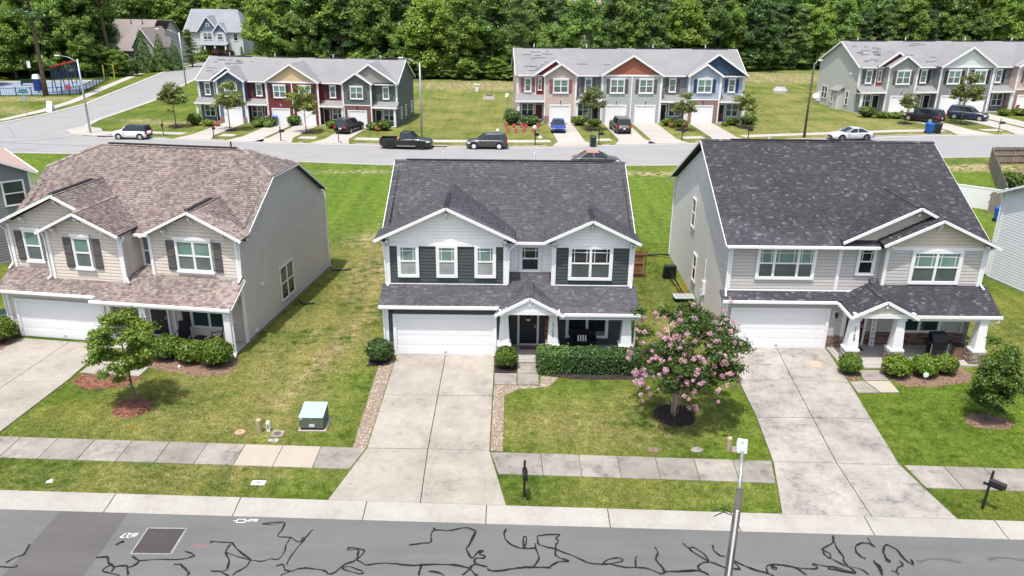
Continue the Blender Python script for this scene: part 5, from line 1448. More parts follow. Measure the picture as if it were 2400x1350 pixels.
# ------------------------------------------------------------------ townhouse rows across the far street
def cm(name, c): return mat(name, c, 0.6, 0.06, 1.0)
def roof_slab(parent, planes, mm, name='roof', t=0.12):
    s = MB()
    for pts in planes:
        P = [Vector(p) for p in pts]
        n = (P[1] - P[0]).cross(P[2] - P[0]).normalized()
        if n.z < 0: n = -n
        s.slab(P, n * -t)
    return s.build(name, mm, parent)
def row(label, loc, rot, sc, k, patches, seed, ends=('plain', 'plain')):
    h = thing('townhouse_row', label, 'townhouse', loc, rot, scale=sc)
    W, D = 30.5, 12.2
    zm = lambda y: 6.15 + 0.53 * (y - 1.0)
    ybm = lambda z: 1.0 + (z - 6.15) / 0.53
    yr = 6.7; zr = zm(yr)
    # walls
    def walls(nm, x0, x1, y, z0, z1, mm, poly=None):
        s = MB(); siding(s, (0, y, 0), FRONT, poly or [(x0, z0), (x1, z0), (x1, z1), (x0, z1)], 0.2, 0.014)
        return stuff(s.build(nm, mm, h))
    s = MB(); s.box(0.03, W - 0.03, 1.33, D, 0, 6.1); s.build('wall', k['eR'], h)
    for (a, b, mm) in ((3.53, 7.67, k['c1']), (11.13, 19.01, k['cb']), (22.73, 26.97, k['c4'])):
        s = MB(); s.box(a, b, 0.03, 1.34, 0, 6.2); s.build('wall', mm, h)
    walls('siding', 0, 2.45, 1.3, 0, 6.15, k['c1r']); walls('siding', 2.45, 3.5, 1.3, 0, 6.15, k['strip'])
    walls('siding', 7.7, 11.1, 1.3, 0, 6.15, k['c2']); walls('siding', 19.04, 22.7, 1.3, 0, 6.15, k['c3']); walls('siding', 27, W, 1.3, 0, 6.15, k['c4r'])
    walls('siding', 3.5, 7.7, 0, 0, 0, k['c1'], [(3.5, 0), (7.7, 0), (7.7, 6.3), (5.65, 7.55), (3.5, 6.3)])
    walls('siding', 11.1, 19.04, 0, 0, 6.15, k['cb'])
    walls('gable_siding', 0, 0, 0, 0, 0, k['cg'], [(11.1, 6.3), (19.04, 6.3), (15.07, 8.62)])
    if k['low4'] is None:
        walls('siding', 22.7, 27, 0, 0, 0, k['c4'], [(22.7, 0), (27, 0), (27, 6.3), (24.86, 7.6), (22.7, 6.3)])
    else:
        walls('siding', 22.7, 27, 0, 0, 0, k['c4'], [(22.7, 3.15), (27, 3.15), (27, 6.3), (24.86, 7.6), (22.7, 6.3)])
        s = MB(); s.box(22.68, 23.4, -0.05, 0.03, 0, 3.1); s.box(26.2, 27.02, -0.05, 0.03, 0, 3.1); s.box(23.4, 26.2, -0.05, 0.03, 2.45, 3.1); s.box(26.98, 27.04, -0.04, 1.3, 0, 3.1)
        s.build('brick_facing', k['low4'], h)
        s = MB(); s.box(22.7, 27, -0.07, 0.0, 3.1, 3.22); s.build('frieze_board', M_WHITE, h)
    if k.get('base1'):
        s = MB(); s.box(3.48, 4.2, -0.06, 0.0, 0, 0.95); s.box(7.0, 7.72, -0.06, 0.0, 0, 0.95); s.build('brick_facing', k['base1'], h)
    walls('gable_siding', 0, 0, 0.95, 0, 0, k['g1'], [(2.5, 6.35), (7.6, 6.35), (4.95, 8.0)])
    walls('gable_siding', 0, 0, 0.95, 0, 0, k['g4'], [(22.9, 6.35), (30.3, 6.35), (26.6, 8.75)])
    for xx, bs, mm in ((3.5, LEFTW, k['c1']), (7.7, RIGHTW, k['c1']), (11.1, LEFTW, k['cb']), (19.04, RIGHTW, k['cb']), (22.7, LEFTW, k['c4']), (27.0, RIGHTW, k['c4'])):
        s = MB()
        O = (xx, 1.3, 0) if bs is LEFTW else (xx, 0, 0)
        siding(s, O, bs, [(0, 0), (1.3, 0), (1.3, 6.2), (0, 6.2)], 0.2); stuff(s.build('siding', mm, h))
    s = MB()
    siding(s, (W, 1.3, 0), RIGHTW, [(0, 0), (D - 1.3, 0), (D - 1.3, 6.2), (yr - 1.3, zr - 0.15), (0, 6.2)], 0.2); stuff(s.build('end_siding', k['eR'], h))
    s = MB()
    siding(s, (0, D, 0), LEFTW, [(0, 0), (D - 1.3, 0), (D - 1.3, 6.2), (D - yr, zr - 0.15), (0, 6.2)], 0.2); stuff(s.build('end_siding', k['eL'], h))
    # roofs
    yb = 2 * yr - 1.0
    roof_slab(h, [[(-0.3, 0.95, zm(0.95)), (W + 0.3, 0.95, zm(0.95)), (W + 0.3, yr, zr), (-0.3, yr, zr)], [(W + 0.3, yb, zm(1.0)), (-0.3, yb, zm(1.0)), (-0.3, yr, zr), (W + 0.3, yr, zr)]], RF_GREY)
    def gr(x0, x1, xp, ze, zp, yf, full=True):
        f = lambda z: ybm(z) + 0.05
        roof_slab(h, [[(x0, f(ze), ze), (x0, yf, ze), (xp, yf, zp), (xp, f(zp), zp)], [(x1, yf, ze), (x1, f(ze), ze), (xp, f(zp), zp), (xp, yf, zp)]], RF_GREY, 'gable_roof')
        rake(h, [(x0, yf - 0.03, ze - 0.08), (xp, yf - 0.03, zp - 0.08), (x1, yf - 0.03, ze - 0.08)], 0.06, 0.24)
    gr(3.25, 7.95, 5.65, 6.22, 7.75, -0.32); gr(10.85, 19.3, 15.07, 6.25, 8.85, -0.32); gr(22.45, 27.3, 24.86, 6.22, 7.8, -0.32)
    gr(2.2, 7.7, 4.95, 6.3, 8.15, 0.62); gr(22.6, 30.85, 26.6, 6.25, 9.0, 0.62)
    for j, (a, b) in enumerate(((0, 3.5), (7.7, 11.1), (19.04, 22.7), (27, W))):
        a2, b2 = (a - 0.3, b) if j == 0 else ((a, b + 0.3) if j == 3 else (a, b))
        roof_slab(h, [[(a2, -0.15, 2.95), (b2, -0.15, 2.95), (b2, 1.3, 3.6), (a2, 1.3, 3.6)]], RF_GREY, 'porch_roof')
        s = MB(); s.box(a2, b2, -0.27, -0.15, 2.78, 2.97); s.build('gutter', M_WHITE, h)
        s = MB(); s.box(a2 if j == 0 else a, b2 if j == 3 else b, -0.12, 1.3, 2.72, 2.78); s.build('porch_ceiling', M_WHITE, h)
        s = MB(); s.box(a, b, -0.1, 1.3, 0, 0.12); s.build('porch_floor', M_FARCON, h)
        s = MB(); s.box(a, b, 0.85, 0.97, 6.0, 6.16); s.build('gutter', M_WHITE, h)
        xp = (0.12, 7.9, 22.5, W - 0.12)[j]
        s = MB(); s.box(xp - 0.13, xp + 0.13, -0.1, 0.16, 0.12, 2.8); s.build('porch_post', M_WHITE, h)
    s = MB(); s.box(11.1, 19.04, -0.06, 0.0, 6.12, 6.34); s.build('frieze_board', M_WHITE, h)
    s = MB(); s.box(15.0, 15.14, -0.05, 0.0, 0, 6.12); s.build('trim_board', M_WHITE, h)
    for x in (3.56, 7.64, 11.18, 18.96, 22.78, 26.94): corner_board(h, x, -0.005, 0.0, 6.25, 0.09, 0.05)
    corner_board(h, 0.08, 1.29, 3.5, 6.15, 0.09, 0.05); corner_board(h, W - 0.08, 1.29, 3.5, 6.15, 0.09, 0.05); corner_board(h, 2.45, 1.29, 3.5, 6.1, 0.06, 0.05)
    rake(h, [(-0.32, 0.95, zm(0.95) - 0.1), (-0.32, yr, zr - 0.1), (-0.32, yb, zm(1.0) - 0.1)], 0.06, 0.2); rake(h, [(W + 0.32, 0.95, zm(0.95) - 0.1), (W + 0.32, yr, zr - 0.1), (W + 0.32, yb, zm(1.0) - 0.1)], 0.06, 0.2)
    # openings
    F = FRONT
    def win2(u0, u1, y, z0, z1, sh=None, n=2, up_=G_BLIND, lo=G_SCREEN, head=True):
        window(h, (0, y, 0), F, u0, u1, z0, z1, n, up_, lo, 0.10, False, header=head)
        if sh is not None:
            shutter(h, (0, y, 0), F, u0 - 0.50, u0 - 0.08, z0, z1, sh); shutter(h, (0, y, 0), F, u1 + 0.08, u1 + 0.50, z0, z1, sh)
    win2(0.95, 1.85, 1.3, 4.0, 5.7, k['s1'], 1); win2(2.70, 3.25, 1.3, 4.2, 5.7, None, 1)
    win2(4.65, 6.65, -0.0, 4.0, 5.7, k['s1']); win2(9.0, 9.95, 1.3, 4.0, 5.7, k['s2'], 1)
    win2(12.2, 14.1, 0, 4.0, 5.75, k['s2']); win2(16.05, 17.95, 0, 4.0, 5.75, k['s2']); win2(20.35, 21.3, 1.3, 4.0, 5.7, k['s2'], 1)
    win2(23.85, 25.8, 0, 4.1, 5.8, k['s4']); win2(28.4, 29.35, 1.3, 4.0, 5.7, k['s4'], 1)
    for (a, b) in ((0.55, 2.25), (8.0, 9.75), (20.5, 22.25), (28.35, 30.1)): win2(a, b, 1.3, 0.75, 2.55, None, 2, G_MID, G_DARKG, False)
    for (a, dm) in ((2.5, k['d1']), (10.1, k['d2']), (19.3, k['d3']), (27.25, k['d4'])): door(h, (0, 1.3, 0), F, a, a + 0.85, 0.12, 2.3, dm)
    for a, b in ((4.35, 6.95), (11.85, 14.4), (15.75, 18.3), (23.5, 26.1)): garage_door(h, (0, 0, 0), F, a, b, 0.02, 2.3, 0.14, 4, False)
    for x in (13.1, 17.0, 24.8, 5.65): lantern(h, x, -0.01, 2.85)
    for (x, z1) in ((3.5, 6.1), (7.72, 6.1), (11.05, 6.1), (19.1, 6.1), (22.65, 6.1), (27.05, 6.1)):
        downspout(h, [(x, -0.2, z1), (x, -0.1, z1 - 0.3), (x, -0.1, 3.3 if x not in (11.05, 19.1) else 0.2)])
    downspout(h, [(-0.2, 0.9, 6.1), (-0.1, 1.2, 5.9), (-0.1, 1.22, 3.7)]); downspout(h, [(W + 0.25, 0.9, 6.1), (W + 0.1, 1.2, 5.9), (W + 0.1, 1.22, 3.7)])
    downspout(h, [(W + 0.25, -0.2, 2.85), (W + 0.05, -0.05, 2.6), (W + 0.05, -0.05, 0.2)]); downspout(h, [(-0.25, -0.2, 2.85), (-0.05, -0.05, 2.6), (-0.05, -0.05, 0.2)])
    # ridge vents, pipes, lifted shingles
    for (a, b) in ((1.0, 6.5), (9, 14), (16.5, 21.5), (24.5, 29.5)):
        s = MB(); s.box(a, b, yr - 0.16, yr + 0.16, zr - 0.02, zr + 0.08); s.build('ridge_vent', M_VENT, h)
    for x in (2.6, 9.9, 19.2, 26.6):
        s = MB(); s.tube([(x, yr + 0.8, zr - 0.5), (x, yr + 0.8, zr + 0.5)], 0.07, 8); s.build('vent_pipe', M_WHITE, h)
    rnd = random.Random(seed)
    for (x0, x1, n) in patches:
        for i in range(n):
            x = rnd.uniform(x0, x1); y = rnd.uniform(1.8, 6.0); l = rnd.uniform(0.4, 1.6)
            s = MB(); s.slab([(x, y, zm(y) + 0.015), (x + l, y, zm(y) + 0.015), (x + l, y + 0.16, zm(y + 0.16) + 0.015), (x, y + 0.16, zm(y + 0.16) + 0.015)], (0, 0, -0.05))
            s.build('missing_shingle_patch', mat('bare_roof_felt', (0.085, 0.085, 0.10), 0.9, 0.2), h)
    if ends[1] == 'windows':
        for (a, b, z0, z1, n) in ((1.9, 2.7, 0.8, 2.6, 1), (4.7, 5.5, 0.8, 2.6, 1), (8.4, 9.9, 0.8, 2.6, 2)): window(h, (W, 1.3, 0), RIGHTW, a, b, z0, z1, n, G_MID, G_DARK, 0.09)
    if ends[0] == 'windows':
        window(h, (0, D, 0), LEFTW, 1.6, 3.3, 0.9, 2.7, 2, G_MID, G_DARKG, 0.09); window(h, (0, D, 0), LEFTW, 8.3, 9.1, 0.8, 2.7, 1, G_MID, G_DARK, 0.09)
        s = MB(); s.box(-0.75, 0.0, 4.6, 6.6, 0, 2.6); s.build('bump_out', k['eL'], h)
        roof_slab(h, [[(-1.0, 6.8, 2.55), (-1.0, 4.4, 2.55), (0, 4.4, 3.2), (0, 6.8, 3.2)]], RF_GREY, 'bump_out_roof')
        s = MB(); s.box(-0.79, -0.72, 4.56, 4.7, 0, 2.6); s.build('corner_board', M_WHITE, h)
        window(h, (-0.75, 6.6, 0), LEFTW, 0.15, 0.75, 0.8, 2.4, 1, G_MID, G_DARK, 0.09)
        s = MB(); s.box(-0.1, 0, 3.2, 3.5, 4.9, 5.2); s.build('floodlight', M_WHITE, h)
        s = MB(); s.box(-0.2, 0, 10.9, 11.5, 0.3, 1.6); s.build('meter_box', M_WHITE, h)
    return h
SB, DR, GG_, GN = cm('siding_slate_blue', (0.085, 0.125, 0.185)), cm('siding_dark_red', (0.155, 0.030, 0.034)), cm('siding_green_grey', (0.125, 0.145, 0.135)), cm('siding_sage', (0.30, 0.305, 0.265))
TAN, BEI, RUST = cm('siding_tan', (0.62, 0.47, 0.28)), cm('siding_beige', (0.55, 0.435, 0.385)), cm('shake_rust', (0.36, 0.125, 0.075))
GR1, GR2, LB, NV = cm('siding_grey_mid', (0.225, 0.23, 0.23)), cm('siding_grey_light', (0.40, 0.415, 0.41)), cm('siding_light_blue', (0.37, 0.43, 0.51)), cm('shake_navy', (0.035, 0.065, 0.125))
SG, LG, OW, SL = cm('siding_stone_grey', (0.50, 0.505, 0.475)), cm('siding_pebble', (0.34, 0.35, 0.335)), cm('siding_offwhite', (0.66, 0.70, 0.67)), cm('siding_slate', (0.20, 0.21, 0.235))
SMV, SNV, SBR = cm('shutter_mauve', (0.27, 0.10, 0.12)), cm('shutter_navy', (0.02, 0.045, 0.13)), cm('shutter_brown', (0.09, 0.07, 0.06))
DRED = cm('siding_red', (0.24, 0.02, 0.025))
row('left townhouse row with slate blue, dark red and green units', (-41.3, 104.3, 0), RAD(-6), 0.865,
    dict(c1=SB, c1r=SB, strip=SB, c2=DR, cb=DR, cg=TAN, c3=DR, c4=GG_, c4r=GG_, low4=M_BRICK_R, g1=SB, g4=GN, eL=SB, eR=GG_, s1=SBR, s2=M_SHUTB, s4=M_SHUT, d1=M_DARKDOOR, d2=M_DARKDOOR, d3=M_DARKDOOR, d4=M_DARKDOOR, base1=M_BRICK_M), [(0.3, 4.5, 16), (3, 8, 5)], 5, ('plain', 'windows'))
row('middle townhouse row with beige, grey, rust gabled and light blue units', (0.5, 106.2, 0), RAD(3), 1.0,
    dict(c1=BEI, c1r=BEI, strip=DRED, c2=GR1, cb=GR2, cg=RUST, c3=GR1, c4=LB, c4r=LB, low4=M_BRICK_M, g1=DRED, g4=NV, eL=BEI, eR=LB, s1=SMV, s2=M_SHUT, s4=SNV, d1=M_REDDOOR, d2=M_DARKDOOR, d3=M_DARKDOOR, d4=cm('door_navy', (0.015, 0.03, 0.05)), base1=M_BRICK_M), [(0.3, 5, 20), (8, 14, 3)], 6)
row('right townhouse row cut by the frame with pale grey end wall', (50.5, 117.3, 0), RAD(8), 1.07,
    dict(c1=LG, c1r=LG, strip=RUST, c2=SL, cb=GR1, cg=OW, c3=SL, c4=BEI, c4r=BEI, low4=M_BRICK_M, g1=DR, g4=BEI, eL=SG, eR=BEI, s1=M_SHUT, s2=M_SHUTB, s4=M_SHUT, d1=M_DARKDOOR, d2=M_DARKDOOR, d3=M_DARKDOOR, d4=M_DARKDOOR), [(0.5, 5, 22), (6, 12, 10)], 7, ('windows', 'plain'))
ROWS = [((-41.3, 104.3), RAD(-6), 0.865), ((0.5, 106.2), RAD(3), 1.0), ((50.5, 117.3), RAD(8), 1.07)]
def rowpt(i, x, y):
    (ox, oy), a, s_ = ROWS[i]
    return (ox + s_ * (x * math.cos(a) - y * math.sin(a)), oy + s_ * (x * math.sin(a) + y * math.cos(a)))
# driveways, sidewalk sections, verges' curbs on the far side
drives = []
for i in range(3):
    for gx_ in (5.65, 13.1, 17.05, 24.8):
        p0, p1 = rowpt(i, gx_ - 1.65, -0.1), rowpt(i, gx_ + 1.65, -0.1)
        dx, dy = rowpt(i, gx_, -12); cx, cy = rowpt(i, gx_, 0)
        d = Vector((dx - cx, dy - cy)).normalized()
        def ext(p, off):
            q = Vector(p)
            for _ in range(400):
                if q.y <= FE(q.x) + off: break
                q += d * 0.1
            return (q.x, q.y)
        e0, e1 = ext(p0, 2.9), ext(p1, 2.9)
        f0, f1 = ext(p0, 0.0), ext(p1, 0.0)
        drives.append((f0[0] - 0.9, f1[0] + 0.9))
        c0 = ((p0[0] + p1[0]) / 2, (p0[1] + p1[1]) / 2); c1 = ((e0[0] + e1[0]) / 2, (e0[1] + e1[1]) / 2)
        mid = lambda a, b, t: (a[0] + (b[0] - a[0]) * t, a[1] + (b[1] - a[1]) * t)
        slabs = [[mid(p0, e0, 0.5), mid(p1, e1, 0.5), p1, p0], [e0, e1, mid(p1, e1, 0.5), mid(p0, e0, 0.5)],
                 [(f0[0] - 0.9, f0[1]), (f1[0] + 0.9, f1[1]), e1, e0]]
        bed = MB()
        for q in slabs: bed.prism(q, 0.0, 0.035)
        root = struct(bed.build('driveway', M_MORTAR))
        for q in slabs:
            s = MB(); s.prism(inset(q, 0.02), 0.0, 0.05); s.build('slab', M_FARCON, root)
drives.sort()
xcur = -49.0
bounds = [(-49.0, None)]
segs = []
for a, b in drives:
    if a > xcur + 0.3: segs.append((xcur, a))
    xcur = max(xcur, b)
segs.append((xcur, 120))
for a, b in segs:
    n = max(2, int((b - a) / 3) + 1)
    X = np.linspace(a, b, n)
    m = MB(); strip([(x, FE(x) + 2.6) for x in X], 0.0, 1.45, 0.0, 0.04, m); struct(m.build('sidewalk', M_FARCON))
    X2 = np.linspace(a + 0.7, b - 0.7, n) if b - a > 2 else X
    m = MB(); strip([(x, FE(x)) for x in X2], 0.0, 0.18, 0.0, 0.13, m); struct(m.build('curb', M_FARCON))
m = MB(); strip([(x, FE(x)) for x in range(-48, 124, 4)], -0.55, -0.004, 0.0, 0.022, m); struct(m.build('gutter_strip', M_FARCON))
m = MB(); m.prism([(-55.2, 97.5), (-52.9, 94.6), (-49.4, 93.6), (-47, 95.9), (-50.3, 96.8), (-51.5, 98.9), (-54.2, 100.2)], 0, 0.06); struct(m.build('sidewalk', M_FARCON))

# ------------------------------------------------------------------ houses on the hill road and beyond the trees
h = thing('house', 'white gabled house with blue gable and blue grey roof at top left', 'house', (-82, 206, 0), RAD(-4))
WS, BS = cm('siding_house_white', (0.62, 0.64, 0.67)), cm('shake_steel_blue', (0.14, 0.20, 0.30))
s = MB(); s.box(0, 14.5, 0.03, 12, 0, 5.6); s.build('wall', WS, h)
s = MB(); siding(s, (0, 0, 0), FRONT, [(0, 0), (14.5, 0), (14.5, 5.6), (0, 5.6)], 0.25); siding(s, (0, 12, 0), LEFTW, [(0, 0), (12, 0), (12, 5.6), (6, 10.2), (0, 5.6)], 0.25); siding(s, (14.5, 0, 0), RIGHTW, [(0, 0), (12, 0), (12, 5.6), (6, 10.2), (0, 5.6)], 0.25); stuff(s.build('siding', WS, h))
roof_slab(h, [[(-0.4, -0.5, 5.4), (14.9, -0.5, 5.4), (11.5, 6, 10.6), (-0.4, 6, 10.6)], [(14.9, 12.5, 5.4), (-0.4, 12.5, 5.4), (-0.4, 6, 10.6), (11.5, 6, 10.6)], [(14.9, -0.5, 5.4), (14.9, 12.5, 5.4), (11.5, 6, 10.6)]], RF_BLUE)
s = MB(); siding(s, (0, -0.5, 0), FRONT, [(3.6, 5.7), (8.6, 5.7), (6.1, 8.9)], 0.3); siding(s, (0, -0.9, 0), FRONT, [(7.6, 5.6), (10.8, 5.6), (9.2, 7.4)], 0.3); stuff(s.build('gable_siding', BS, h))
s = MB(); s.box(3.8, 8.4, -0.45, 0.05, 3.0, 5.7); s.box(7.8, 10.6, -0.85, 0.05, 3.0, 5.6); s.build('bay_wall', WS, h)
roof_slab(h, [[(3.2, 4.6, 5.5), (3.2, -0.8, 5.5), (6.1, -0.8, 9.2), (6.1, 4.6, 9.2)], [(9.0, -0.8, 5.5), (9.0, 4.6, 5.5), (6.1, 4.6, 9.2), (6.1, -0.8, 9.2)], [(7.3, 2, 5.4), (7.3, -1.2, 5.4), (9.2, -1.2, 7.6), (9.2, 2, 7.6)], [(11.1, -1.2, 5.4), (11.1, 2, 5.4), (9.2, 2, 7.6), (9.2, -1.2, 7.6)]], RF_BLUE, 'gable_roof')
rake(h, [(3.2, -0.82, 5.4), (6.1, -0.82, 9.1), (9.0, -0.82, 5.4)], 0.07, 0.25); rake(h, [(7.3, -1.22, 5.3), (9.2, -1.22, 7.5), (11.1, -1.22, 5.3)], 0.07, 0.25); rake(h, [(-0.42, -0.5, 5.3), (-0.42, 6, 10.5), (-0.42, 12.5, 5.3)], 0.07, 0.25)
roof_slab(h, [[(3.0, -2.6, 2.5), (11.2, -2.6, 2.5), (11.2, -0.4, 3.1), (3.0, -0.4, 3.1)]], RF_BLUE, 'porch_roof')
for x in (3.3, 5.6, 8.2, 10.9):
    s = MB(); s.box(x - 0.18, x + 0.18, -2.5, -2.14, 0, 2.5); s.build('porch_post', M_WHITE, h)
window(h, (0, -0.45, 0), FRONT, 4.6, 7.0, 3.6, 5.3, 2, G_BLIND, G_MID, 0.14); window(h, (0, -0.85, 0), FRONT, 8.4, 9.9, 3.6, 5.2, 1, G_BLIND, G_MID, 0.14); window(h, (0, -0.5, 0), FRONT, 5.7, 6.5, 6.7, 7.5, 1, G_DARK, G_DARK, 0.1)
window(h, (0, 0, 0), FRONT, 12.1, 13.4, 3.4, 5.2, 1, G_MID, G_DARK, 0.14); window(h, (0, 12, 0), LEFTW, 5.3, 6.3, 7.0, 8.8, 1, G_DARK, G_DARK, 0.14)
s = MB(); s.box(4.0, 10.6, -0.2, -0.02, 0.2, 2.3); s.build('porch_shade_panel', mat('porch_shade', (0.10, 0.09, 0.085), 0.8), h)  # solid dark panel, painted as the shade under the porch roof

h = thing('house', 'low house with long mauve shingle roof and grey gable at top left', 'house', (-91, 176, 0), RAD(-7))
GW = cm('siding_pale_grey_green', (0.44, 0.45, 0.42))
BRW = brick_mat('brick_painted_pale', (0.55, 0.53, 0.51), (0.46, 0.43, 0.41), (0.6, 0.58, 0.56))
s = MB(); s.box(0, 15.5, 0.03, 13, 0, 3.4); s.build('wall', GW, h)
s = MB(); s.prism([(0.0, 0.0), (-0.05, 0.0), (-0.05, 13), (0.0, 13)], 0, 3.4); s.build('brick_facing', BRW, h)
s = MB(); siding(s, (-0.02, 13, 0), LEFTW, [(0, 3.4), (13, 3.4), (6.5, 9.0)], 0.25); siding(s, (15.5, 0, 0), RIGHTW, [(0, 0), (13, 0), (13, 3.4), (6.5, 9.0), (0, 3.4)], 0.25); siding(s, (0, 0, 0), FRONT, [(0, 0), (15.5, 0), (15.5, 3.4), (0, 3.4)], 0.25); stuff(s.build('siding', GW, h))
roof_slab(h, [[(-0.5, -0.5, 3.2), (12.5, -0.5, 3.2), (12.5, 6.5, 9.3), (-0.5, 6.5, 9.3)], [(16, 13.5, 3.2), (-0.5, 13.5, 3.2), (-0.5, 6.5, 9.3), (16, 6.5, 9.3)]], RF_MAUVE)
s = MB(); s.box(11.8, 16.6, -3.0, 4, 0, 4.2); s.build('wall', GW, h)
s = MB(); siding(s, (0, -3.03, 0), FRONT, [(11.8, 0), (16.6, 0), (16.6, 4.2), (14.2, 7.6), (11.8, 4.2)], 0.25); stuff(s.build('siding', GW, h))
roof_slab(h, [[(11.4, 5, 4.0), (11.4, -3.4, 4.0), (14.2, -3.4, 8.1), (14.2, 5, 8.1)], [(17.0, -3.4, 4.0), (17.0, 5, 4.0), (14.2, 5, 8.1), (14.2, -3.4, 8.1)]], RF_MAUVE, 'gable_roof')
rake(h, [(11.4, -3.42, 3.9), (14.2, -3.42, 8.0), (17.0, -3.42, 3.9)], 0.07, 0.22); rake(h, [(-0.52, -0.5, 3.1), (-0.52, 6.5, 9.2), (-0.52, 13.5, 3.1)], 0.07, 0.22)
window(h, (0, -3.05, 0), FRONT, 13.7, 14.7, 3.9, 5.6, 1, G_MID, G_DARK, 0.12)
s = MB(); wbox(s, (0, -3.05, 0), FRONT, 12.7, 16.0, 0, 2.2, 0, 0.05); s.build('garage_door', cm('garage_tan', (0.50, 0.43, 0.36)), h)
for x in (7.0, 9.6):
    s = MB(); s.tube([(x, 5.4, 8.0), (x, 5.4, 9.3)], 0.09, 6); s.build('vent_pipe', M_BLACK, h)
def plain_house(label, loc, rot, wd, dp, ht, rh, wall, roofm):
    h = thing('house', label, 'house', loc, rot)
    s = MB(); s.box(0, wd, 0, dp, 0, ht); s.slab([(0, 0, ht), (0, dp, ht), (0, dp / 2, ht + rh)], (0.02, 0, 0)); s.slab([(wd - 0.02, 0, ht), (wd - 0.02, dp, ht), (wd - 0.02, dp / 2, ht + rh)], (0.02, 0, 0)); s.build('wall', wall, h)
    roof_slab(h, [[(-0.4, -0.5, ht - 0.3), (wd + 0.4, -0.5, ht - 0.3), (wd + 0.4, dp / 2, ht + rh), (-0.4, dp / 2, ht + rh)], [(wd + 0.4, dp + 0.5, ht - 0.3), (-0.4, dp + 0.5, ht - 0.3), (-0.4, dp / 2, ht + rh), (wd + 0.4, dp / 2, ht + rh)]], roofm)
    for i in range(3):
        a = wd * (0.15 + 0.27 * i)
        window(h, (0, 0, 0), FRONT, a, a + 1.3, ht - 2.2, ht - 0.6, 1, G_MID, G_DARK, 0.12)
        window(h, (0, 0, 0), FRONT, a, a + 1.3, 0.9, 2.6, 1, G_MID, G_DARK, 0.12)
    return h
plain_house('small white house glimpsed through the pines beside the top left houses', (-76, 240, 0), RAD(4), 9, 9, 8.5, 3.2, WS, RF_GREY)
plain_house('pale house glimpsed over the trees behind the middle townhouses', (17, 262, 0), RAD(-6), 15, 10, 11.5, 4, cm('siding_pale_mauve', (0.56, 0.53, 0.53)), RF_MAUVE)
plain_house('pale house glimpsed between the treetops right of the middle townhouses', (46, 270, 0), RAD(3), 9, 9, 13.0, 4, cm('siding_pale_mauve', (0.56, 0.53, 0.53)), RF_MAUVE)
plain_house('grey white house glimpsed through the trees behind the left townhouses', (-62, 250, 0), RAD(-3), 14, 10, 8.0, 4, WS, RF_GREY)

# ------------------------------------------------------------------ plants
def leaf_quads(C, N, size, rng, fold=0.25, aspect=1.0):
    """C centres (n,3), N rough normals (n,3) -> one small folded quad per leaf"""
    n = len(C)
    N = N + rng.normal(0, 0.55, (n, 3)); N /= np.linalg.norm(N, axis=1)[:, None] + 1e-9
    T = rng.normal(0, 1, (n, 3)); T -= N * (T * N).sum(1)[:, None]; T /= np.linalg.norm(T, axis=1)[:, None] + 1e-9
    B = np.cross(N, T)
    s = (size * rng.uniform(0.6, 1.35, n))[:, None]
    V = np.stack([C - T * s, C - B * s * 0.55 * aspect + N * s * fold, C + T * s, C + B * s * 0.55 * aspect + N * s * fold * 0.5], 1).reshape(-1, 3)
    F = np.arange(4 * n).reshape(n, 4)
    return V, F
def clump_cloud(rng, centres, radii, per, flat=0.75, shell=0.55):
    """points spread over a set of clumps, biased to the outside"""
    P = []; N = []
    for c, r in zip(centres, radii):
        k = max(4, int(per * (r ** 1.6)))
        d = rng.normal(0, 1, (k, 3)); d /= np.linalg.norm(d, axis=1)[:, None]
        d[:, 2] = np.abs(d[:, 2]) * 0.3 + d[:, 2] * 0.7
        rr = r * (shell + (1 - shell) * rng.random(k)) * (1 + 0.22 * rng.normal(0, 1, k))
        p = c + d * rr[:, None] * np.array((1, 1, flat))
        nn = d.copy(); nn[:, 2] += 0.5
        P.append(p); N.append(nn)
    return np.concatenate(P), np.concatenate(N)
def crown_round(rng, cz, R, Hh, n, rc, lo=0.35, low=False):
    """clump centres on and inside an uneven ellipsoid"""
    C = []; Rr = []
    for i in range(n):
        d = rng.normal(0, 1, 3); d /= np.linalg.norm(d)
        if d[2] < -0.5 and not low: d[2] *= 0.5
        r = rng.uniform(lo, 0.92) ** 0.6
        q = d * r * np.array((R, R, Hh)) * (1 + 0.12 * rng.normal())
        C.append(q + np.array((0, 0, cz))); Rr.append(rc * rng.uniform(0.65, 1.3))
    return C, Rr
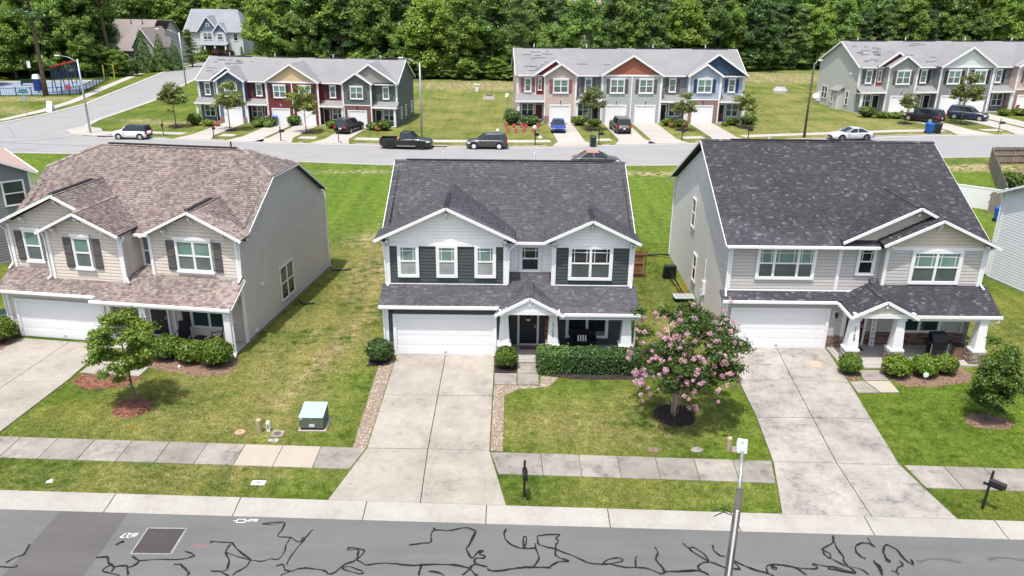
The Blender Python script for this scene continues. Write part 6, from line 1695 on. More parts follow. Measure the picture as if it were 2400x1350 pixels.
def trunk_mesh(rng, h, r, nb, spread, top, stems=1, lean=0.0, zb0=0.3):
    m = MB()
    ends = []
    for s_ in range(stems):
        a0 = 2 * PI * s_ / max(1, stems) + rng.uniform(0, 1)
        off = 0.0 if stems == 1 else r * 1.6
        bx, by = off * math.cos(a0), off * math.sin(a0)
        pts = []; rad = []
        k = 6
        for i in range(k + 1):
            t = i / k
            sp = (spread * 0.28 * t * t) if stems > 1 else 0.05 * spread * math.sin(3 * t + a0)
            pts.append((bx + sp * math.cos(a0) + lean * t * h, by + sp * math.sin(a0), -0.1 + (h + 0.1) * t)); rad.append(r * (1 - 0.72 * t) * (1.25 if i == 0 else 1))
        m.tube(pts, rad, 7)
        for b in range(nb // stems):
            t = rng.uniform(zb0, 0.95); i = min(k - 1, int(t * k)); f = t * k - i
            p = Vector(pts[i]).lerp(Vector(pts[i + 1]), f)
            a = rng.uniform(0, 2 * PI); L = spread * rng.uniform(0.45, 0.95) * (1.15 - 0.55 * t)
            q = p + Vector((math.cos(a) * L * 0.55, math.sin(a) * L * 0.55, L * 0.35)); e = p + Vector((math.cos(a) * L, math.sin(a) * L, L * rng.uniform(0.4, 0.8)))
            rb = r * (1 - 0.7 * t) * 0.5
            m.tube([p, q, e], [rb, rb * 0.6, rb * 0.2], 5); ends.append(np.array(e))
    return m, ends
def tree_proto(kind, seed):
    """returns (trunk mesh, crown mesh) for a full-sized tree"""
    rng = np.random.default_rng(seed)
    if kind in ('wood', 'pale'):
        H = 15.0; R = 4.3
        m, ends = trunk_mesh(rng, 11, 0.24, 12, 3.8, H)
        C, Rr = crown_round(rng, 8.6, R, 6.4, 84, 1.02)
        C2, R2 = crown_round(rng, 2.9, R * 1.0, 2.6, 34, 0.95)
        P, N = clump_cloud(rng, C + C2, Rr + R2, 200, 0.9)
        V, F = leaf_quads(P, N, 0.20, rng, 0.2, 1.3)
        return m, V, F, M_BARK, LF_WOOD if kind == 'wood' else LF_LIGHT
    if kind == 'pine':
        m, ends = trunk_mesh(rng, 17.5, 0.27, 26, 3.2, 18, zb0=0.45)
        C = []; Rr = []
        for e in ends:
            C.append(e); Rr.append(rng.uniform(0.8, 1.35))
            C.append(e * np.array((0.55, 0.55, 1)) + np.array((0, 0, -0.1))); Rr.append(rng.uniform(0.6, 1.0))
        C.append(np.array((0, 0, 17.6))); Rr.append(1.0)
        P, N = clump_cloud(rng, C, Rr, 200, 0.6, 0.3)
        V, F = leaf_quads(P, N, 0.20, rng, 0.1, 0.55)
        return m, V, F, M_BARK_PINE, LF_PINE
    if kind == 'pinefull':
        m, ends = trunk_mesh(rng, 14.5, 0.25, 30, 3.4, 15, zb0=0.12)
        C = []; Rr = []
        for z in np.linspace(1.6, 14.4, 40):
            a = rng.uniform(0, 6.3); r = (3.5 * (1 - z / 15.6) ** 0.7 + 0.3) * rng.uniform(0.45, 1.0)
            for t in (0.35, 1.0):
                C.append(np.array((math.cos(a) * r * t, math.sin(a) * r * t, z + rng.uniform(-.2, .2)))); Rr.append(rng.uniform(0.75, 1.2))
        P, N = clump_cloud(rng, C, Rr, 190, 0.6, 0.35)
        V, F = leaf_quads(P, N, 0.19, rng, 0.1, 0.55)
        return m, V, F, M_BARK_PINE, LF_PINE
    if kind == 'cone':
        m = MB(); m.tube([(0, 0, -0.1), (0, 0, 6.6)], [0.12, 0.02], 6)
        k = 3600
        z = 7.2 * (1 - np.sqrt(rng.random(k)) ** 0.9); a = rng.uniform(0, 2 * PI, k)
        r = 1.55 * (1 - z / 7.3) ** 0.85 * (0.72 + 0.34 * rng.random(k)) * (1 + 0.16 * np.sin(a * 5 + z * 3) + 0.10 * np.sin(z * 7 + a * 3))
        P = np.stack([r * np.cos(a), r * np.sin(a), z + 0.15], 1); N = np.stack([np.cos(a), np.sin(a), 0.5 + 0 * a], 1)
        V, F = leaf_quads(P, N, 0.13, rng, 0.15, 0.8)
        return m, V, F, M_BARK, LF_CONE
    if kind == 'yard':   # young street tree, about 4.6 m
        m, ends = trunk_mesh(rng, 3.4, 0.065, 12, 1.5, 4, zb0=0.35)
        C, Rr = crown_round(rng, 2.95, 1.45, 1.45, 26, 0.42, 0.45)
        C += list(ends); Rr += [0.38] * len(ends)
        P, N = clump_cloud(rng, C, Rr, 420, 0.75, 0.35)
        V, F = leaf_quads(P, N, 0.10, rng, 0.2, 1.1)
        return m, V, F, M_BARK, LF_YARD
    if kind == 'dead':
        m, ends = trunk_mesh(rng, 8, 0.13, 34, 2.6, 9, zb0=0.2)
        k = 500
        P = np.array(ends)[rng.integers(0, len(ends), k)] + rng.normal(0, 0.5, (k, 3)); N = rng.normal(0, 1, (k, 3))
        V, F = leaf_quads(P, N, 0.16, rng, 0.0, 0.12)
        return m, V, F, mat('bark_dead_grey', (0.33, 0.30, 0.28), 0.9, 0.2), mat('bark_dead_grey', (0.33, 0.30, 0.28))
PROTO = {}
def get_proto(kind, seed):
    if (kind, seed) not in PROTO:
        m, V, F, bm, lm = tree_proto(kind, seed)
        tm = bpy.data.meshes.new('trunk'); tm.from_pydata(m.v, [], m.f); tm.materials.append(bm)
        tm.polygons.foreach_set('use_smooth', [True] * len(tm.polygons))
        cm_ = np_mesh('crown', V, F); cm_.materials.append(lm)
        PROTO[(kind, seed)] = (tm, cm_)
    return PROTO[(kind, seed)]
def tree(kind, seed, x, y, sc, label, group=None, rot=0.0, name='tree', sxy=None, z=0.0, tilt=0.0):
    tm, cmesh = get_proto(kind, seed)
    t = thing(name, label, 'tree', (x, y, z), rot, group)
    sx = sxy or sc
    t.scale = (sx, sx, sc)
    if tilt: t.rotation_euler = (0, tilt, rot)
    for nm, me in (('trunk', tm), ('crown', cmesh)):
        o = bpy.data.objects.new(nm, me); COL.objects.link(o); o.parent = t
    return t
# the woods
rnd = random.Random(11)
FRp = [(-135, 146), (-96, 148), (-84, 152), (-60, 163), (-40, 160), (-18, 158), (0, 156.5), (20, 164), (40, 174), (55, 181), (75, 187), (100, 190), (150, 192)]
def FR(x): return float(np.interp(x, [p[0] for p in FRp], [p[1] for p in FRp]))
ZONES = [(-200, -78, 'in the woods behind the playground'), (-78, -52, 'in the woods beside the top left houses'), (-52, -12, 'in the woods behind the left townhouses'), (-12, 3, 'in the woods left of the middle townhouses'),
         (3, 36, 'in the woods behind the middle townhouses'), (36, 58, 'in the woods right of the middle townhouses'), (58, 300, 'in the woods behind the right townhouses')]
def zone(x): return [z for z in ZONES if z[0] <= x < z[1]][0][2]
KL = {'wood': ('leafy green tree', 'leafy_tree'), 'pale': ('pale yellow-green leafy tree', 'leafy_tree'), 'pine': ('tall bare-stemmed pine', 'pine_tree'), 'pinefull': ('dark full pine', 'pine_tree')}
def blocked(x, y):
    for (x0, x1, y0, y1) in ((-90, -60, 172, 196), (-86, -58, 198, 226), (-98, -68, 120, 150), (-76, -52, 90, 200)):
        if x0 < x < x1 and y0 < y < y1: return True
    return False
cnt = 0
for ri_, (dy, step, hs) in enumerate(((1.5, 5.6, 0.92), (7.5, 6.2, 1.12), (15, 7.0, 1.22), (26, 8.5, 1.3))):
    x = -132 + ri_ * 2.1
    while x < 142:
        x += step * rnd.uniform(0.8, 1.2)
        y = FR(x) + dy + rnd.uniform(-1.8, 1.8)
        if abs(x) > 0.70 * y + 6: continue
        if blocked(x, y):
            if y < 200: continue
        if -80 < x < -57: y += 66
        if blocked(x, y): continue
        k = rnd.choices(('wood', 'pale', 'pinefull', 'pine'), ((6, 3, 2.4, 0), (5, 3, 3, 1), (5, 2, 3, 2), (6, 1, 2, 2))[ri_])[0]
        sd = rnd.choice((1, 2, 3, 4)) if k == 'wood' else rnd.choice((1, 2))
        sc = hs * rnd.uniform(0.72, 1.2) * (1.06 if k == 'pinefull' else 1)
        z = zone(x)
        tree(k, sd, x, y, sc, ('%s %s%s' % (KL[k][0], ('at the front edge ', 'in the second row ', 'deep ', 'farthest back ')[ri_], z)), '%ss %s' % (KL[k][1].replace('_', ' '), z), rnd.uniform(0, 6.3), KL[k][1], sc * rnd.uniform(0.85, 1.15))
        cnt += 1
x = -60.0
while x < 120:
    x += rnd.uniform(2.4, 4.6)
    y = FR(x) - rnd.uniform(0.2, 1.6)
    if abs(x) > 0.7 * y or blocked(x, y): continue
    sc = rnd.uniform(0.20, 0.36)
    tree('wood' if rnd.random() < 0.7 else 'pale', rnd.choice((1, 2)), x, y, sc, 'low leafy shrub fronting trees ' + zone(x), 'shrubs at the edge of the woods', rnd.uniform(0, 6), 'shrub', sc * rnd.uniform(1.1, 1.7))
for (x, y, k, sd, sc) in ((-94, 158, 'wood', 1, 1.0), (-101, 154, 'wood', 2, 1.1), (-108, 152, 'pale', 1, 1.0), (-88, 163, 'wood', 3, 1.05), (-97, 168, 'pinefull', 1, 1.3), (-106, 166, 'wood', 1, 1.25), (-114, 163, 'wood', 2, 1.3), (-92, 176, 'wood', 2, 1.25), (-102, 180, 'pale', 2, 1.2), (-110, 178, 'wood', 3, 1.35), (-120, 175, 'wood', 1, 1.4),
                           (-98, 192, 'wood', 3, 1.35), (-107, 195, 'pinefull', 2, 1.5), (-117, 195, 'wood', 2, 1.4), (-128, 192, 'wood', 1, 1.4), (-90, 232, 'wood', 1, 1.3), (-100, 228, 'wood', 2, 1.4), (-110, 225, 'wood', 3, 1.4), (-121, 222, 'wood', 1, 1.4), (-80, 246, 'wood', 3, 1.35), (-70, 252, 'wood', 2, 1.2), (-60, 236, 'wood', 1, 1.15), (-52, 226, 'pale', 1, 1.1), (-50, 240, 'wood', 2, 1.3), (-132, 210, 'wood', 3, 1.4), (-143, 220, 'wood', 2, 1.4), (-92, 250, 'wood', 1, 1.4), (-106, 250, 'wood', 2, 1.4), (-120, 250, 'wood', 3, 1.4), (-138, 250, 'wood', 1, 1.4), (-60, 262, 'wood', 3, 1.3)):
    z = 'in the woods around the top left houses'
    tree(k, sd, x, y, sc, '%s %s' % (KL[k][0], z), 'trees ' + z, rnd.uniform(0, 6.3), KL[k][1], sc * 1.15)
# taller single trees that can be told apart
tree('pine', 1, -74.6, 128.0, 1.32, 'tall lone pine in front of the playground fence', None, 0.5, 'pine_tree')
tree('pine', 2, -79.5, 161.0, 1.5, 'leaning tall pine trunk in front of the mauve roofed house', None, 1.5, 'pine_tree', tilt=-0.10)
tree('pine', 1, -66.5, 212.0, 1.25, 'tall dark pine right of the white gabled house', None, 2.5, 'pine_tree')
tree('wood', 2, -92, 139, 0.75, 'leafy tree at the left edge beside the playground', None, 0.6, 'leafy_tree')
tree('pale', 1, -88, 214, 1.0, 'bright yellow-green tree behind the mauve roofed house', None, 1.1, 'leafy_tree', 1.3)
tree('wood', 3, -97, 210, 1.1, 'dark leafy tree left of the bright yellow-green tree', None, 1.1, 'leafy_tree', 1.3)
tree('wood', 1, -76, 226, 1.0, 'dark leafy tree behind the white gabled house', None, 2.1, 'leafy_tree', 1.3)
tree('dead', 1, 13.4, 157.5, 1.05, 'bare grey dead tree above the middle townhouse ridge', None, 0.3, 'bare_tree')
for i, (x, y, sc) in enumerate(((-74.2, 163.5, 1.18), (-71.9, 166.2, 1.05), (-69.8, 168.0, 0.86))):
    tree('cone', 1, x, y, sc, ('tallest leftmost arborvitae by the hill road sidewalk', 'middle arborvitae of three by the hill road sidewalk', 'rightmost shortest arborvitae by the hill road sidewalk')[i], 'arborvitae along the hill road', i * 1.3, 'arborvitae_tree', sc * 1.25)
tree('pinefull', 2, -68.9, 174.5, 0.52, 'small blue-green pine in front of the grey gable at top left', None, 0.3, 'pine_tree', 0.62)
for i, (x, y, sc) in enumerate(((-77.0, 158.5, 0.34), (-75.6, 155.5, 0.27), (-79.5, 156, 0.38), (-73.6, 156.8, 0.22))):
    tree('wood', 1 + i % 3, x, y, sc, ('round shrub beside the playground fence end', 'low shrub nearest the hill road sidewalk', 'tall shrub behind the playground fence end', 'smallest shrub left of the arborvitae')[i], None, i * 1.1, 'shrub', sc * 1.5)
for i, (x, y, sc) in enumerate(((-64.5, 207, 0.36), (-61.5, 205.5, 0.40), (-59, 206.5, 0.33), (-66.5, 200, 0.16))):
    tree('pinefull', 1 + i % 2, x, y, sc, ('young pine right of the white gabled house porch', 'young pine behind the left end of the left townhouse roof', 'third young pine behind the left townhouse roof', 'tiny pine in front of the white gabled house')[i], None, i * 1.7, 'pine_tree', sc * 1.5)
# shared labels become ordinals where a handful of look-alikes stand in a row
ORD = ['first', 'second', 'third', 'fourth', 'fifth', 'sixth', 'seventh', 'eighth', 'ninth', 'tenth', 'eleventh', 'twelfth', 'thirteenth', 'fourteenth', 'fifteenth', 'sixteenth', 'seventeenth', 'eighteenth', 'nineteenth', 'twentieth', 'twenty-first', 'twenty-second', 'twenty-third', 'twenty-fourth', 'twenty-fifth', 'twenty-sixth', 'twenty-seventh']
by = {}
for o in list(COL.objects):
    if o.parent is None and o.get('category') == 'tree' and o.get('group'): by.setdefault(o['label'], []).append(o)
for lb, L in by.items():
    if 1 < len(L) <= len(ORD):
        L.sort(key=lambda o: o.location.x / o.location.y)
        for i, o in enumerate(L): o['label'] = '%s %s' % (ORD[i], lb) if len(lb.split()) > 12 else '%s from the left, %s' % (ORD[i], lb)
# street trees in the townhouse yards
YT = [(-42.8, 100.4, 1.18, 'young street tree on the lawn left of the left townhouses'), (-35.3, 98.7, 1.22, 'young street tree in front of the slate blue townhouse'), (-25.4, 97.2, 1.18, 'young street tree between the dark red townhouse driveways'),
      (9.9, 101.4, 1.16, 'young street tree between the blue car and the grey suv'), (21.6, 102.1, 0.98, 'young street tree in front of the grey townhouse with black door'), (30.3, 104.3, 0.98, 'young street tree at the right end of the middle townhouses'),
      (53.5, 109.1, 0.88, 'small street tree left of the black suv at the right townhouses'), (61.4, 109.6, 1.38, 'large street tree between the two suvs at the right townhouses')]
for i, (x, y, sc, lb) in enumerate(YT):
    tree('yard', 1 + i % 3, x, y, sc * 1.1, lb, 'young street trees in the townhouse yards', i * 1.9, 'street_tree')
    mulch(blob_poly(x, y, 0.95, 0.85, 40 + i), M_MULCHD, 0.06, 0, 0, 0.004)

def near_tree(name, label, x, y, seed, H, R, cz, Hh, n, rc, per, leaf, lm, bark, r0, nb, stems=1, lo=0.45, extra=0, th=0.75, zb0=0.35, low=False, off=(0, 0)):
    rng = np.random.default_rng(seed)
    t = thing(name, label, 'tree', (x, y, GZ), 0)
    m, ends = trunk_mesh(rng, H * th, r0, nb, R, H, stems, zb0=zb0)
    m.build('trunk', bark, t, True)
    C, Rr = crown_round(rng, cz, R, Hh, n, rc, lo, low)
    C = [c_ + np.array((off[0], off[1], 0)) for c_ in C]
    C += list(ends); Rr += [rc * 0.9] * len(ends)
    P, N = clump_cloud(rng, C, Rr, per, 0.8, 0.3)
    V, F = leaf_quads(P, N, leaf, rng, 0.2, 1.05)
    link(np_mesh('crown', V, F), 'crown', lm, t)
    return t, C, Rr, rng
near_tree('shade_tree', 'small maple with bare lower trunk on the left lawn', -16.45, 30.2, 5, 4.4, 1.42, 2.95, 1.45, 48, 0.36, 1500, 0.062, LF_MAPLE, M_BARK, 0.075, 16, 1, 0.5, th=0.8, low=True)
near_tree('shade_tree', 'small leafy tree with yellowing leaves on the right lawn', 20.5, 29.7, 8, 3.9, 1.0, 2.05, 1.75, 44, 0.36, 1400, 0.062, LF_MAPLE, M_BARK, 0.07, 16, 1, 0.3, th=0.85, zb0=0.15, low=True)
t, C, Rr, rng = near_tree('crape_myrtle', 'crape myrtle with pink flower clusters between middle and right driveways', 7.05, 29.75, 12, 5.1, 2.3, 3.0, 2.1, 74, 0.42, 1400, 0.058, LF_MYRTLE, M_BARK_SM, 0.075, 24, 3, 0.5, th=0.8, off=(0.3, 0))
def flower_mesh(seed):
    r = np.random.default_rng(seed)
    k = 46
    d = r.normal(0, 1, (k, 3)); d /= np.linalg.norm(d, axis=1)[:, None]
    P = d * (0.13 * (0.5 + 0.6 * r.random(k)))[:, None] * np.array((1, 1, 1.15))
    V, F = leaf_quads(P, d, 0.042, r, 0.3, 1.5)
    me = np_mesh('flower_cluster', V, F); me.materials.append(M_FLOWER)
    return me
FM = [flower_mesh(i) for i in range(4)]
for i in range(150):
    d = rng.normal(0, 1, 3); d /= np.linalg.norm(d)
    if d[1] > 0.45: d[1] *= -1
    if d[2] < -0.75: d[2] *= -0.4
    if i < 40: d[0] = -abs(d[0]) * 1.1; d /= np.linalg.norm(d)
    q = d * np.array((2.42, 2.35, 2.2)) * rng.uniform(0.9, 1.06) + np.array((0.3, 0, 2.95))
    if i % 7 < 3 and i >= 4:   # clusters of clusters
        q = last + rng.normal(0, 0.24, 3)
    last = q
    o = bpy.data.objects.new('flower_cluster', FM[i % 4]); COL.objects.link(o); o.parent = t
    o.location = q; o.rotation_euler = tuple(rng.uniform(0, 6, 3)); o.scale = (rng.uniform(0.5, 0.86),) * 3

def bush(name, label, x, y, rx, ry, h, n, leaf, lm, group=None, seed=0, boxy=0.0, z=GZ, rot=0.0, cat='bush'):
    rng = np.random.default_rng(seed + 77)
    d = rng.normal(0, 1, (n, 3)); d /= np.linalg.norm(d, axis=1)[:, None]
    d[:, 2] = np.where(d[:, 2] < -0.35, -d[:, 2], d[:, 2])
    if boxy:
        ar = np.array([rx * ry * 2.2, rx * h, rx * h * 0.4, ry * h, ry * h]); fc = rng.choice(5, n, p=ar / ar.sum())
        q = rng.uniform(-1, 1, (n, 3)); d = np.zeros((n, 3))
        for k, (ax, sg) in enumerate(((2, 1), (1, -1), (1, 1), (0, -1), (0, 1))):
            mk = fc == k; q[mk, ax] = sg; d[mk, ax] = sg
        rnd_ = 0.30
        c = np.clip(q, -1 + rnd_ * np.array((min(1, 0.6 / rx), 1, 1)), 1 - rnd_ * np.array((min(1, 0.6 / rx), 1, 1)))
        dd = (q - c) / (rnd_ * np.array((min(1, 0.6 / rx), 1, 1))); ln = np.linalg.norm(dd, axis=1)[:, None] + 1e-9
        q = np.where(ln > 1, c + dd / ln * (rnd_ * np.array((min(1, 0.6 / rx), 1, 1))), q)
        bump = 1 + 0.05 * np.sin(q[:, 0] * rx * 4 + seed) + 0.04 * np.sin(q[:, 1] * 5 + q[:, 0] * rx * 7) + 0.035 * rng.normal(0, 1, n)
        P = q * bump[:, None] * np.array((rx, ry, h * 0.5)) * rng.uniform(0.93, 1.0, n)[:, None] + np.array((0, 0, h * 0.5))
    else:
        bump = 1 + 0.07 * np.sin(d[:, 0] * 7 + seed) * np.sin(d[:, 1] * 6 + seed * 2) + 0.06 * np.sin(d[:, 2] * 9 + d[:, 0] * 11 * rx + seed) + 0.04 * rng.normal(0, 1, n)
        P = d * bump[:, None] * np.array((rx, ry, h * 0.52)) * rng.uniform(0.86, 1.0, n)[:, None] + np.array((0, 0, h * 0.5))
    st_ = rng.random(n) < 0.05
    P[st_] = (P[st_] - np.array((0, 0, h * 0.5))) * rng.uniform(1.02, 1.16, st_.sum())[:, None] + np.array((0, 0, h * 0.5))
    P[:, 2] = np.maximum(P[:, 2], 0.02)
    V, F = leaf_quads(P, d, leaf, rng, 0.2, 1.1)
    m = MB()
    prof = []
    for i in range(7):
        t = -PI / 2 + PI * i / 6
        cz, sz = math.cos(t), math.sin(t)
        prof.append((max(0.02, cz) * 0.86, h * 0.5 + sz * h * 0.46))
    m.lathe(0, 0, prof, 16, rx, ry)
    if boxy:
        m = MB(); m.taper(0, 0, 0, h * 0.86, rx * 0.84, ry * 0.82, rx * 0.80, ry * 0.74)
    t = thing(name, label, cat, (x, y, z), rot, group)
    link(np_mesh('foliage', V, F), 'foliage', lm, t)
    m.build('shade_core', M_CORE, t, True)  # solid core, its dark colour stands in for shade inside the foliage
    return t
bush('bush', 'dark round bush at the left corner of the middle house', -6.42, 34.75, 0.66, 0.62, 1.15, 2600, 0.055, LF_HEDGE, seed=1)
bush('bush', 'clipped round bush between the middle driveway and front walk', -0.24, 34.25, 0.56, 0.54, 1.05, 2400, 0.05, LF_BOX, seed=2)
bush('hedge', 'rounded left section of the hedge along the middle porch', 2.02, 34.15, 0.80, 0.62, 1.02, 3400, 0.052, LF_HEDGE, 'hedge along the middle porch', 3, 0.55, cat='hedge')
bush('hedge', 'long clipped section of the hedge along the middle porch', 4.45, 34.15, 1.85, 0.66, 0.95, 6800, 0.052, LF_HEDGE, 'hedge along the middle porch', 4, 0.65, cat='hedge')
for i, (x, y, r, hh, lb) in enumerate(((16.22, 33.95, 0.52, 1.02, 'round bush between the right driveway and front walk'), (18.35, 33.75, 0.66, 1.05, 'round bush first right of the right front walk'), (19.72, 33.8, 0.66, 1.05, 'round bush behind the white disc marker'), (20.85, 34.05, 0.54, 0.98, 'round bush nearest the small tree on the right lawn'))):
    bush('bush', lb, x, y, r, r * 0.95, hh, 2700, 0.05, LF_BOX, 'clipped bushes along the right porch', 10 + i)
for i, (x, y, r, hh, lb) in enumerate(((-26.0, 36.5, 0.78, 1.35, 'bush at the left edge beside the left garage'), (-16.85, 34.85, 0.80, 1.15, 'bush behind the maple in front of the left porch'), (-15.5, 34.45, 0.72, 1.10, 'middle bush in front of the left porch chairs'), (-14.2, 34.15, 0.80, 1.32, 'largest bush at the right corner of the left porch'), (-18.1, 35.0, 0.7, 1.2, 'bush half hidden by the maple at the left porch'))):
    bush('bush', lb, x, y, r, r * 0.92, hh, 2900, 0.058, LF_BOX, 'bushes along the left porch', 20 + i)
# shrubs of the townhouse yards
TB = [(-40.9, 102.0, 0.95, 1.5, LF_BOX), (-39.0, 101.6, 0.8, 0.8, LF_BOX), (-38.0, 101.4, 0.5, 0.6, LF_ORANGE),
      (-31.9, 101.9, 1.7, 1.1, LF_BOX), (-32.6, 100.9, 0.6, 0.8, LF_LIGHT), (-31.2, 100.8, 0.55, 0.75, LF_LIGHT), (-28.3, 102.6, 0.9, 1.3, LF_BOX), (-22.9, 100.9, 1.0, 0.9, LF_BOX),
      (-17.7, 100.0, 0.9, 0.85, LF_BOX), (-16.2, 99.6, 0.95, 1.25, LF_BOX), (-17.0, 99.2, 0.35, 0.5, LF_ORANGE),
      (-0.2, 105.0, 1.2, 1.9, LF_CONE), (2.2, 104.6, 1.5, 1.2, LF_CONE), (8.6, 104.9, 1.0, 1.2, LF_BOX), (10.6, 104.6, 0.9, 0.9, LF_BOX), (14.3, 104.6, 0.7, 1.2, LF_BOX), (20.4, 105.4, 0.9, 0.9, LF_BOX), (22.0, 105.0, 0.9, 0.9, LF_BOX), (20.7, 104.2, 0.4, 0.5, LF_ORANGE), (22.4, 104.4, 0.4, 0.5, LF_ORANGE),
      (29.2, 106.4, 0.9, 0.9, LF_BOX), (31.6, 107.4, 1.2, 1.2, LF_BOX), (28.0, 105.6, 0.4, 0.5, LF_LIGHT),
      (50.6, 114.6, 1.3, 1.5, LF_BOX), (52.6, 114.2, 1.2, 0.8, LF_BOX), (54.3, 114.0, 1.3, 0.8, LF_LIGHT), (56.0, 113.6, 0.8, 0.9, LF_ORANGE), (72, 117.6, 1.0, 0.9, LF_BOX), (74.5, 117.8, 1.4, 1.0, LF_BOX)]
WHERE = ['at the far left end of the left townhouses', 'before the slate blue porch', 'before the slate blue porch', 'before the dark red porch left of the bins', 'front left of the dark red porch hedge', 'front right of the dark red porch hedge', 'beside the blue recycling bin', 'behind the navy suv', 'left of the green townhouse porch step', 'at the right corner of the green townhouse', 'between the two green townhouse bushes',
         'at the left corner of the beige townhouse', 'behind the red yard letters', 'left of the young tree by the blue car', 'right of the young tree by the blue car', 'right of the grey suv', 'left before the grey porch with black door', 'right before the grey porch with black door', 'left before the grey porch with black door', 'right before the grey porch with black door',
         'before the light blue porch', 'at the right corner of the light blue townhouse', 'beside the brick garage driveway', 'at the left corner of the pale grey townhouse', 'before the pale grey porch', 'right before the pale grey porch', 'left of the black suv', 'before the tan porch at the right edge', 'at the right edge before the tan porch']
LN = {LF_BOX.name: 'green bush', LF_CONE.name: 'dark green bush', LF_LIGHT.name: 'yellow-green bush', LF_ORANGE.name: 'small orange flowering plant'}
for i, (x, y, r, hh, lm) in enumerate(TB):
    bush('bush' if lm is not LF_ORANGE else 'flowering_plant', '%s %s' % (LN[lm.name], WHERE[i]), x, y, r, r * 0.8, hh, 420, 0.13, lm, 'townhouse shrubs', 50 + i, z=0.0, cat='bush' if lm is not LF_ORANGE else 'plant')
bush('bush', 'purple leaved shrub before the white gabled house', -72.2, 198.5, 1.5, 1.2, 1.9, 500, 0.2, LF_PURPLE, seed=90, z=0)
bush('bush', 'second purple leaved shrub beside the white house porch', -69.6, 199.5, 1.4, 1.2, 1.6, 500, 0.2, LF_PURPLE, seed=91, z=0)
bush('bush', 'pale shrub left of the purple shrubs at the top left', -74.6, 197.5, 1.2, 1.1, 1.7, 420, 0.2, LF_BOX, seed=92, z=0)
bush('bush', 'low hedge right of the arborvitae at the hill road', -70.6, 186.5, 2.0, 1.2, 1.5, 520, 0.2, LF_LIGHT, seed=93, z=0)
bush('bush', 'dark purple shrub inside the right wooden fence', 54.2, 79.8, 1.7, 1.5, 2.6, 1500, 0.12, LF_PURPLE, seed=94)
bush('bush', 'green rose bush with white blooms inside the right wooden fence', 46.8, 72.5, 1.2, 1.5, 1.3, 900, 0.10, LF_BOX, seed=95)
bush('bush', 'small pale bush inside the right wooden fence', 48.6, 71.8, 0.55, 0.5, 0.7, 300, 0.08, LF_LIGHT, seed=96)
bush('bush', 'bright low bush beside the white fence panel', 42.3, 65.2, 0.6, 0.5, 0.5, 300, 0.08, LF_LIGHT, seed=97)

# ------------------------------------------------------------------ grass blades on the near lawns
rng = np.random.default_rng(3)
HOUSEP = [[(-6.3, 35.5), (5.95, 34.9), (5.95, 48.4), (-6.3, 48.4)], [(-25.9, 37.6), (-13.7, 35.2), (-11.8, 48.4), (-24.0, 50.1)], [(10.7, 36.8), (16.2, 34.7), (23.3, 34.8), (23.3, 51.6), (10.7, 51.6)], [(30.6, 47.9), (33.3, 37), (40, 38.6), (37.4, 49.6)]]
def mask_poly(X, Y, poly):
    c = np.zeros(len(X), bool); j = len(poly) - 1
    for i in range(len(poly)):
        xi, yi = poly[i]; xj, yj = poly[j]
        if yi != yj:
            c ^= ((yi > Y) != (yj > Y)) & (X < (xj - xi) * (Y - yi) / (yj - yi) + xi)
        j = i
    return c
NB = 150000
Xg = rng.uniform(-27, 30, NB); Yg = 22.4 + 32 * rng.random(NB) ** 1.35
ok = (Yg > CT(Xg) + 0.02) & (np.abs(Xg) < 0.70 * Yg + 4)
ok &= ~((Yg > SWL(Xg) + 0.02) & (Yg < SWU(Xg) - 0.02) & ((Xg < -5.6) | (Xg > -0.9)))
for p in EXCL + HOUSEP: ok &= ~mask_poly(Xg, Yg, p)
Xg, Yg = Xg[ok], Yg[ok]
nT = len(Xg)
gm = grass_masks(Xg, Yg)
per = 4
X4 = np.repeat(Xg, per) + rng.normal(0, 0.045, nT * per); Y4 = np.repeat(Yg, per) + rng.normal(0, 0.045, nT * per)
a = rng.uniform(0, 2 * PI, nT * per); hh = rng.uniform(0.03, 0.075, nT * per); wd = rng.uniform(0.006, 0.014, nT * per); ln = rng.uniform(0.02, 0.07, nT * per); b = rng.uniform(0, 2 * PI, nT * per)
V = np.zeros((nT * per, 3, 3))
V[:, 0] = np.stack([X4 - np.cos(a) * wd, Y4 - np.sin(a) * wd, np.full_like(X4, GZ - 0.004)], 1)
V[:, 1] = np.stack([X4 + np.cos(a) * wd, Y4 + np.sin(a) * wd, np.full_like(X4, GZ - 0.004)], 1)
V[:, 2] = np.stack([X4 + np.cos(b) * ln, Y4 + np.sin(b) * ln, GZ + hh], 1)
V = V.reshape(-1, 3); F = np.arange(len(V)).reshape(-1, 3)
me = np_mesh('grass', V, F); put_masks(me)
gr_ = link(me, 'grass', M_BLADE)
gr_['kind'] = 'stuff'; gr_['label'] = 'short mown grass of the front lawns and side yards'; gr_['category'] = 'grass'

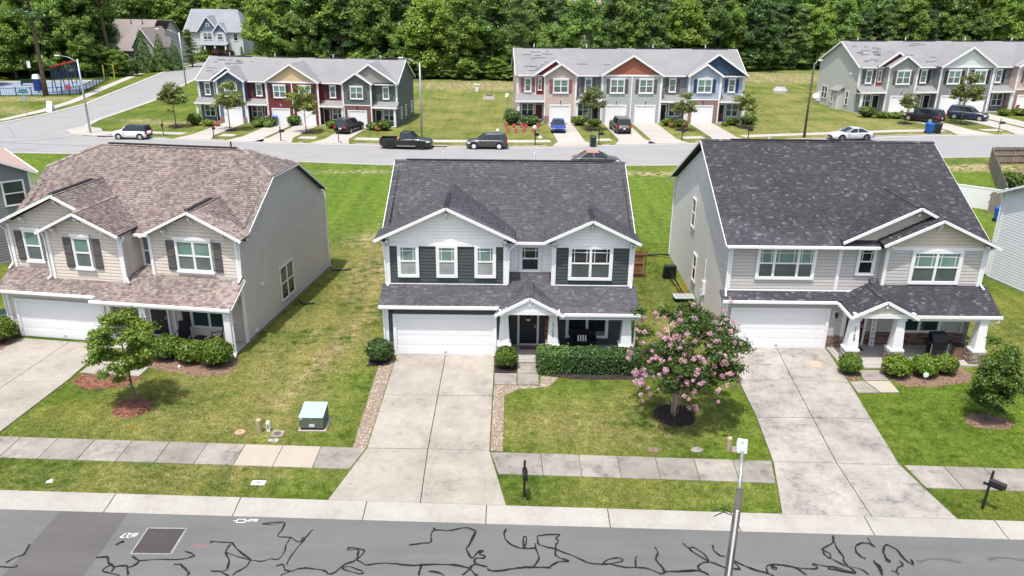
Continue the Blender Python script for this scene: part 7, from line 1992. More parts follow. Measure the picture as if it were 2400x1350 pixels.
# ------------------------------------------------------------------ vehicles
def paint(name, col, rough=0.28): return mat('paint_' + name, col, rough, 0.05, 1.0, spec=0.5, coat=0.6)
def loft(rings, mb, closed=True):
    base = len(mb.v); n = len(rings[0])
    for r in rings: mb.v += [tuple(p) for p in r]
    for i in range(len(rings) - 1):
        for k in range(n - 1):
            mb.f.append((base + i * n + k, base + i * n + k + 1, base + (i + 1) * n + k + 1, base + (i + 1) * n + k))
    mb.f.append(tuple(base + k for k in range(n))); mb.f.append(tuple(base + (len(rings) - 1) * n + k for k in range(n))[::-1])
SPEC = {
 # x from rear (0) to front (1): body top profile; greenhouse (rear base, rear roof, front roof, front base); belt, height
 'sedan': dict(top=[(0, .66), (.02, .80), (.10, .92), (.18, .94), (.55, .93), (.72, .90), (.85, .82), (.96, .72), (1, .55)], gh=(.13, .29, .55, .75), belt=.90, roof=1.44, L=4.9, W=1.84, wb=(.19, .80), r=.33),
 'coupe': dict(top=[(0, .70), (.02, .88), (.10, .98), (.20, 1.0), (.60, .97), (.72, .95), (.86, .88), (.96, .76), (1, .55)], gh=(.12, .31, .52, .72), belt=.96, roof=1.47, L=5.05, W=1.9, wb=(.20, .80), r=.36),
 'suv': dict(top=[(0, .72), (.015, .98), (.05, 1.05), (.30, 1.06), (.62, 1.04), (.74, 1.02), (.88, .96), (.97, .82), (1, .62)], gh=(.015, .075, .56, .73), belt=1.03, roof=1.68, L=4.62, W=1.86, wb=(.20, .81), r=.36),
 'bigsuv': dict(top=[(0, .78), (.01, 1.10), (.05, 1.16), (.30, 1.17), (.66, 1.15), (.76, 1.13), (.93, 1.06), (.98, .90), (1, .65)], gh=(.012, .05, .60, .73), belt=1.13, roof=1.90, L=5.1, W=2.0, wb=(.22, .80), r=.40),
 'box': dict(top=[(0, .72), (.015, .95), (.05, 1.02), (.30, 1.03), (.66, 1.02), (.77, 1.01), (.92, .95), (.98, .82), (1, .62)], gh=(.02, .06, .60, .75), belt=1.0, roof=1.62, L=4.2, W=1.8, wb=(.19, .80), r=.34),
 'pickup': dict(top=[(0, .62), (.01, .80), (.05, .82), (.30, .83), (.40, 1.14), (.66, 1.16), (.74, 1.15), (.94, 1.06), (.985, .92), (1, .62)], gh=(.385, .415, .60, .72), belt=1.13, roof=1.86, L=5.8, W=2.0, wb=(.22, .80), r=.41),
}
def vehicle(name, kind, label, cat, x, y, heading, pm, scale=1.0, roofm=None, rim=M_RIM, glassm=M_CARGLASS, trim=None, plate=True):
    """heading: direction (degrees, 0 = +x) the front points to"""
    k = SPEC[kind]
    t = thing(name, label, cat, (x, y, 0.015), RAD(heading), 'parked vehicles', scale)
    L, W = k['L'], k['W']; hw = W / 2
    tx, tz = [p[0] for p in k['top']], [p[1] for p in k['top']]
    st = [0, .012, .035, .08, .14, .2, .28, .36, .44, .52, .6, .68, .74, .8, .86, .91, .95, .98, .993, 1.0]
    rings = []
    for s_ in st:
        zt = float(np.interp(s_, tx, tz)); e = min(s_, 1 - s_)
        wv = hw * (1 - 0.16 * math.exp(-(e / 0.035)) - 0.03 * math.exp(-e / 0.12))
        zb = 0.24 + 0.12 * math.exp(-e / 0.03)
        X = (s_ - 0.5) * L
        half = [(0, zb), (wv * .86, zb), (wv * .97, zb + .10), (wv, zb + (zt - zb) * .45), (wv * .985, zb + (zt - zb) * .72), (wv * .95, zt - .07), (wv * .86, zt - .005), (wv * .45, zt + .018), (0, zt + .024)]
        r = [(X, a, b) for a, b in half] + [(X, -a, b) for a, b in half[-2:0:-1]] + [(X, 0, half[0][1])]
        rings.append(r)
    mb = MB(); loft(rings, mb); mb.build('body', pm, t, True)
    g0, g1, g2, g3 = [(v - 0.5) * L for v in k['gh']]
    zb, zr = k['belt'] - .02, k['roof']
    wb_, wr = hw * .90, hw * .72
    ring = lambda z, f: None
    base = [(g0, wb_ * .93), (g0 + .12, wb_), (g3 - .35, wb_), (g3, wb_ * .80)]
    top = [(g1, wr * .93), (g1 + .1, wr), (g2 - .15, wr), (g2, wr * .9)]
    gm = MB(); n = len(base)
    B = [(a, b, zb) for a, b in base] + [(a, -b, zb) for a, b in base[::-1]]; T = [(a, b, zr - .05) for a, b in top] + [(a, -b, zr - .05) for a, b in top[::-1]]
    nb_ = len(gm.v); gm.v += B + T; m8 = len(B)
    for i in range(m8):
        j = (i + 1) % m8
        gm.f.append((nb_ + i, nb_ + j, nb_ + m8 + j, nb_ + m8 + i))
    gm.f.append(tuple(nb_ + m8 + i for i in range(m8)))
    gm.build('windows', glassm, t)
    rm = roofm or pm
    rr = MB(); rings = []
    for s_ in (0, .08, .3, .6, .9, 1.0):
        X = g1 + (g2 - g1) * s_ + (-.02 if s_ == 0 else (.02 if s_ == 1 else 0)); e = min(s_, 1 - s_); ww = wr * (1.03 - .08 * math.exp(-e / .06)); zt = zr - .05 * math.exp(-e / .08)
        half = [(0, zr - .07), (ww, zr - .07), (ww * .97, zt - .025), (ww * .8, zt), (0, zt + .015)]
        rings.append([(X, a, b) for a, b in half] + [(X, -a, b) for a, b in half[-2:0:-1]] + [(X, 0, half[0][1])])
    loft(rings, rr); rr.build('roof', rm, t, True)
    # pillars
    for sgn in (1, -1):
        for (a, b, wd) in ((base[3], top[3], .07), (base[0], top[0], .10), (((g0 + g3) * .5 + .0, wb_), ((g1 + g2) * .5, wr), .06)) + ((((g0 + .55), wb_), (g1 + .45, wr), .08),) * (1 if kind in ('suv', 'bigsuv', 'box') else 0):
            p = MB(); p.beam((a[0], sgn * a[1] * 1.005, zb), (b[0], sgn * b[1] * 1.005, zr - .05), wd, .03, (0, sgn, .4)); p.build('pillar', rm if a is not base[3] else pm, t)
    # wheels
    r = k['r']
    for fx in k['wb']:
        X = (fx - .5) * L
        for sgn in (1, -1):
            Yc = sgn * (hw - .10)
            a = MB(); a.tube([(X, Yc - sgn * .12, r + .03), (X, sgn * (hw + .006), r + .03)], r + .075, 20); a.build('wheel_arch', M_BLACKM, t)
            w_ = MB(); w_.tube([(X, Yc - sgn * .1, r), (X, Yc - sgn * .09, r), (X, sgn * (hw - .01), r), (X, sgn * (hw + .012), r)], [r * .9, r, r, r * .93], 20); wo = w_.build('wheel', M_RUBBER, t)
            d = MB(); d.tube([(X, sgn * (hw - .02), r), (X, sgn * (hw + .018), r)], [r * .66, r * .64], 16); d.tube([(X, sgn * (hw + .017), r), (X, sgn * (hw + .03), r)], [r * .2, r * .15], 8); d.build('rim', rim, wo)
    zf = float(np.interp(.95, tx, tz)); zk = float(np.interp(.03, tx, tz))
    for sgn in (1, -1):
        p = MB(); p.hexa([(L * .44, sgn * hw * .58, zf - .22), (L * .492, sgn * hw * .58, zf - .24), (L * .465, sgn * hw * .93, zf - .22), (L * .40, sgn * hw * .97, zf - .2), (L * .44, sgn * hw * .58, zf - .04), (L * .482, sgn * hw * .58, zf - .07), (L * .455, sgn * hw * .93, zf - .06), (L * .40, sgn * hw * .97, zf - .05)]); p.build('headlight', M_HEADL, t)
        p = MB(); h0, h1 = (zk - .3, zk - .02) if kind in ('suv', 'bigsuv', 'box', 'pickup') else (zk - .24, zk - .06)
        p.box(-L * .5 - .005, -L * .46, sgn * hw * .60 if sgn > 0 else -hw * .93, hw * .93 if sgn > 0 else -hw * .60, h0, h1); p.build('tail_light', M_TAILL, t)
        p = MB(); p.box(g3 - .45, g3 - .27, min(sgn * (hw + .02), sgn * (hw + .17)), max(sgn * (hw + .02), sgn * (hw + .17)), zb + .04, zb + .19); p.build('mirror', pm, t)
        for fx in (.36, .56):
            p = MB(); X = (fx - .5) * L; p.box(X - .09, X + .09, sgn * hw - .012, sgn * hw + .012, zb - .12, zb - .09); p.build('door_handle', trim or pm, t)
    p = MB(); p.box(L * .475, L * .503, -hw * .5, hw * .5, .42, .60); p.build('grille', M_CHROME if kind == 'pickup' else M_BLACKM, t)
    p = MB(); p.box(-L * .5 - .02, -L * .47, -hw * .85, hw * .85, .36, .54); p.build('rear_bumper', M_CHROME if kind == 'pickup' else M_BLACKM, t)
    if plate:
        p = MB(); p.box(-L * .5 - .035, -L * .49, -.16, .16, .62, .78); p.build('number_plate', M_PLATE, t)
    if kind in ('suv', 'bigsuv'):
        for sgn in (1, -1):
            p = MB(); p.beam((g1 + .2, sgn * wr * .92, zr + .035), (g2 - .25, sgn * wr * .92, zr + .03), .04, .04); p.build('roof_rail', M_STEEL, t)
    if kind == 'pickup':
        x0, x1 = -L * .5 + .03, (.40 - .5) * L
        p = MB(); p.box(x0, x1, hw * .86, hw * .99, .7, 1.12); p.build('bed_side', pm, t)
        p = MB(); p.box(x0, x1, -hw * .99, -hw * .86, .7, 1.12); p.build('bed_side', pm, t)
        p = MB(); p.box(x0 - .02, x0 + .08, -hw * .97, hw * .97, .6, 1.12); p.build('tailgate', pm, t)
        p = MB(); p.box(x0 + .08, x1, -hw * .86, hw * .86, .80, .86); p.build('bed_floor', M_BLACKM, t)
        p = MB(); p.box(-L * .16, L * .2, hw - .02, hw + .1, .36, .42); p.box(-L * .16, L * .2, -hw - .1, -hw + .02, .36, .42); p.build('running_board', M_CHROME, t)
        p = MB(); p.taper(x1 - .35, .2, .86, 1.16, .16, .22, .12, .18); p.build('bed_box', mat('cargo_yellow', (0.6, 0.36, 0.08), 0.6), t)
    return t
PB = paint('black', (0.010, 0.010, 0.012)); PW = paint('white', (0.78, 0.78, 0.77)); PG = paint('grey', (0.055, 0.057, 0.06)); PN = paint('navy', (0.010, 0.013, 0.028)); PBL = paint('blue', (0.012, 0.045, 0.23)); PS = paint('silver', (0.50, 0.52, 0.55)); PT = paint('pewter', (0.11, 0.105, 0.10)); PDB = paint('dark_blue', (0.018, 0.026, 0.065))
vehicle('white_suv', 'box', 'white suv with black roof parked by the left corner', 'car', -44.6, 92.45, 178, PW, 0.98, PB)
vehicle('pickup_truck', 'pickup', 'black crew cab pickup parked on the far street', 'pickup', -12.0, 88.55, -3, PB, 1.0, None, M_BLACKM, trim=M_CHROME)
vehicle('grey_suv', 'suv', 'dark grey suv with silver wheels behind the black pickup', 'car', -3.0, 88.95, 180, PG, 1.0, None, mat('wheel_silver', (0.72, 0.72, 0.74), 0.35))
vehicle('sedan', 'sedan', 'dark sedan with rusty faded roof half hidden behind the middle house ridge', 'car', 8.5, 80.6, 2, PG, 1.0, mat('paint_faded_roof', (0.33, 0.19, 0.15), 0.6))
vehicle('blue_sedan', 'sedan', 'blue sedan facing the street in the beige townhouse driveway', 'car', 5.65, 100.9, -92, PBL, 1.0)
vehicle('grey_suv', 'bigsuv', 'large pewter suv with its back to the street at the grey townhouse', 'car', 13.5, 100.9, 95, PT, 1.0)
vehicle('navy_suv', 'suv', 'navy suv parked in the green townhouse driveway', 'car', -20.4, 98.6, 74, PN, 1.05)
vehicle('silver_sedan', 'coupe', 'silver four door sedan parked on the far street at right', 'car', 41.0, 96.5, 188, PS, 1.04, None, mat('wheel_dark_alloy', (0.10, 0.10, 0.11), 0.4))
vehicle('black_suv', 'suv', 'black suv with its rear to the street at the right townhouses', 'car', 56.9, 111.0, 125, PB, 1.12)
vehicle('blue_suv', 'suv', 'dark blue suv facing the street under the large street tree', 'car', 64.3, 113.4, -35, PDB, 1.12)

# ------------------------------------------------------------------ street furniture and yard things
def mailbox(label, x, y, rot, z=GZ, sc=1.0, lean=0.0, group='post mailboxes'):
    t = thing('mailbox', label, 'mailbox', (x, y, z), rot, group, sc)
    t.rotation_euler = (0, lean, rot)
    s = MB(); s.box(-0.038, 0.038, -0.038, 0.038, -0.1, 1.48); s.taper(0, 0, 1.48, 1.56, 0.045, 0.045, 0.015, 0.015); s.build('post', M_BLACK, t)
    s = MB(); s.box(-0.04, 0.04, -0.42, 0.2, 0.94, 1.02); s.build('arm', M_BLACK, t)
    s = MB(); pr = [(-0.09, 1.03), (0.09, 1.03), (0.09, 1.16)] + [(0.09 * math.cos(a), 1.16 + 0.08 * math.sin(a)) for a in np.linspace(0.3, PI - 0.3, 6)] + [(-0.09, 1.16)]
    n = len(pr); s.v = [(a, -0.50, b) for a, b in pr] + [(a, 0.04, b) for a, b in pr]; s.f = [tuple(range(n)), tuple(range(n, 2 * n))[::-1]] + [(i, (i + 1) % n, n + (i + 1) % n, n + i)[::-1] for i in range(n)]
    s.build('box', M_BLACK, t)
    s = MB(); s.box(0.095, 0.11, -0.2, -0.05, 1.14, 1.2); s.build('flag', M_RED, t)
    return t
mailbox('black post mailbox beside the middle driveway', 0.52, 23.95, 0.05)
mailbox('leaning black post mailbox beside the right driveway', 16.86, 23.5, 0.75, lean=0.12)
for i, (x, y, lb) in enumerate(((-41.9, 94.6, 'beside the white suv'), (-35.3, 93.0, 'left of the slate blue driveway apron'), (-27.0, 91.6, 'between the dark red driveway aprons'), (-20.2, 91.2, 'left of the black pickup'), (2.5, 91.1, 'with a white balloon right of the grey suv'), (9.95, 92.0, 'beside the green bin'), (20.1, 94.5, 'left of the brick garage driveway apron'), (28.4, 95.8, 'right of the brick garage driveway apron'), (62.9, 103.1, 'at the right townhouse driveways'))):
    mailbox('far street mailbox ' + lb, x, y, 0.3 + 0.4 * (i % 3), 0.03, 1.12)
def lamp_post(label, x, y, h, armv, wood=False, head=0.55, r=0.11, z=0.0):
    t = thing('street_lamp', label, 'street lamp', (x, y, z), 0, 'street lamps')
    s = MB(); s.tube([(0, 0, -0.2), (0, 0, h * 0.5), (0, 0, h)], [r * 1.15, r, r * 0.85], 12); s.build('pole', M_WOODP if wood else M_STEEL, t, True)
    a = Vector((armv[0], armv[1], 0)); d = a.normalized(); up_ = armv[2]
    s = MB(); s.tube([(0, 0, h - 0.35), tuple(a * 0.45 + Vector((0, 0, h - 0.35 + up_ * 0.75))), tuple(a + Vector((0, 0, h - 0.35 + up_)))], 0.035, 8); s.build('arm', M_STEEL, t, True)
    e = a + Vector((0, 0, h - 0.35 + up_)); sd = d.cross(Z_)
    s = MB()
    q = lambda f, l, z_: tuple(e + d * f + sd * l + Z_ * z_)
    s.hexa([q(-.05, -.11, -.06), q(-.05, .11, -.06), q(head, .13, -.05), q(head, -.13, -.05), q(-.05, -.06, .05), q(-.05, .06, .05), q(head, .11, .045), q(head, -.11, .045)])
    hd = s.build('lamp_head', mat('lamp_head_white', (0.78, 0.79, 0.80), 0.4), t)
    s = MB(); s.tube([q(head * .45, 0, .04), q(head * .45, 0, .10)], .035, 8); s.build('photocell', M_STEEL, hd)
    return t
t = lamp_post('wooden near street lamp pole with white led head', 5.05, 14.6, 7.05, (0.28, 1.0, 0.75), True, 0.42, 0.098)
s = MB(); s.tube([(-0.03, -0.115, 0), (-0.03, -0.115, 6.6)], 0.028, 8); s.build('conduit', M_WHITE, t)
s = MB(); s.tube([(-0.1, 0, 6.45), (-0.3, 0.05, 6.55), (-0.55, 0.05, 6.45)], 0.012, 5); s.build('loose_cable', M_BLACK, t)
s = MB(); s.tube([(-0.1, 0, 6.4), (-0.3, 0.0, 6.48), (-0.5, 0.0, 6.36)], 0.012, 5); s.build('loose_cable', M_BLACK, t)
lamp_post('leaning steel street lamp at the left street corner', -51.2, 95.7, 8.6, (-2.2, 0.3, 0.75))
lamp_post('steel street lamp on the hill road behind the left street tree', -57.6, 141.9, 9.0, (-3.6, 0.4, 0.9))
lamp_post('steel street lamp in front of the green townhouse end wall', -11.1, 95.7, 8.6, (-2.0, 0.4, 0.9))
lamp_post('wooden street lamp on the lawn left of the right townhouses', 35.9, 97.9, 8.9, (0.7, 0.5, 0.6), True, r=0.13)
# pad transformer
t = thing('transformer_box', 'green pad mounted transformer box with sloped top on the left lawn', 'transformer', (-8.2, 28.75, GZ), 0)
GT = mat('transformer_green', (0.105, 0.125, 0.105), 0.5, 0.08); GL = mat('transformer_lid', (0.33, 0.46, 0.43), 0.45, 0.05)
s = MB(); s.box(-0.56, 0.60, -0.55, 0.62, -0.1, 0.05); s.build('concrete_pad', M_WALK_NEW, t)
s = MB(); s.box(-0.47, 0.47, -0.46, 0.5, 0.05, 0.14); s.build('base', M_BLACKM, t)
s = MB(); s.hexa([(-.48, -.48, .14), (.48, -.48, .14), (.48, .52, .14), (-.48, .52, .14), (-.48, -.48, .62), (.48, -.48, .62), (.48, .52, .78), (-.48, .52, .78)]); s.build('cabinet', GT, t)
s = MB(); s.hexa([(-.5, -.5, .625), (.5, -.5, .625), (.5, .02, .703), (-.5, .02, .703), (-.5, -.5, .65), (.5, -.5, .65), (.5, .02, .728), (-.5, .02, .728)]); s.build('lid', GL, t)
s = MB(); s.hexa([(-.5, .035, .705), (.5, .035, .705), (.5, .54, .785), (-.5, .54, .785), (-.5, .035, .73), (.5, .035, .73), (.5, .54, .81), (-.5, .54, .81)]); s.build('lid', GL, t)
s = MB(); s.box(-.1, .12, -.486, -.48, .2, .33); s.build('warning_label', M_PLATE, t)
s = MB(); s.box(-.47, -.36, -.486, -.48, .54, .61); s.build('warning_label', M_PLATE, t)
wall_text(t, '113', 0.09, -0.02, -0.484, 0.56, mat('yellow_print', (0.55, 0.40, 0.08), 0.6), 90)
def bollard(name, label, x, y, r, h, mm, round_=True):
    t = thing(name, label, 'pedestal', (x, y, GZ), 0)
    s = MB()
    if round_: s.lathe(0, 0, [(r * 1.05, -0.05), (r, 0.02), (r, h - 0.1)], 14)
    else: s.box(-r, r, -r, r, -0.05, h - 0.06)
    s.build('post', mm, t, False)
    s = MB()
    if round_: s.lathe(0, 0, [(r * 1.03, h - 0.1), (r * 1.0, h - 0.04), (r * 0.6, h)], 14)
    else: s.taper(0, 0, h - 0.06, h, r * 1.1, r * 1.1, r * 0.7, r * 0.7)
    s.build('cap', mm, t, False)
    return t
BEI_P = mat('pedestal_beige', (0.36, 0.30, 0.18), 0.6, 0.08)
bollard('cable_pedestal', 'beige round cable pedestal left of the transformer', -10.32, 28.15, 0.115, 0.62, BEI_P)
bollard('cable_pedestal', 'beige round cable pedestal behind the near street lamp head', 8.72, 27.15, 0.115, 0.62, BEI_P)
t = bollard('marker_post', 'small white square marker post beside the beige pedestal', -9.98, 28.25, 0.065, 0.46, M_WHITE, False)
s = MB(); s.box(-0.03, 0.03, -0.07, -0.066, 0.12, 0.34); s.build('marker_label', M_SHUT, t)
def lid(name, label, x, y, sx, sy, mm, rnd_=False, rot=0.0, inner=None):
    t = thing(name, label, 'utility lid', (x, y, GZ), rot)
    s = MB()
    if rnd_: s.lathe(0, 0, [(sx, -0.02), (sx, 0.03), (sx * 0.9, 0.035)], 18, 1, sy / sx)
    else: s.box(-sx, sx, -sy, sy, -0.02, 0.035)
    s.build('lid', mm, t)
    if inner:
        s = MB(); s.lathe(0, 0, [(inner[0], 0.03), (inner[0], 0.046), (inner[0] * 0.8, 0.05)], 14); s.build('inner_cover', inner[1], t)
    else:
        s = MB(); s.box(-0.05, 0.05, -0.02, 0.02, 0.03, 0.042); s.build('lift_slot', M_BLACKM, t)
    return t
RB = mat('rust_brown', (0.115, 0.085, 0.07), 0.8, 0.2)
lid('meter_lid', 'square concrete meter lid with brown round cover by the white marker', -9.55, 28.0, 0.25, 0.24, M_WALK, inner=(0.15, RB))
lid('meter_lid', 'small grey blue meter lid nearest the left sidewalk', -9.58, 27.5, 0.20, 0.10, mat('lid_bluegrey', (0.33, 0.37, 0.40), 0.6))
lid('meter_lid', 'round pink concrete lid left of the beige pedestal', -11.12, 28.1, 0.22, 0.2, mat('lid_pink', (0.42, 0.26, 0.17), 0.8), True)
lid('meter_lid', 'pale blue meter lid in the left verge', -9.3, 24.6, 0.26, 0.14, mat('lid_paleblue', (0.52, 0.58, 0.62), 0.6))
lid('meter_lid', 'brown meter lid on the middle lawn by the sidewalk', 5.7, 27.1, 0.20, 0.15, mat('lid_brown', (0.20, 0.13, 0.10), 0.7))
lid('meter_lid', 'concrete lid beside the right beige pedestal', 9.12, 27.2, 0.28, 0.2, M_WALK, inner=(0.07, RB))
t = thing('rock', 'flat grey rock on the middle lawn left of the beige pedestal', 'rock', (7.45, 27.1, GZ), 0.2)
s = MB(); s.lathe(0, 0, [(0.26, -0.02), (0.28, 0.05), (0.2, 0.1), (0.08, 0.12)], 9, 1, 0.7); s.build('stone', M_WALK, t)
t = thing('litter', 'crumpled white paper on the left verge', 'litter', (-17.0, 24.55, GZ), 0.4)
s = MB(); s.hexa([(-.12, -.05, 0), (.1, -.07, 0), (.13, .05, .02), (-.08, .06, 0), (-.09, -.03, .07), (.07, -.05, .05), (.1, .04, .09), (-.05, .04, .05)]); s.build('paper', M_WHITE, t)
t = thing('disc_marker', 'white round disc on a stake before the right bushes', 'marker', (19.35, 32.95, GZ), 0)
s = MB(); s.tube([(0, 0, -0.05), (0, 0, 0.42)], 0.012, 6); s.build('stake', M_STEEL, t)
s = MB(); s.tube([(0, -0.01, 0.5), (0, 0.01, 0.5)], 0.13, 18); s.build('disc', M_WHITE, t)
t = thing('splash_block', 'white lawn spotlight by the left porch bushes', 'lamp', (-15.85, 33.75, GZ), 0)
s = MB(); s.lathe(0, 0, [(0.05, 0), (0.07, 0.12), (0.05, 0.18)], 10); s.build('lamp_body', M_WHITE, t)
# basketball hoop seen from behind
t = thing('basketball_hoop', 'black portable basketball hoop tipped over on the lawn beside the right house', 'basketball hoop', (10.05, 43.4, GZ), 0.03)
s = MB(); s.hexa([(-.40, 3.4, .02), (.40, 3.4, .02), (.42, 3.75, .02), (-.42, 3.75, .02), (-.38, 3.3, .86), (.38, 3.3, .86), (.36, 3.7, .86), (-.36, 3.7, .86)]); s.build('base', M_BLACK, t)
s = MB(); s.tube([(0, 3.35, .55), (0.05, 1.6, .42), (.08, 0.2, .3)], 0.05, 8); s.build('pole', M_BLACK, t)
s = MB(); s.tube([(-.12, 3.35, .3), (0.05, 1.8, .44)], 0.03, 6); s.build('strut', M_BLACK, t)
s = MB()
for bx in ((-.55, .60, -.62, -.55), (-.55, .60, .05, .12), (-.55, -.48, -.55, .05), (.53, .60, -.55, .05)): s.box(bx[0], bx[1], bx[2], bx[3], .26, .31)
bb = s.build('backboard_frame', mat('hoop_frame_grey', (0.45, 0.46, 0.47), 0.6), t)
s = MB(); s.box(-.48, .53, -.55, .05, .275, .29); s.build('backboard_panel', mat('hoop_acrylic', (0.30, 0.34, 0.36), 0.15, 0.05), bb)
s = MB(); s.tube([(0.08 + 0.23 * math.cos(a), 0.22 + 0.10 * math.sin(a), .52 + 0.22 * math.sin(a)) for a in np.linspace(0, 2 * PI, 14)], 0.014, 5); s.build('rim', M_RED, t)
t = thing('garden_hose', 'black drain hose lying behind the left house corner', 'hose', (-11.6, 47.6, GZ), 0)
s = MB(); s.tube([(0, 0, 0.05), (0.4, 0.15, 0.04), (0.8, 0.1, 0.04), (1.2, 0.3, 0.04)], 0.05, 6); s.build('hose', M_BLACK, t)
t = thing('garden_hose', 'coiled dark hose on the grass beside the left house window', 'hose', (-12.3, 42.0, GZ), 0)
s = MB(); s.tube([(0, 0, 0.3), (0.15, 0, 0.12), (0.35, -0.1, 0.06), (0.7, 0.0, 0.05), (0.95, 0.05, 0.05)], 0.05, 6); s.build('hose', M_BLACKM, t)
t = thing('garden_hose', 'black hose end on the lawn left of the right house', 'hose', (9.0, 51.2, GZ), 0)
s = MB(); s.tube([(0, 0, 0.06), (0.6, 0.05, 0.12), (1.2, -0.1, 0.2), (1.6, -0.5, 0.3)], 0.06, 6); s.build('hose', M_BLACK, t)
t = thing('antenna_mast', 'thin antenna mast behind the right corner of the middle house', 'antenna', (6.9, 45.2, GZ), 0)
s = MB(); s.tube([(0, 0, 0), (0, 0, 4.3)], 0.03, 6); s.build('mast', M_STEEL, t)
s = MB(); s.beam((-0.35, 0, 4.3), (0.35, 0, 4.3), 0.05, 0.05); s.beam((0.3, -0.2, 4.35), (0.3, 0.2, 4.35), 0.04, 0.04); s.build('crossbar', M_STEEL, t)
def fence(name, label, pts, h, mm, board=0.14, gap=0.012, rails=True, cat='fence', z=GZ, post=2.4, out=1):
    t = thing(name, label, cat, (pts[0][0], pts[0][1], z), 0)
    bm = bpy.data.meshes.new('board'); b = MB(); b.box(0, 1, -0.01, 0.01, 0, 1); bm.from_pydata(b.v, [], b.f); bm.materials.append(mm)
    rnd = random.Random(len(label))
    o0 = Vector((pts[0][0], pts[0][1], 0))
    for p, q in zip(pts[:-1], pts[1:]):
        p, q = Vector((p[0], p[1], 0)) - o0, Vector((q[0], q[1], 0)) - o0
        d = q - p; L = d.length; d.normalize(); nn = Vector((-d.y, d.x, 0)) * out
        n = int(L / (board + gap))
        for i in range(n):
            ob = bpy.data.objects.new('board', bm); COL.objects.link(ob); ob.parent = t
            ob.location = p + d * (i * (board + gap)) + nn * 0.05; ob.rotation_euler = (0, 0, math.atan2(d.y, d.x)); ob.scale = (board, 1, h * rnd.uniform(0.97, 1.0))
        for zz in (0.3, h * 0.55, h - 0.25):
            s = MB(); s.beam(p + Z_ * zz, q + Z_ * zz, 0.04, 0.09); s.build('rail', mm, t)
        for i in range(int(L / post) + 1):
            c = p + d * min(L, i * post); s = MB(); s.box(c.x - 0.05, c.x + 0.05, c.y - 0.05, c.y + 0.05, 0, h); s.build('post', mm, t)
    return t
fence('wooden_fence', 'brown wooden gate panel behind the right side of the middle house', [(6.0, 46.9), (8.4, 47.0)], 1.8, M_FENCEB)
fence('wooden_fence', 'dark wooden fence panel behind the left side of the middle house', [(-8.1, 48.4), (-6.3, 48.4)], 1.8, M_FENCEB)
fence('wooden_fence', 'dark brown fence behind the left house at the far left', [(-32, 60), (-22, 60)], 1.8, M_FENCEB)
fence('wooden_fence', 'weathered wooden fence round the garden at the right edge', [(42.6, 64.3), (38.9, 63.0)], 1.85, M_FENCEW, 0.2)
fence('wooden_fence', 'long weathered wooden fence running back to the far street at right', [(41.2, 64.2), (50.2, 82.6), (62, 83.4)], 1.85, M_FENCEW, 0.2, out=1)
t = thing('vinyl_fence', 'white vinyl fence panel beside the weathered wooden fence', 'fence', (37.2, 66.2, GZ), 0)
s = MB(); s.beam((0, 0, 0.9), (3.4, -2.6, 0.9), 0.05, 1.75); s.build('panel', M_WHITE, t)
for (x, y) in ((0, 0), (3.4, -2.6)):
    s = MB(); s.box(x - 0.09, x + 0.09, y - 0.09, y + 0.09, 0, 1.95); s.taper(x, y, 1.95, 2.05, 0.11, 0.11, 0.02, 0.02); s.build('post', M_WHITE, t)
s = MB(); s.beam((0, 0, 1.8), (3.4, -2.6, 1.8), 0.08, 0.12); s.build('top_rail', M_WHITE, t)
m_ = mulch([(42.5, 65), (46, 67), (58, 70), (60, 80), (51, 80), (46.5, 73)], M_MULCHB, 0.05, 0, 0)
def bin_(name, label, x, y, mm, rot=0.0, z=0.02, sc=1.0):
    t = thing(name, label, 'wheelie bin', (x, y, z), rot, 'wheelie bins', sc)
    s = MB(); s.taper(0, 0, 0.06, 0.95, 0.24, 0.28, 0.30, 0.36); s.build('bin_body', mm, t)
    s = MB(); s.hexa([(-.32, -.40, .955), (.32, -.40, .955), (.32, .38, .955), (-.32, .38, .955), (-.28, -.34, 1.03), (.28, -.34, 1.03), (.28, .36, 1.08), (-.28, .36, 1.08)]); s.build('lid', mm, t)
    for sx in (-1, 1):
        s = MB(); s.tube([(sx * .2, .30, .13), (sx * .27, .30, .13)], 0.13, 12); s.build('wheel', M_RUBBER, t)
    s = MB(); s.tube([(-.25, .42, .98), (.25, .42, .98)], 0.025, 6); s.build('handle', mm, t)
    return t
bin_('wheelie_bin', 'black wheelie bin at the dark red townhouse garage', -31.9, 103.2, M_BLACKBIN, 0.1, sc=1.1)
bin_('wheelie_bin', 'blue recycling bin at the dark red townhouse garage', -30.9, 103.1, M_BLUEBIN, 0.0, sc=1.1)
bin_('wheelie_bin', 'dark green wheelie bin on the far street before the blue car', 9.1, 90.4, M_GREENBIN, 0.05, sc=1.15)
bin_('wheelie_bin', 'blue recycling bin at the kerb before the right townhouses', 53.1, 101.6, M_BLUEBIN, 0.1, sc=1.25)
bin_('wheelie_bin', 'black wheelie bin beside the blue kerbside bin at right', 54.2, 101.7, M_BLACKBIN, -0.1, sc=1.25)
bin_('wheelie_bin', 'blue bin behind the white house at the right edge', 38.7, 60.6, M_BLUEBIN, 0.3, GZ, 1.1)
bin_('wheelie_bin', 'dark bin beside the beige townhouse end wall', -0.6, 110.0, M_BLACKBIN, 0.3, 0, 1.2)
bin_('wheelie_bin', 'dark green bin beside the left garage at the left edge', -26.6, 38.0, M_GREENBIN, 0.3, GZ, 1.0)
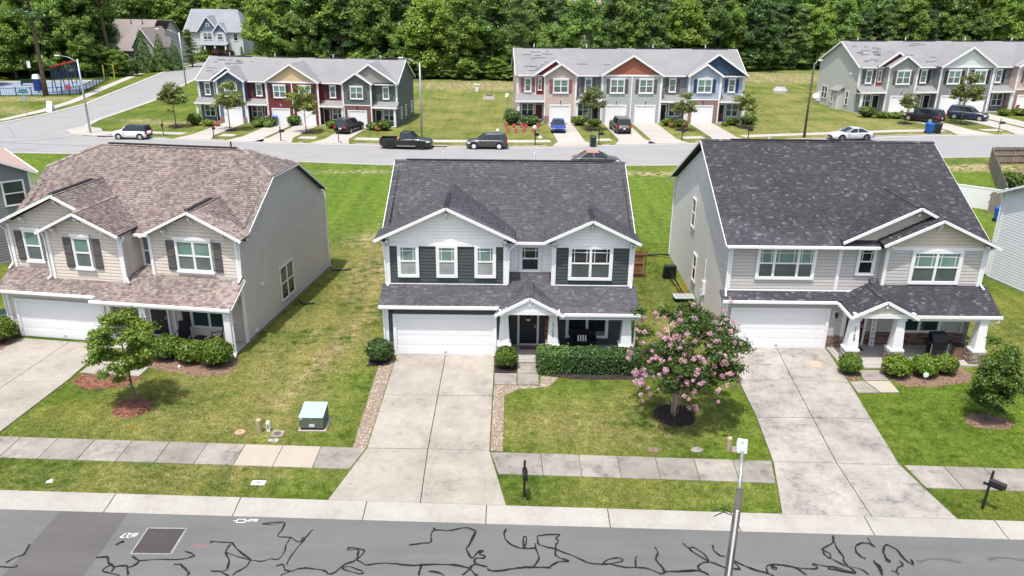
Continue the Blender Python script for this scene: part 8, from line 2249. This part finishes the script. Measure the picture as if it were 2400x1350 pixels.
# porch furniture
def rocker(label, x, y, rot, z, mm=M_BLACKM):
    t = thing('porch_chair', label, 'chair', (x, y, z), rot)
    s = MB(); s.box(-.27, .27, -.27, .25, .40, .45); s.build('seat', mm, t)
    s = MB(); s.hexa([(-.26, .2, .45), (.26, .2, .45), (.26, .25, .45), (-.26, .25, .45), (-.28, .40, 1.12), (.28, .40, 1.12), (.28, .45, 1.12), (-.28, .45, 1.12)]); s.build('backrest', mm, t)
    for sx in (-1, 1):
        s = MB(); s.tube([(sx * .29, -.28, .66), (sx * .29, .27, .68)], .025, 6); s.build('armrest', mm, t)
        for yy in (-.24, .26):
            s = MB(); s.tube([(sx * .29, yy, 0), (sx * .29, yy, .66)], .022, 6); s.build('leg', mm, t)
    return t
def lw(x, y):   # left house local -> world
    c, s_ = math.cos(-AL), math.sin(-AL)
    return (-13.5 + x * c - y * s_, 36.78 + x * s_ + y * c)
x, y = lw(-3.05, -0.85); rocker('black high backed porch chair left of the small table', x, y, -AL + 0.2, 0.12)
x, y = lw(-1.25, -0.85); rocker('black porch chair turned sideways at the left porch post', x, y, -AL - 1.2, 0.12)
x, y = lw(-2.15, -0.85)
t = thing('side_table', 'small black side table between the left porch chairs', 'table', (x, y, 0.12), -AL)
s = MB(); s.box(-.27, .27, -.25, .25, .42, .45); s.build('table_top', M_BLACK, t)
for a in (-.24, .24):
    for b in (-.22, .22):
        s = MB(); s.box(a - .015, a + .015, b - .015, b + .015, 0, .42); s.build('leg', M_BLACK, t)
t = thing('porch_bench', 'black slatted bench under the middle porch window', 'bench', (3.62, 36.33, 0.15), 0)
s = MB(); s.box(-.62, .62, -.25, .25, .38, .44); s.build('seat', M_BLACKM, t)
s = MB(); s.box(-.64, .64, .22, .28, .44, .95); s.build('backrest', M_BLACKM, t)
for sx in (-1, 1):
    s = MB(); s.box(sx * .62 - .04, sx * .62 + .04, -.27, .27, 0, .62); s.build('side_frame', M_BLACK, t)
t = thing('cushion', 'black and white striped cushion on the middle porch bench', 'cushion', (3.55, 36.25, 0.6), 0)
s = MB(); s.hexa([(-.27, -.08, 0), (.27, -.08, 0), (.27, .06, 0), (-.27, .06, 0), (-.28, .02, .32), (.28, .02, .32), (.28, .12, .32), (-.28, .12, .32)]); s.build('pillow', M_BLACKM, t)
for i in range(4):
    s = MB(); x0 = -.22 + i * .125; s.hexa([(x0, -.086, .015), (x0 + .065, -.086, .015), (x0 + .065, -.06, .015), (x0, -.06, .015), (x0, .012, .305), (x0 + .065, .012, .305), (x0 + .065, .04, .305), (x0, .04, .305)]); s.build('stripe', M_WHITE, t)
t = thing('porch_rug', 'black rug under the middle porch bench', 'rug', (3.6, 35.9, 0.152), 0); s = MB(); s.box(-.95, .95, -.42, .4, 0, .012); s.build('rug', M_BLACKM, t)
t = thing('door_mat', 'dark patterned mat before the middle front door', 'mat', (0.84, 36.28, 0.152), 0)
s = MB(); s.box(-.42, .42, -.17, .17, 0, .015); s.build('mat', mat('mat_brown', (0.06, 0.035, 0.03), 0.95), t)
for i in range(6):
    s = MB(); s.box(-.38 + i * .13, -.31 + i * .13, -.12, .12, .015, .02); s.build('mat_stripe', mat('mat_tan', (0.25, 0.18, 0.14), 0.95), t)
t = thing('wreath', 'round twig wreath with white bow on the middle front door', 'wreath', (0.84, 36.62, 1.78), 0)
s = MB(); s.tube([(.20 * math.cos(a), 0, .20 * math.sin(a)) for a in np.linspace(0, 2 * PI, 16)], .045, 6); s.build('ring', mat('twig_brown', (0.20, 0.09, 0.05), 0.9), t)
s = MB(); s.box(-.1, .1, -.05, -.01, -.25, -.17); s.build('bow', M_WHITE, t)
t = thing('porch_sign', 'tall red brown HOME sign leaning by the middle porch column', 'sign', (1.74, 36.45, 0.15), 0)
s = MB(); s.hexa([(-.12, -.1, 0), (.12, -.1, 0), (.12, -.07, 0), (-.12, -.07, 0), (-.04, .20, 1.5), (.20, .20, 1.5), (.20, .23, 1.5), (-.04, .23, 1.5)]); s.build('board', mat('sign_rust', (0.22, 0.055, 0.03), 0.7), t)
for i, ch in enumerate('HOME'):
    f = 0.86 - i * 0.2
    wall_text(t, ch, 0.24, 0.08 * f, -0.1 + 0.30 * f - 0.008, 1.5 * f, mat('sign_lettering_tan', (0.55, 0.40, 0.26), 0.7), 79)
t = thing('porch_sign', 'tall white WELCOME sign beside the maroon right front door', 'sign', (18.52, 37.02, 0.15), 0)
s = MB(); s.hexa([(-.13, -.1, 0), (.13, -.1, 0), (.13, -.07, 0), (-.13, -.07, 0), (-.13, .06, 1.75), (.13, .06, 1.75), (.13, .09, 1.75), (-.13, .09, 1.75)]); s.build('board', M_WHITE, t)
for i, ch in enumerate('WELCOME'):
    f = 0.93 - i * 0.138
    wall_text(t, ch, 0.21, 0.0, -0.1 + 0.16 * f - 0.006, 1.75 * f, M_BLACK, 85)
t = thing('gas_grill', 'black gas grill with cover on the right porch', 'grill', (21.2, 35.75, 0.15), 0.05)
s = MB(); s.box(-.36, .36, -.25, .25, .1, .85); s.build('cabinet', M_BLACK, t)
s = MB(); s.box(-.62, .62, -.28, .28, .85, .93); s.build('side_shelf', M_BLACK, t)
s = MB(); s.hexa([(-.38, -.27, .93), (.38, -.27, .93), (.38, .27, .93), (-.38, .27, .93), (-.38, -.05, 1.28), (.38, -.05, 1.28), (.38, .25, 1.3), (-.38, .25, 1.3)]); s.build('hood', M_BLACK, t)
for sx in (-1, 1):
    s = MB(); s.tube([(sx * .42, -.26, .02), (sx * .42, -.26, .84)], .025, 6); s.build('leg', M_STEEL, t)
t = thing('tree_stump', 'brown tree stump stand beside the grill on the right porch', 'stump', (22.25, 35.7, 0.15), 0)
s = MB(); s.lathe(0, 0, [(.34, 0), (.30, .12), (.27, .5), (.28, .66)], 14); s.build('stump', mat('stump_wood', (0.17, 0.10, 0.065), 0.9, 0.35, 8), t)
s = MB(); s.lathe(0, 0, [(.26, .66), (.26, .70), (.2, .71)], 14); s.build('pot_saucer', M_BLACKM, t)
t = thing('door_mat', 'small dark mat before the maroon right front door', 'mat', (17.55, 36.55, 0.152), 0.1); s = MB(); s.box(-.36, .36, -.2, .2, 0, .015); s.build('mat', M_BLACKM, t)
# townhouse porch chairs that can be made out
for (x, y, rz, mm, lb) in ((1.6, 106.6, 3.2, mat('chair_maroon', (0.13, 0.03, 0.035), 0.7), 'left maroon chair on the beige townhouse porch'), (2.9, 106.6, 3.2, mat('chair_maroon', (0.13, 0.03, 0.035)), 'right maroon chair on the beige townhouse porch'),
                           (28.0, 108.3, 3.2, mat('chair_maroon', (0.13, 0.03, 0.035)), 'maroon chair on the light blue townhouse porch'), (73.2, 120.0, 3.3, mat('chair_wood', (0.30, 0.13, 0.06), 0.7), 'left wooden chair on the tan porch at the right edge'), (75.2, 120.4, 3.3, mat('chair_wood', (0.30, 0.13, 0.06)), 'right wooden chair on the tan porch at the right edge')):
    rocker(lb, x, y, rz, 0.12, mm)
# birthday letters, balloons and oddments at the beige townhouse
YL = mat('yard_letter_red', (0.42, 0.05, 0.07), 0.5, 0.25, 12)
for i, (x, y, ch) in enumerate(((-0.95, 101.0, '8'), (0.05, 100.7, 'O'), (1.0, 100.8, 'A'), (1.55, 100.8, 'I'), (3.0, 101.0, '7'), (-0.7, 97.2, 'A'), (0.3, 97.0, 'D'), (1.3, 97.3, 'S'), (2.4, 97.2, 'R'))):
    t = thing('yard_letter', 'red yard letter %s, %s in the %s row before the beige townhouse' % (ch, ('first', 'second', 'third', 'fourth', 'fifth')[i if i < 5 else i - 5], 'back' if i < 5 else 'front'), 'yard sign', (x, y, 0), 0, 'red letters on the beige townhouse lawn')
    s = MB(); s.box(-.2, .2, -.015, .015, .3, .85); s.build('board', YL, t)
    s = MB(); s.box(-.015, .015, -.01, .01, 0, .35); s.build('stake', M_STEEL, t)
    wall_text(t, ch, 0.52, 0, -0.022, 0.57, mat('yard_letter_pink', (0.62, 0.20, 0.24), 0.5), 90)
for i, (x, y) in enumerate(((-2.0, 99.2), (-1.7, 95.1), (-2.6, 95.4))):
    t = thing('yard_prop', ('white paper ball left of the red yard letters', 'white paper bag near the sidewalk below the yard letters', 'small dark red prop below the yard letters')[i], 'prop', (x, y, 0.0), 0)
    s = MB(); s.lathe(0, 0, [(.08, 0), (.22, .12), (.24, .3), (.1, .42)], 8); s.build('prop', M_WHITE if i < 2 else M_RED, t)
for i, (x, y, z) in enumerate(((2.4, 91.15, 1.75), (3.05, 91.2, 0.55))):
    t = thing('balloon', ('white balloon tied on top of the mailbox', 'drooping white balloon beside the mailbox post')[i], 'balloon', (x, y, z), 0)
    s = MB(); s.lathe(0, 0, [(.03, 0), (.2, .14), (.24, .3), (.15, .46), (.03, .5)], 12); s.build('skin', M_WHITE, t, True)
# lawn utilities between the townhouses
t = thing('utility_vault', 'pale concrete utility box on the lawn left of the middle townhouses', 'utility box', (-4.0, 129.8, 0), 0)
s = MB(); s.taper(0, 0, 0, 0.5, 1.0, 0.8, 0.8, 0.6); s.build('box', M_FARCON, t); s = MB(); s.box(-.6, .6, -.5, .4, .5, .62); s.build('lid', RB, t)
t = thing('utility_post', 'white square post on the lawn left of the middle townhouses', 'post', (-6.4, 139, 0), 0); s = MB(); s.box(-.25, .25, -.2, .2, 0, 1.1); s.build('post', M_WHITE, t); s = MB(); s.box(-.5, .5, -.3, .3, 1.1, 1.2); s.build('cap', M_WHITE, t)
t = thing('utility_vault', 'conical concrete manhole riser on the lawn left of the right townhouses', 'utility box', (46.6, 141.6, 0), 0); s = MB(); s.lathe(0, 0, [(1.35, 0), (1.3, .4), (.75, 1.0), (.7, 1.15)], 16); s.build('cone', M_FARCON, t); s = MB(); s.lathe(0, 0, [(.66, 1.14), (.66, 1.22), (.5, 1.24)], 14); s.build('cover', RB, t)
t = thing('satellite_dish', 'white satellite dish on a post by the pale grey end wall', 'satellite dish', (47.6, 127.2, 0), 0)
s = MB(); s.tube([(0, 0, 0), (0, 0, 1.2)], .05, 8); s.build('post', M_STEEL, t)
s = MB(); s.lathe(0, 0, [(.05, 0), (.25, .05), (.42, .15), (.44, .16)], 16); o = s.build('dish', M_WHITE, t); o.location = (0, 0, 1.3); o.rotation_euler = (RAD(60), 0, RAD(-30))
t = thing('satellite_dish', 'small satellite dish at the beige townhouse corner', 'satellite dish', (-0.9, 109.0, 0), 0)
s = MB(); s.tube([(0, 0, 0), (0, 0, 3.2)], .04, 8); s.build('post', M_STEEL, t)
s = MB(); s.lathe(0, 0, [(.04, 0), (.18, .04), (.28, .11)], 14); o = s.build('dish', M_WHITE, t); o.location = (0, 0, 3.25); o.rotation_euler = (RAD(60), 0, RAD(-40))
t = thing('survey_stake', 'white stake on the lawn right of the middle townhouses', 'post', (34.5, 124, 0), 0); s = MB(); s.box(-.12, .12, -.1, .1, 0, 1.5); s.build('stake', M_WHITE, t)
# playground, signs
m = MB(); m.prism([(-98, 123.5), (-70.6, 129.9), (-75.2, 148), (-98, 143.5)], 0, 0.03); struct(m.build('playground_surface', mat('rubber_blue', (0.20, 0.255, 0.33), 0.8, 0.2)))
m = MB(); m.prism([(-98, 143.5), (-75.2, 148), (-75.6, 149.6), (-98, 145.1)], 0, 0.04); struct(m.build('playground_path', M_FARCON))
def metal_fence(label, pts, h=1.3):
    t = thing('metal_fence', label, 'fence', (pts[0][0], pts[0][1], 0), 0)
    o0 = Vector((pts[0][0], pts[0][1], 0))
    pk = MB()
    for p, q in zip(pts[:-1], pts[1:]):
        p, q = Vector((p[0], p[1], 0)) - o0, Vector((q[0], q[1], 0)) - o0
        L = (q - p).length; d = (q - p).normalized()
        for zz in (0.15, h - 0.08):
            s = MB(); s.beam(p + Z_ * zz, q + Z_ * zz, .05, .06); s.build('rail', M_BLACK, t)
        for i in range(int(L / 2.2) + 1):
            c = p + d * (i * 2.2); s = MB(); s.box(c.x - .045, c.x + .045, c.y - .045, c.y + .045, 0, h + .1); s.build('post', M_BLACK, t)
        for i in range(int(L / .28)):
            c = p + d * (i * .28); pk.box(c.x - .012, c.x + .012, c.y - .012, c.y + .012, .12, h)
    stuff(pk.build('pickets', M_BLACK, t))
metal_fence('black metal fence along the front of the playground', [(-98, 122.6), (-70.0, 129.4)])
metal_fence('black metal fence along the sidewalk side of the playground', [(-69.9, 129.6), (-74.6, 149.3)])
SWB = mat('swing_blue', (0.012, 0.03, 0.16), 0.5)
t = thing('swing_set', 'playground swing set with red top beam and blue legs', 'swing set', (-76.1, 137.2, 0), 0)
p0, p1 = Vector((0.9, -5.2, 0)), Vector((-0.6, 5.2, 0))
s = MB(); s.beam(p0 + Z_ * 4.0, p1 + Z_ * 4.0, .28, .3); s.build('top_beam', M_RED, t)
for f in (0, .34, .67, 1):
    c = p0.lerp(p1, f); s = MB(); s.beam(c + Vector((-.35, 0, 0)), c + Z_ * 3.95, .11, .11); s.build('leg', SWB, t)
    s = MB(); s.beam(c + Vector((.35, 0, 0)), c + Z_ * 3.95, .11, .11); s.build('leg', SWB, t)
for f in (.1, .22, .45, .57, .78, .9):
    c = p0.lerp(p1, f)
    s = MB(); s.beam(c + Z_ * .6 + Vector((0, -.25, 0)), c + Z_ * .6 + Vector((0, .25, 0)), .22, .06); st_ = s.build('swing_seat', SWB, t)
    s = MB()
    for dy in (-.25, .25): s.tube([c + Z_ * .6 + Vector((0, dy, 0)), c + Z_ * 3.9 + Vector((0, dy * .8, 0))], .015, 4)
    s.build('chains', M_STEEL, st_)
t = thing('play_house', 'dark blue play house with white top beside the swing set', 'play equipment', (-77.6, 131.5, 0), 0); s = MB(); s.box(-.5, .5, -.3, .3, 0.3, 2.2); s.build('panel', SWB, t); s = MB(); s.taper(0, 0, 2.2, 2.9, .55, .35, .4, .25); s.build('hood', M_WHITE, t); s = MB(); s.box(-.1, .1, -.1, .1, 0, .3); s.build('foot', M_STEEL, t)
t = thing('park_bench', 'dark bench on the far side of the playground', 'bench', (-84.5, 140.5, 0), 0.2)
s = MB(); s.box(-1.2, 1.2, -.25, .25, .42, .5); s.build('seat', M_GREENBIN, t); s = MB(); s.box(-1.2, 1.2, .22, .3, .5, 1.05); s.build('backrest', M_GREENBIN, t)
for sx in (-1, 1): s = MB(); s.box(sx - .06, sx + .06, -.22, .25, 0, .42); s.build('leg', M_BLACK, t)
t = thing('play_rider', 'blue spring rider at the left end of the playground', 'play equipment', (-83.0, 127.9, 0), 0); s = MB(); s.taper(0, 0, .3, 1.0, .7, .25, .5, .2); s.build('seat', SWB, t); s = MB(); s.lathe(0, 0, [(.2, 0), (.15, .3)], 10); s.build('spring', M_STEEL, t)
t = thing('notice_sign', 'small red notice sign on the playground fence corner', 'sign', (-70.6, 127.9, 0), 0); s = MB(); s.box(-.05, .05, -.05, .05, 0, 1.5); s.build('post', M_BLACK, t); s = MB(); s.box(-.38, .38, -.08, -.04, 1.1, 1.7); s.build('panel', M_RED, t)
t = thing('notice_sign', 'white notice board in the trees behind the playground', 'sign', (-88.3, 148.2, 0), 0); s = MB(); s.box(-.05, .05, -.05, .05, 0, 3.0); s.build('post', M_BLACK, t); s = MB(); s.box(-.3, .3, -.08, -.04, 2.2, 3.4); s.build('panel', M_WHITE, t)
for i, (x, y) in enumerate(((-76.3, 151.0), (-75.0, 152.2))):
    t = thing('marker_pole', ('left yellow marker pole at the playground corner', 'right yellow marker pole at the playground corner')[i], 'pole', (x, y, 0), 0); s = MB(); s.tube([(0, 0, 0), (0, 0, 2.6)], .09, 8); s.build('pole', mat('pole_yellow', (0.5, 0.45, 0.06), 0.5), t); s = MB(); s.lathe(0, 0, [(.1, 2.6), (.06, 2.7)], 8); s.build('cap', M_BLACK, t)
t = thing('stop_sign', 'back of a stop sign with green street name blades above', 'sign', (-65.6, 107.5, 0), 0.1)
s = MB(); s.tube([(0, 0, 0), (0, 0, 3.1)], .04, 8); s.build('post', M_STEEL, t)
s = MB(); s.v = [(.40 * math.cos(PI / 8 + k * PI / 4), -.05, 2.35 + .40 * math.sin(PI / 8 + k * PI / 4)) for k in range(8)] + [(.40 * math.cos(PI / 8 + k * PI / 4), -.03, 2.35 + .40 * math.sin(PI / 8 + k * PI / 4)) for k in range(8)]
s.f = [tuple(range(8)), tuple(range(8, 16))[::-1]] + [(k, (k + 1) % 8, 8 + (k + 1) % 8, 8 + k)[::-1] for k in range(8)]; s.build('sign_plate', M_STEEL, t)
GS = mat('street_sign_green', (0.01, 0.16, 0.10), 0.5)
s = MB(); s.box(-.65, .65, -.02, .02, 3.1, 3.32); s.build('name_blade', GS, t)
s = MB(); s.box(-.45, .55, -.01, .03, 3.36, 3.58); o = s.build('name_blade', GS, t)
t = thing('a_frame_sign', 'blank white A-frame sign on the hill road verge', 'sign', (-64.9, 112.0, 0), -0.15)
s = MB(); s.hexa([(-.45, -.45, 0), (.45, -.45, 0), (.45, -.42, 0), (-.45, -.42, 0), (-.42, -.05, 1.45), (.42, -.05, 1.45), (.42, -.02, 1.45), (-.42, -.02, 1.45)]); s.build('board', M_WHITE, t)
s = MB(); s.hexa([(-.45, .42, 0), (.45, .42, 0), (.45, .45, 0), (-.45, .45, 0), (-.42, .02, 1.45), (.42, .02, 1.45), (.42, .05, 1.45), (-.42, .05, 1.45)]); s.build('board', M_WHITE, t)
# storm drain inlets on the far street
for i, (x, y) in enumerate(((-48.3, 93.0), (-8.6, 88.95), (-68, 172))):
    t = thing('storm_drain', ('storm drain slot in the kerb left of the white suv', 'storm drain slot in the kerb beside the black pickup', 'storm drain slot in the hill road kerb')[i], 'drain', (x, y, 0), (-0.05, -0.06, 1.5)[i]); s = MB(); s.box(-.9, .9, .25, .45, 0.02, 0.14); s.build('slot', M_BLACK, t); s = MB(); s.box(-1.0, 1.0, .22, .6, 0.14, 0.17); s.build('cover', M_FARCON, t)
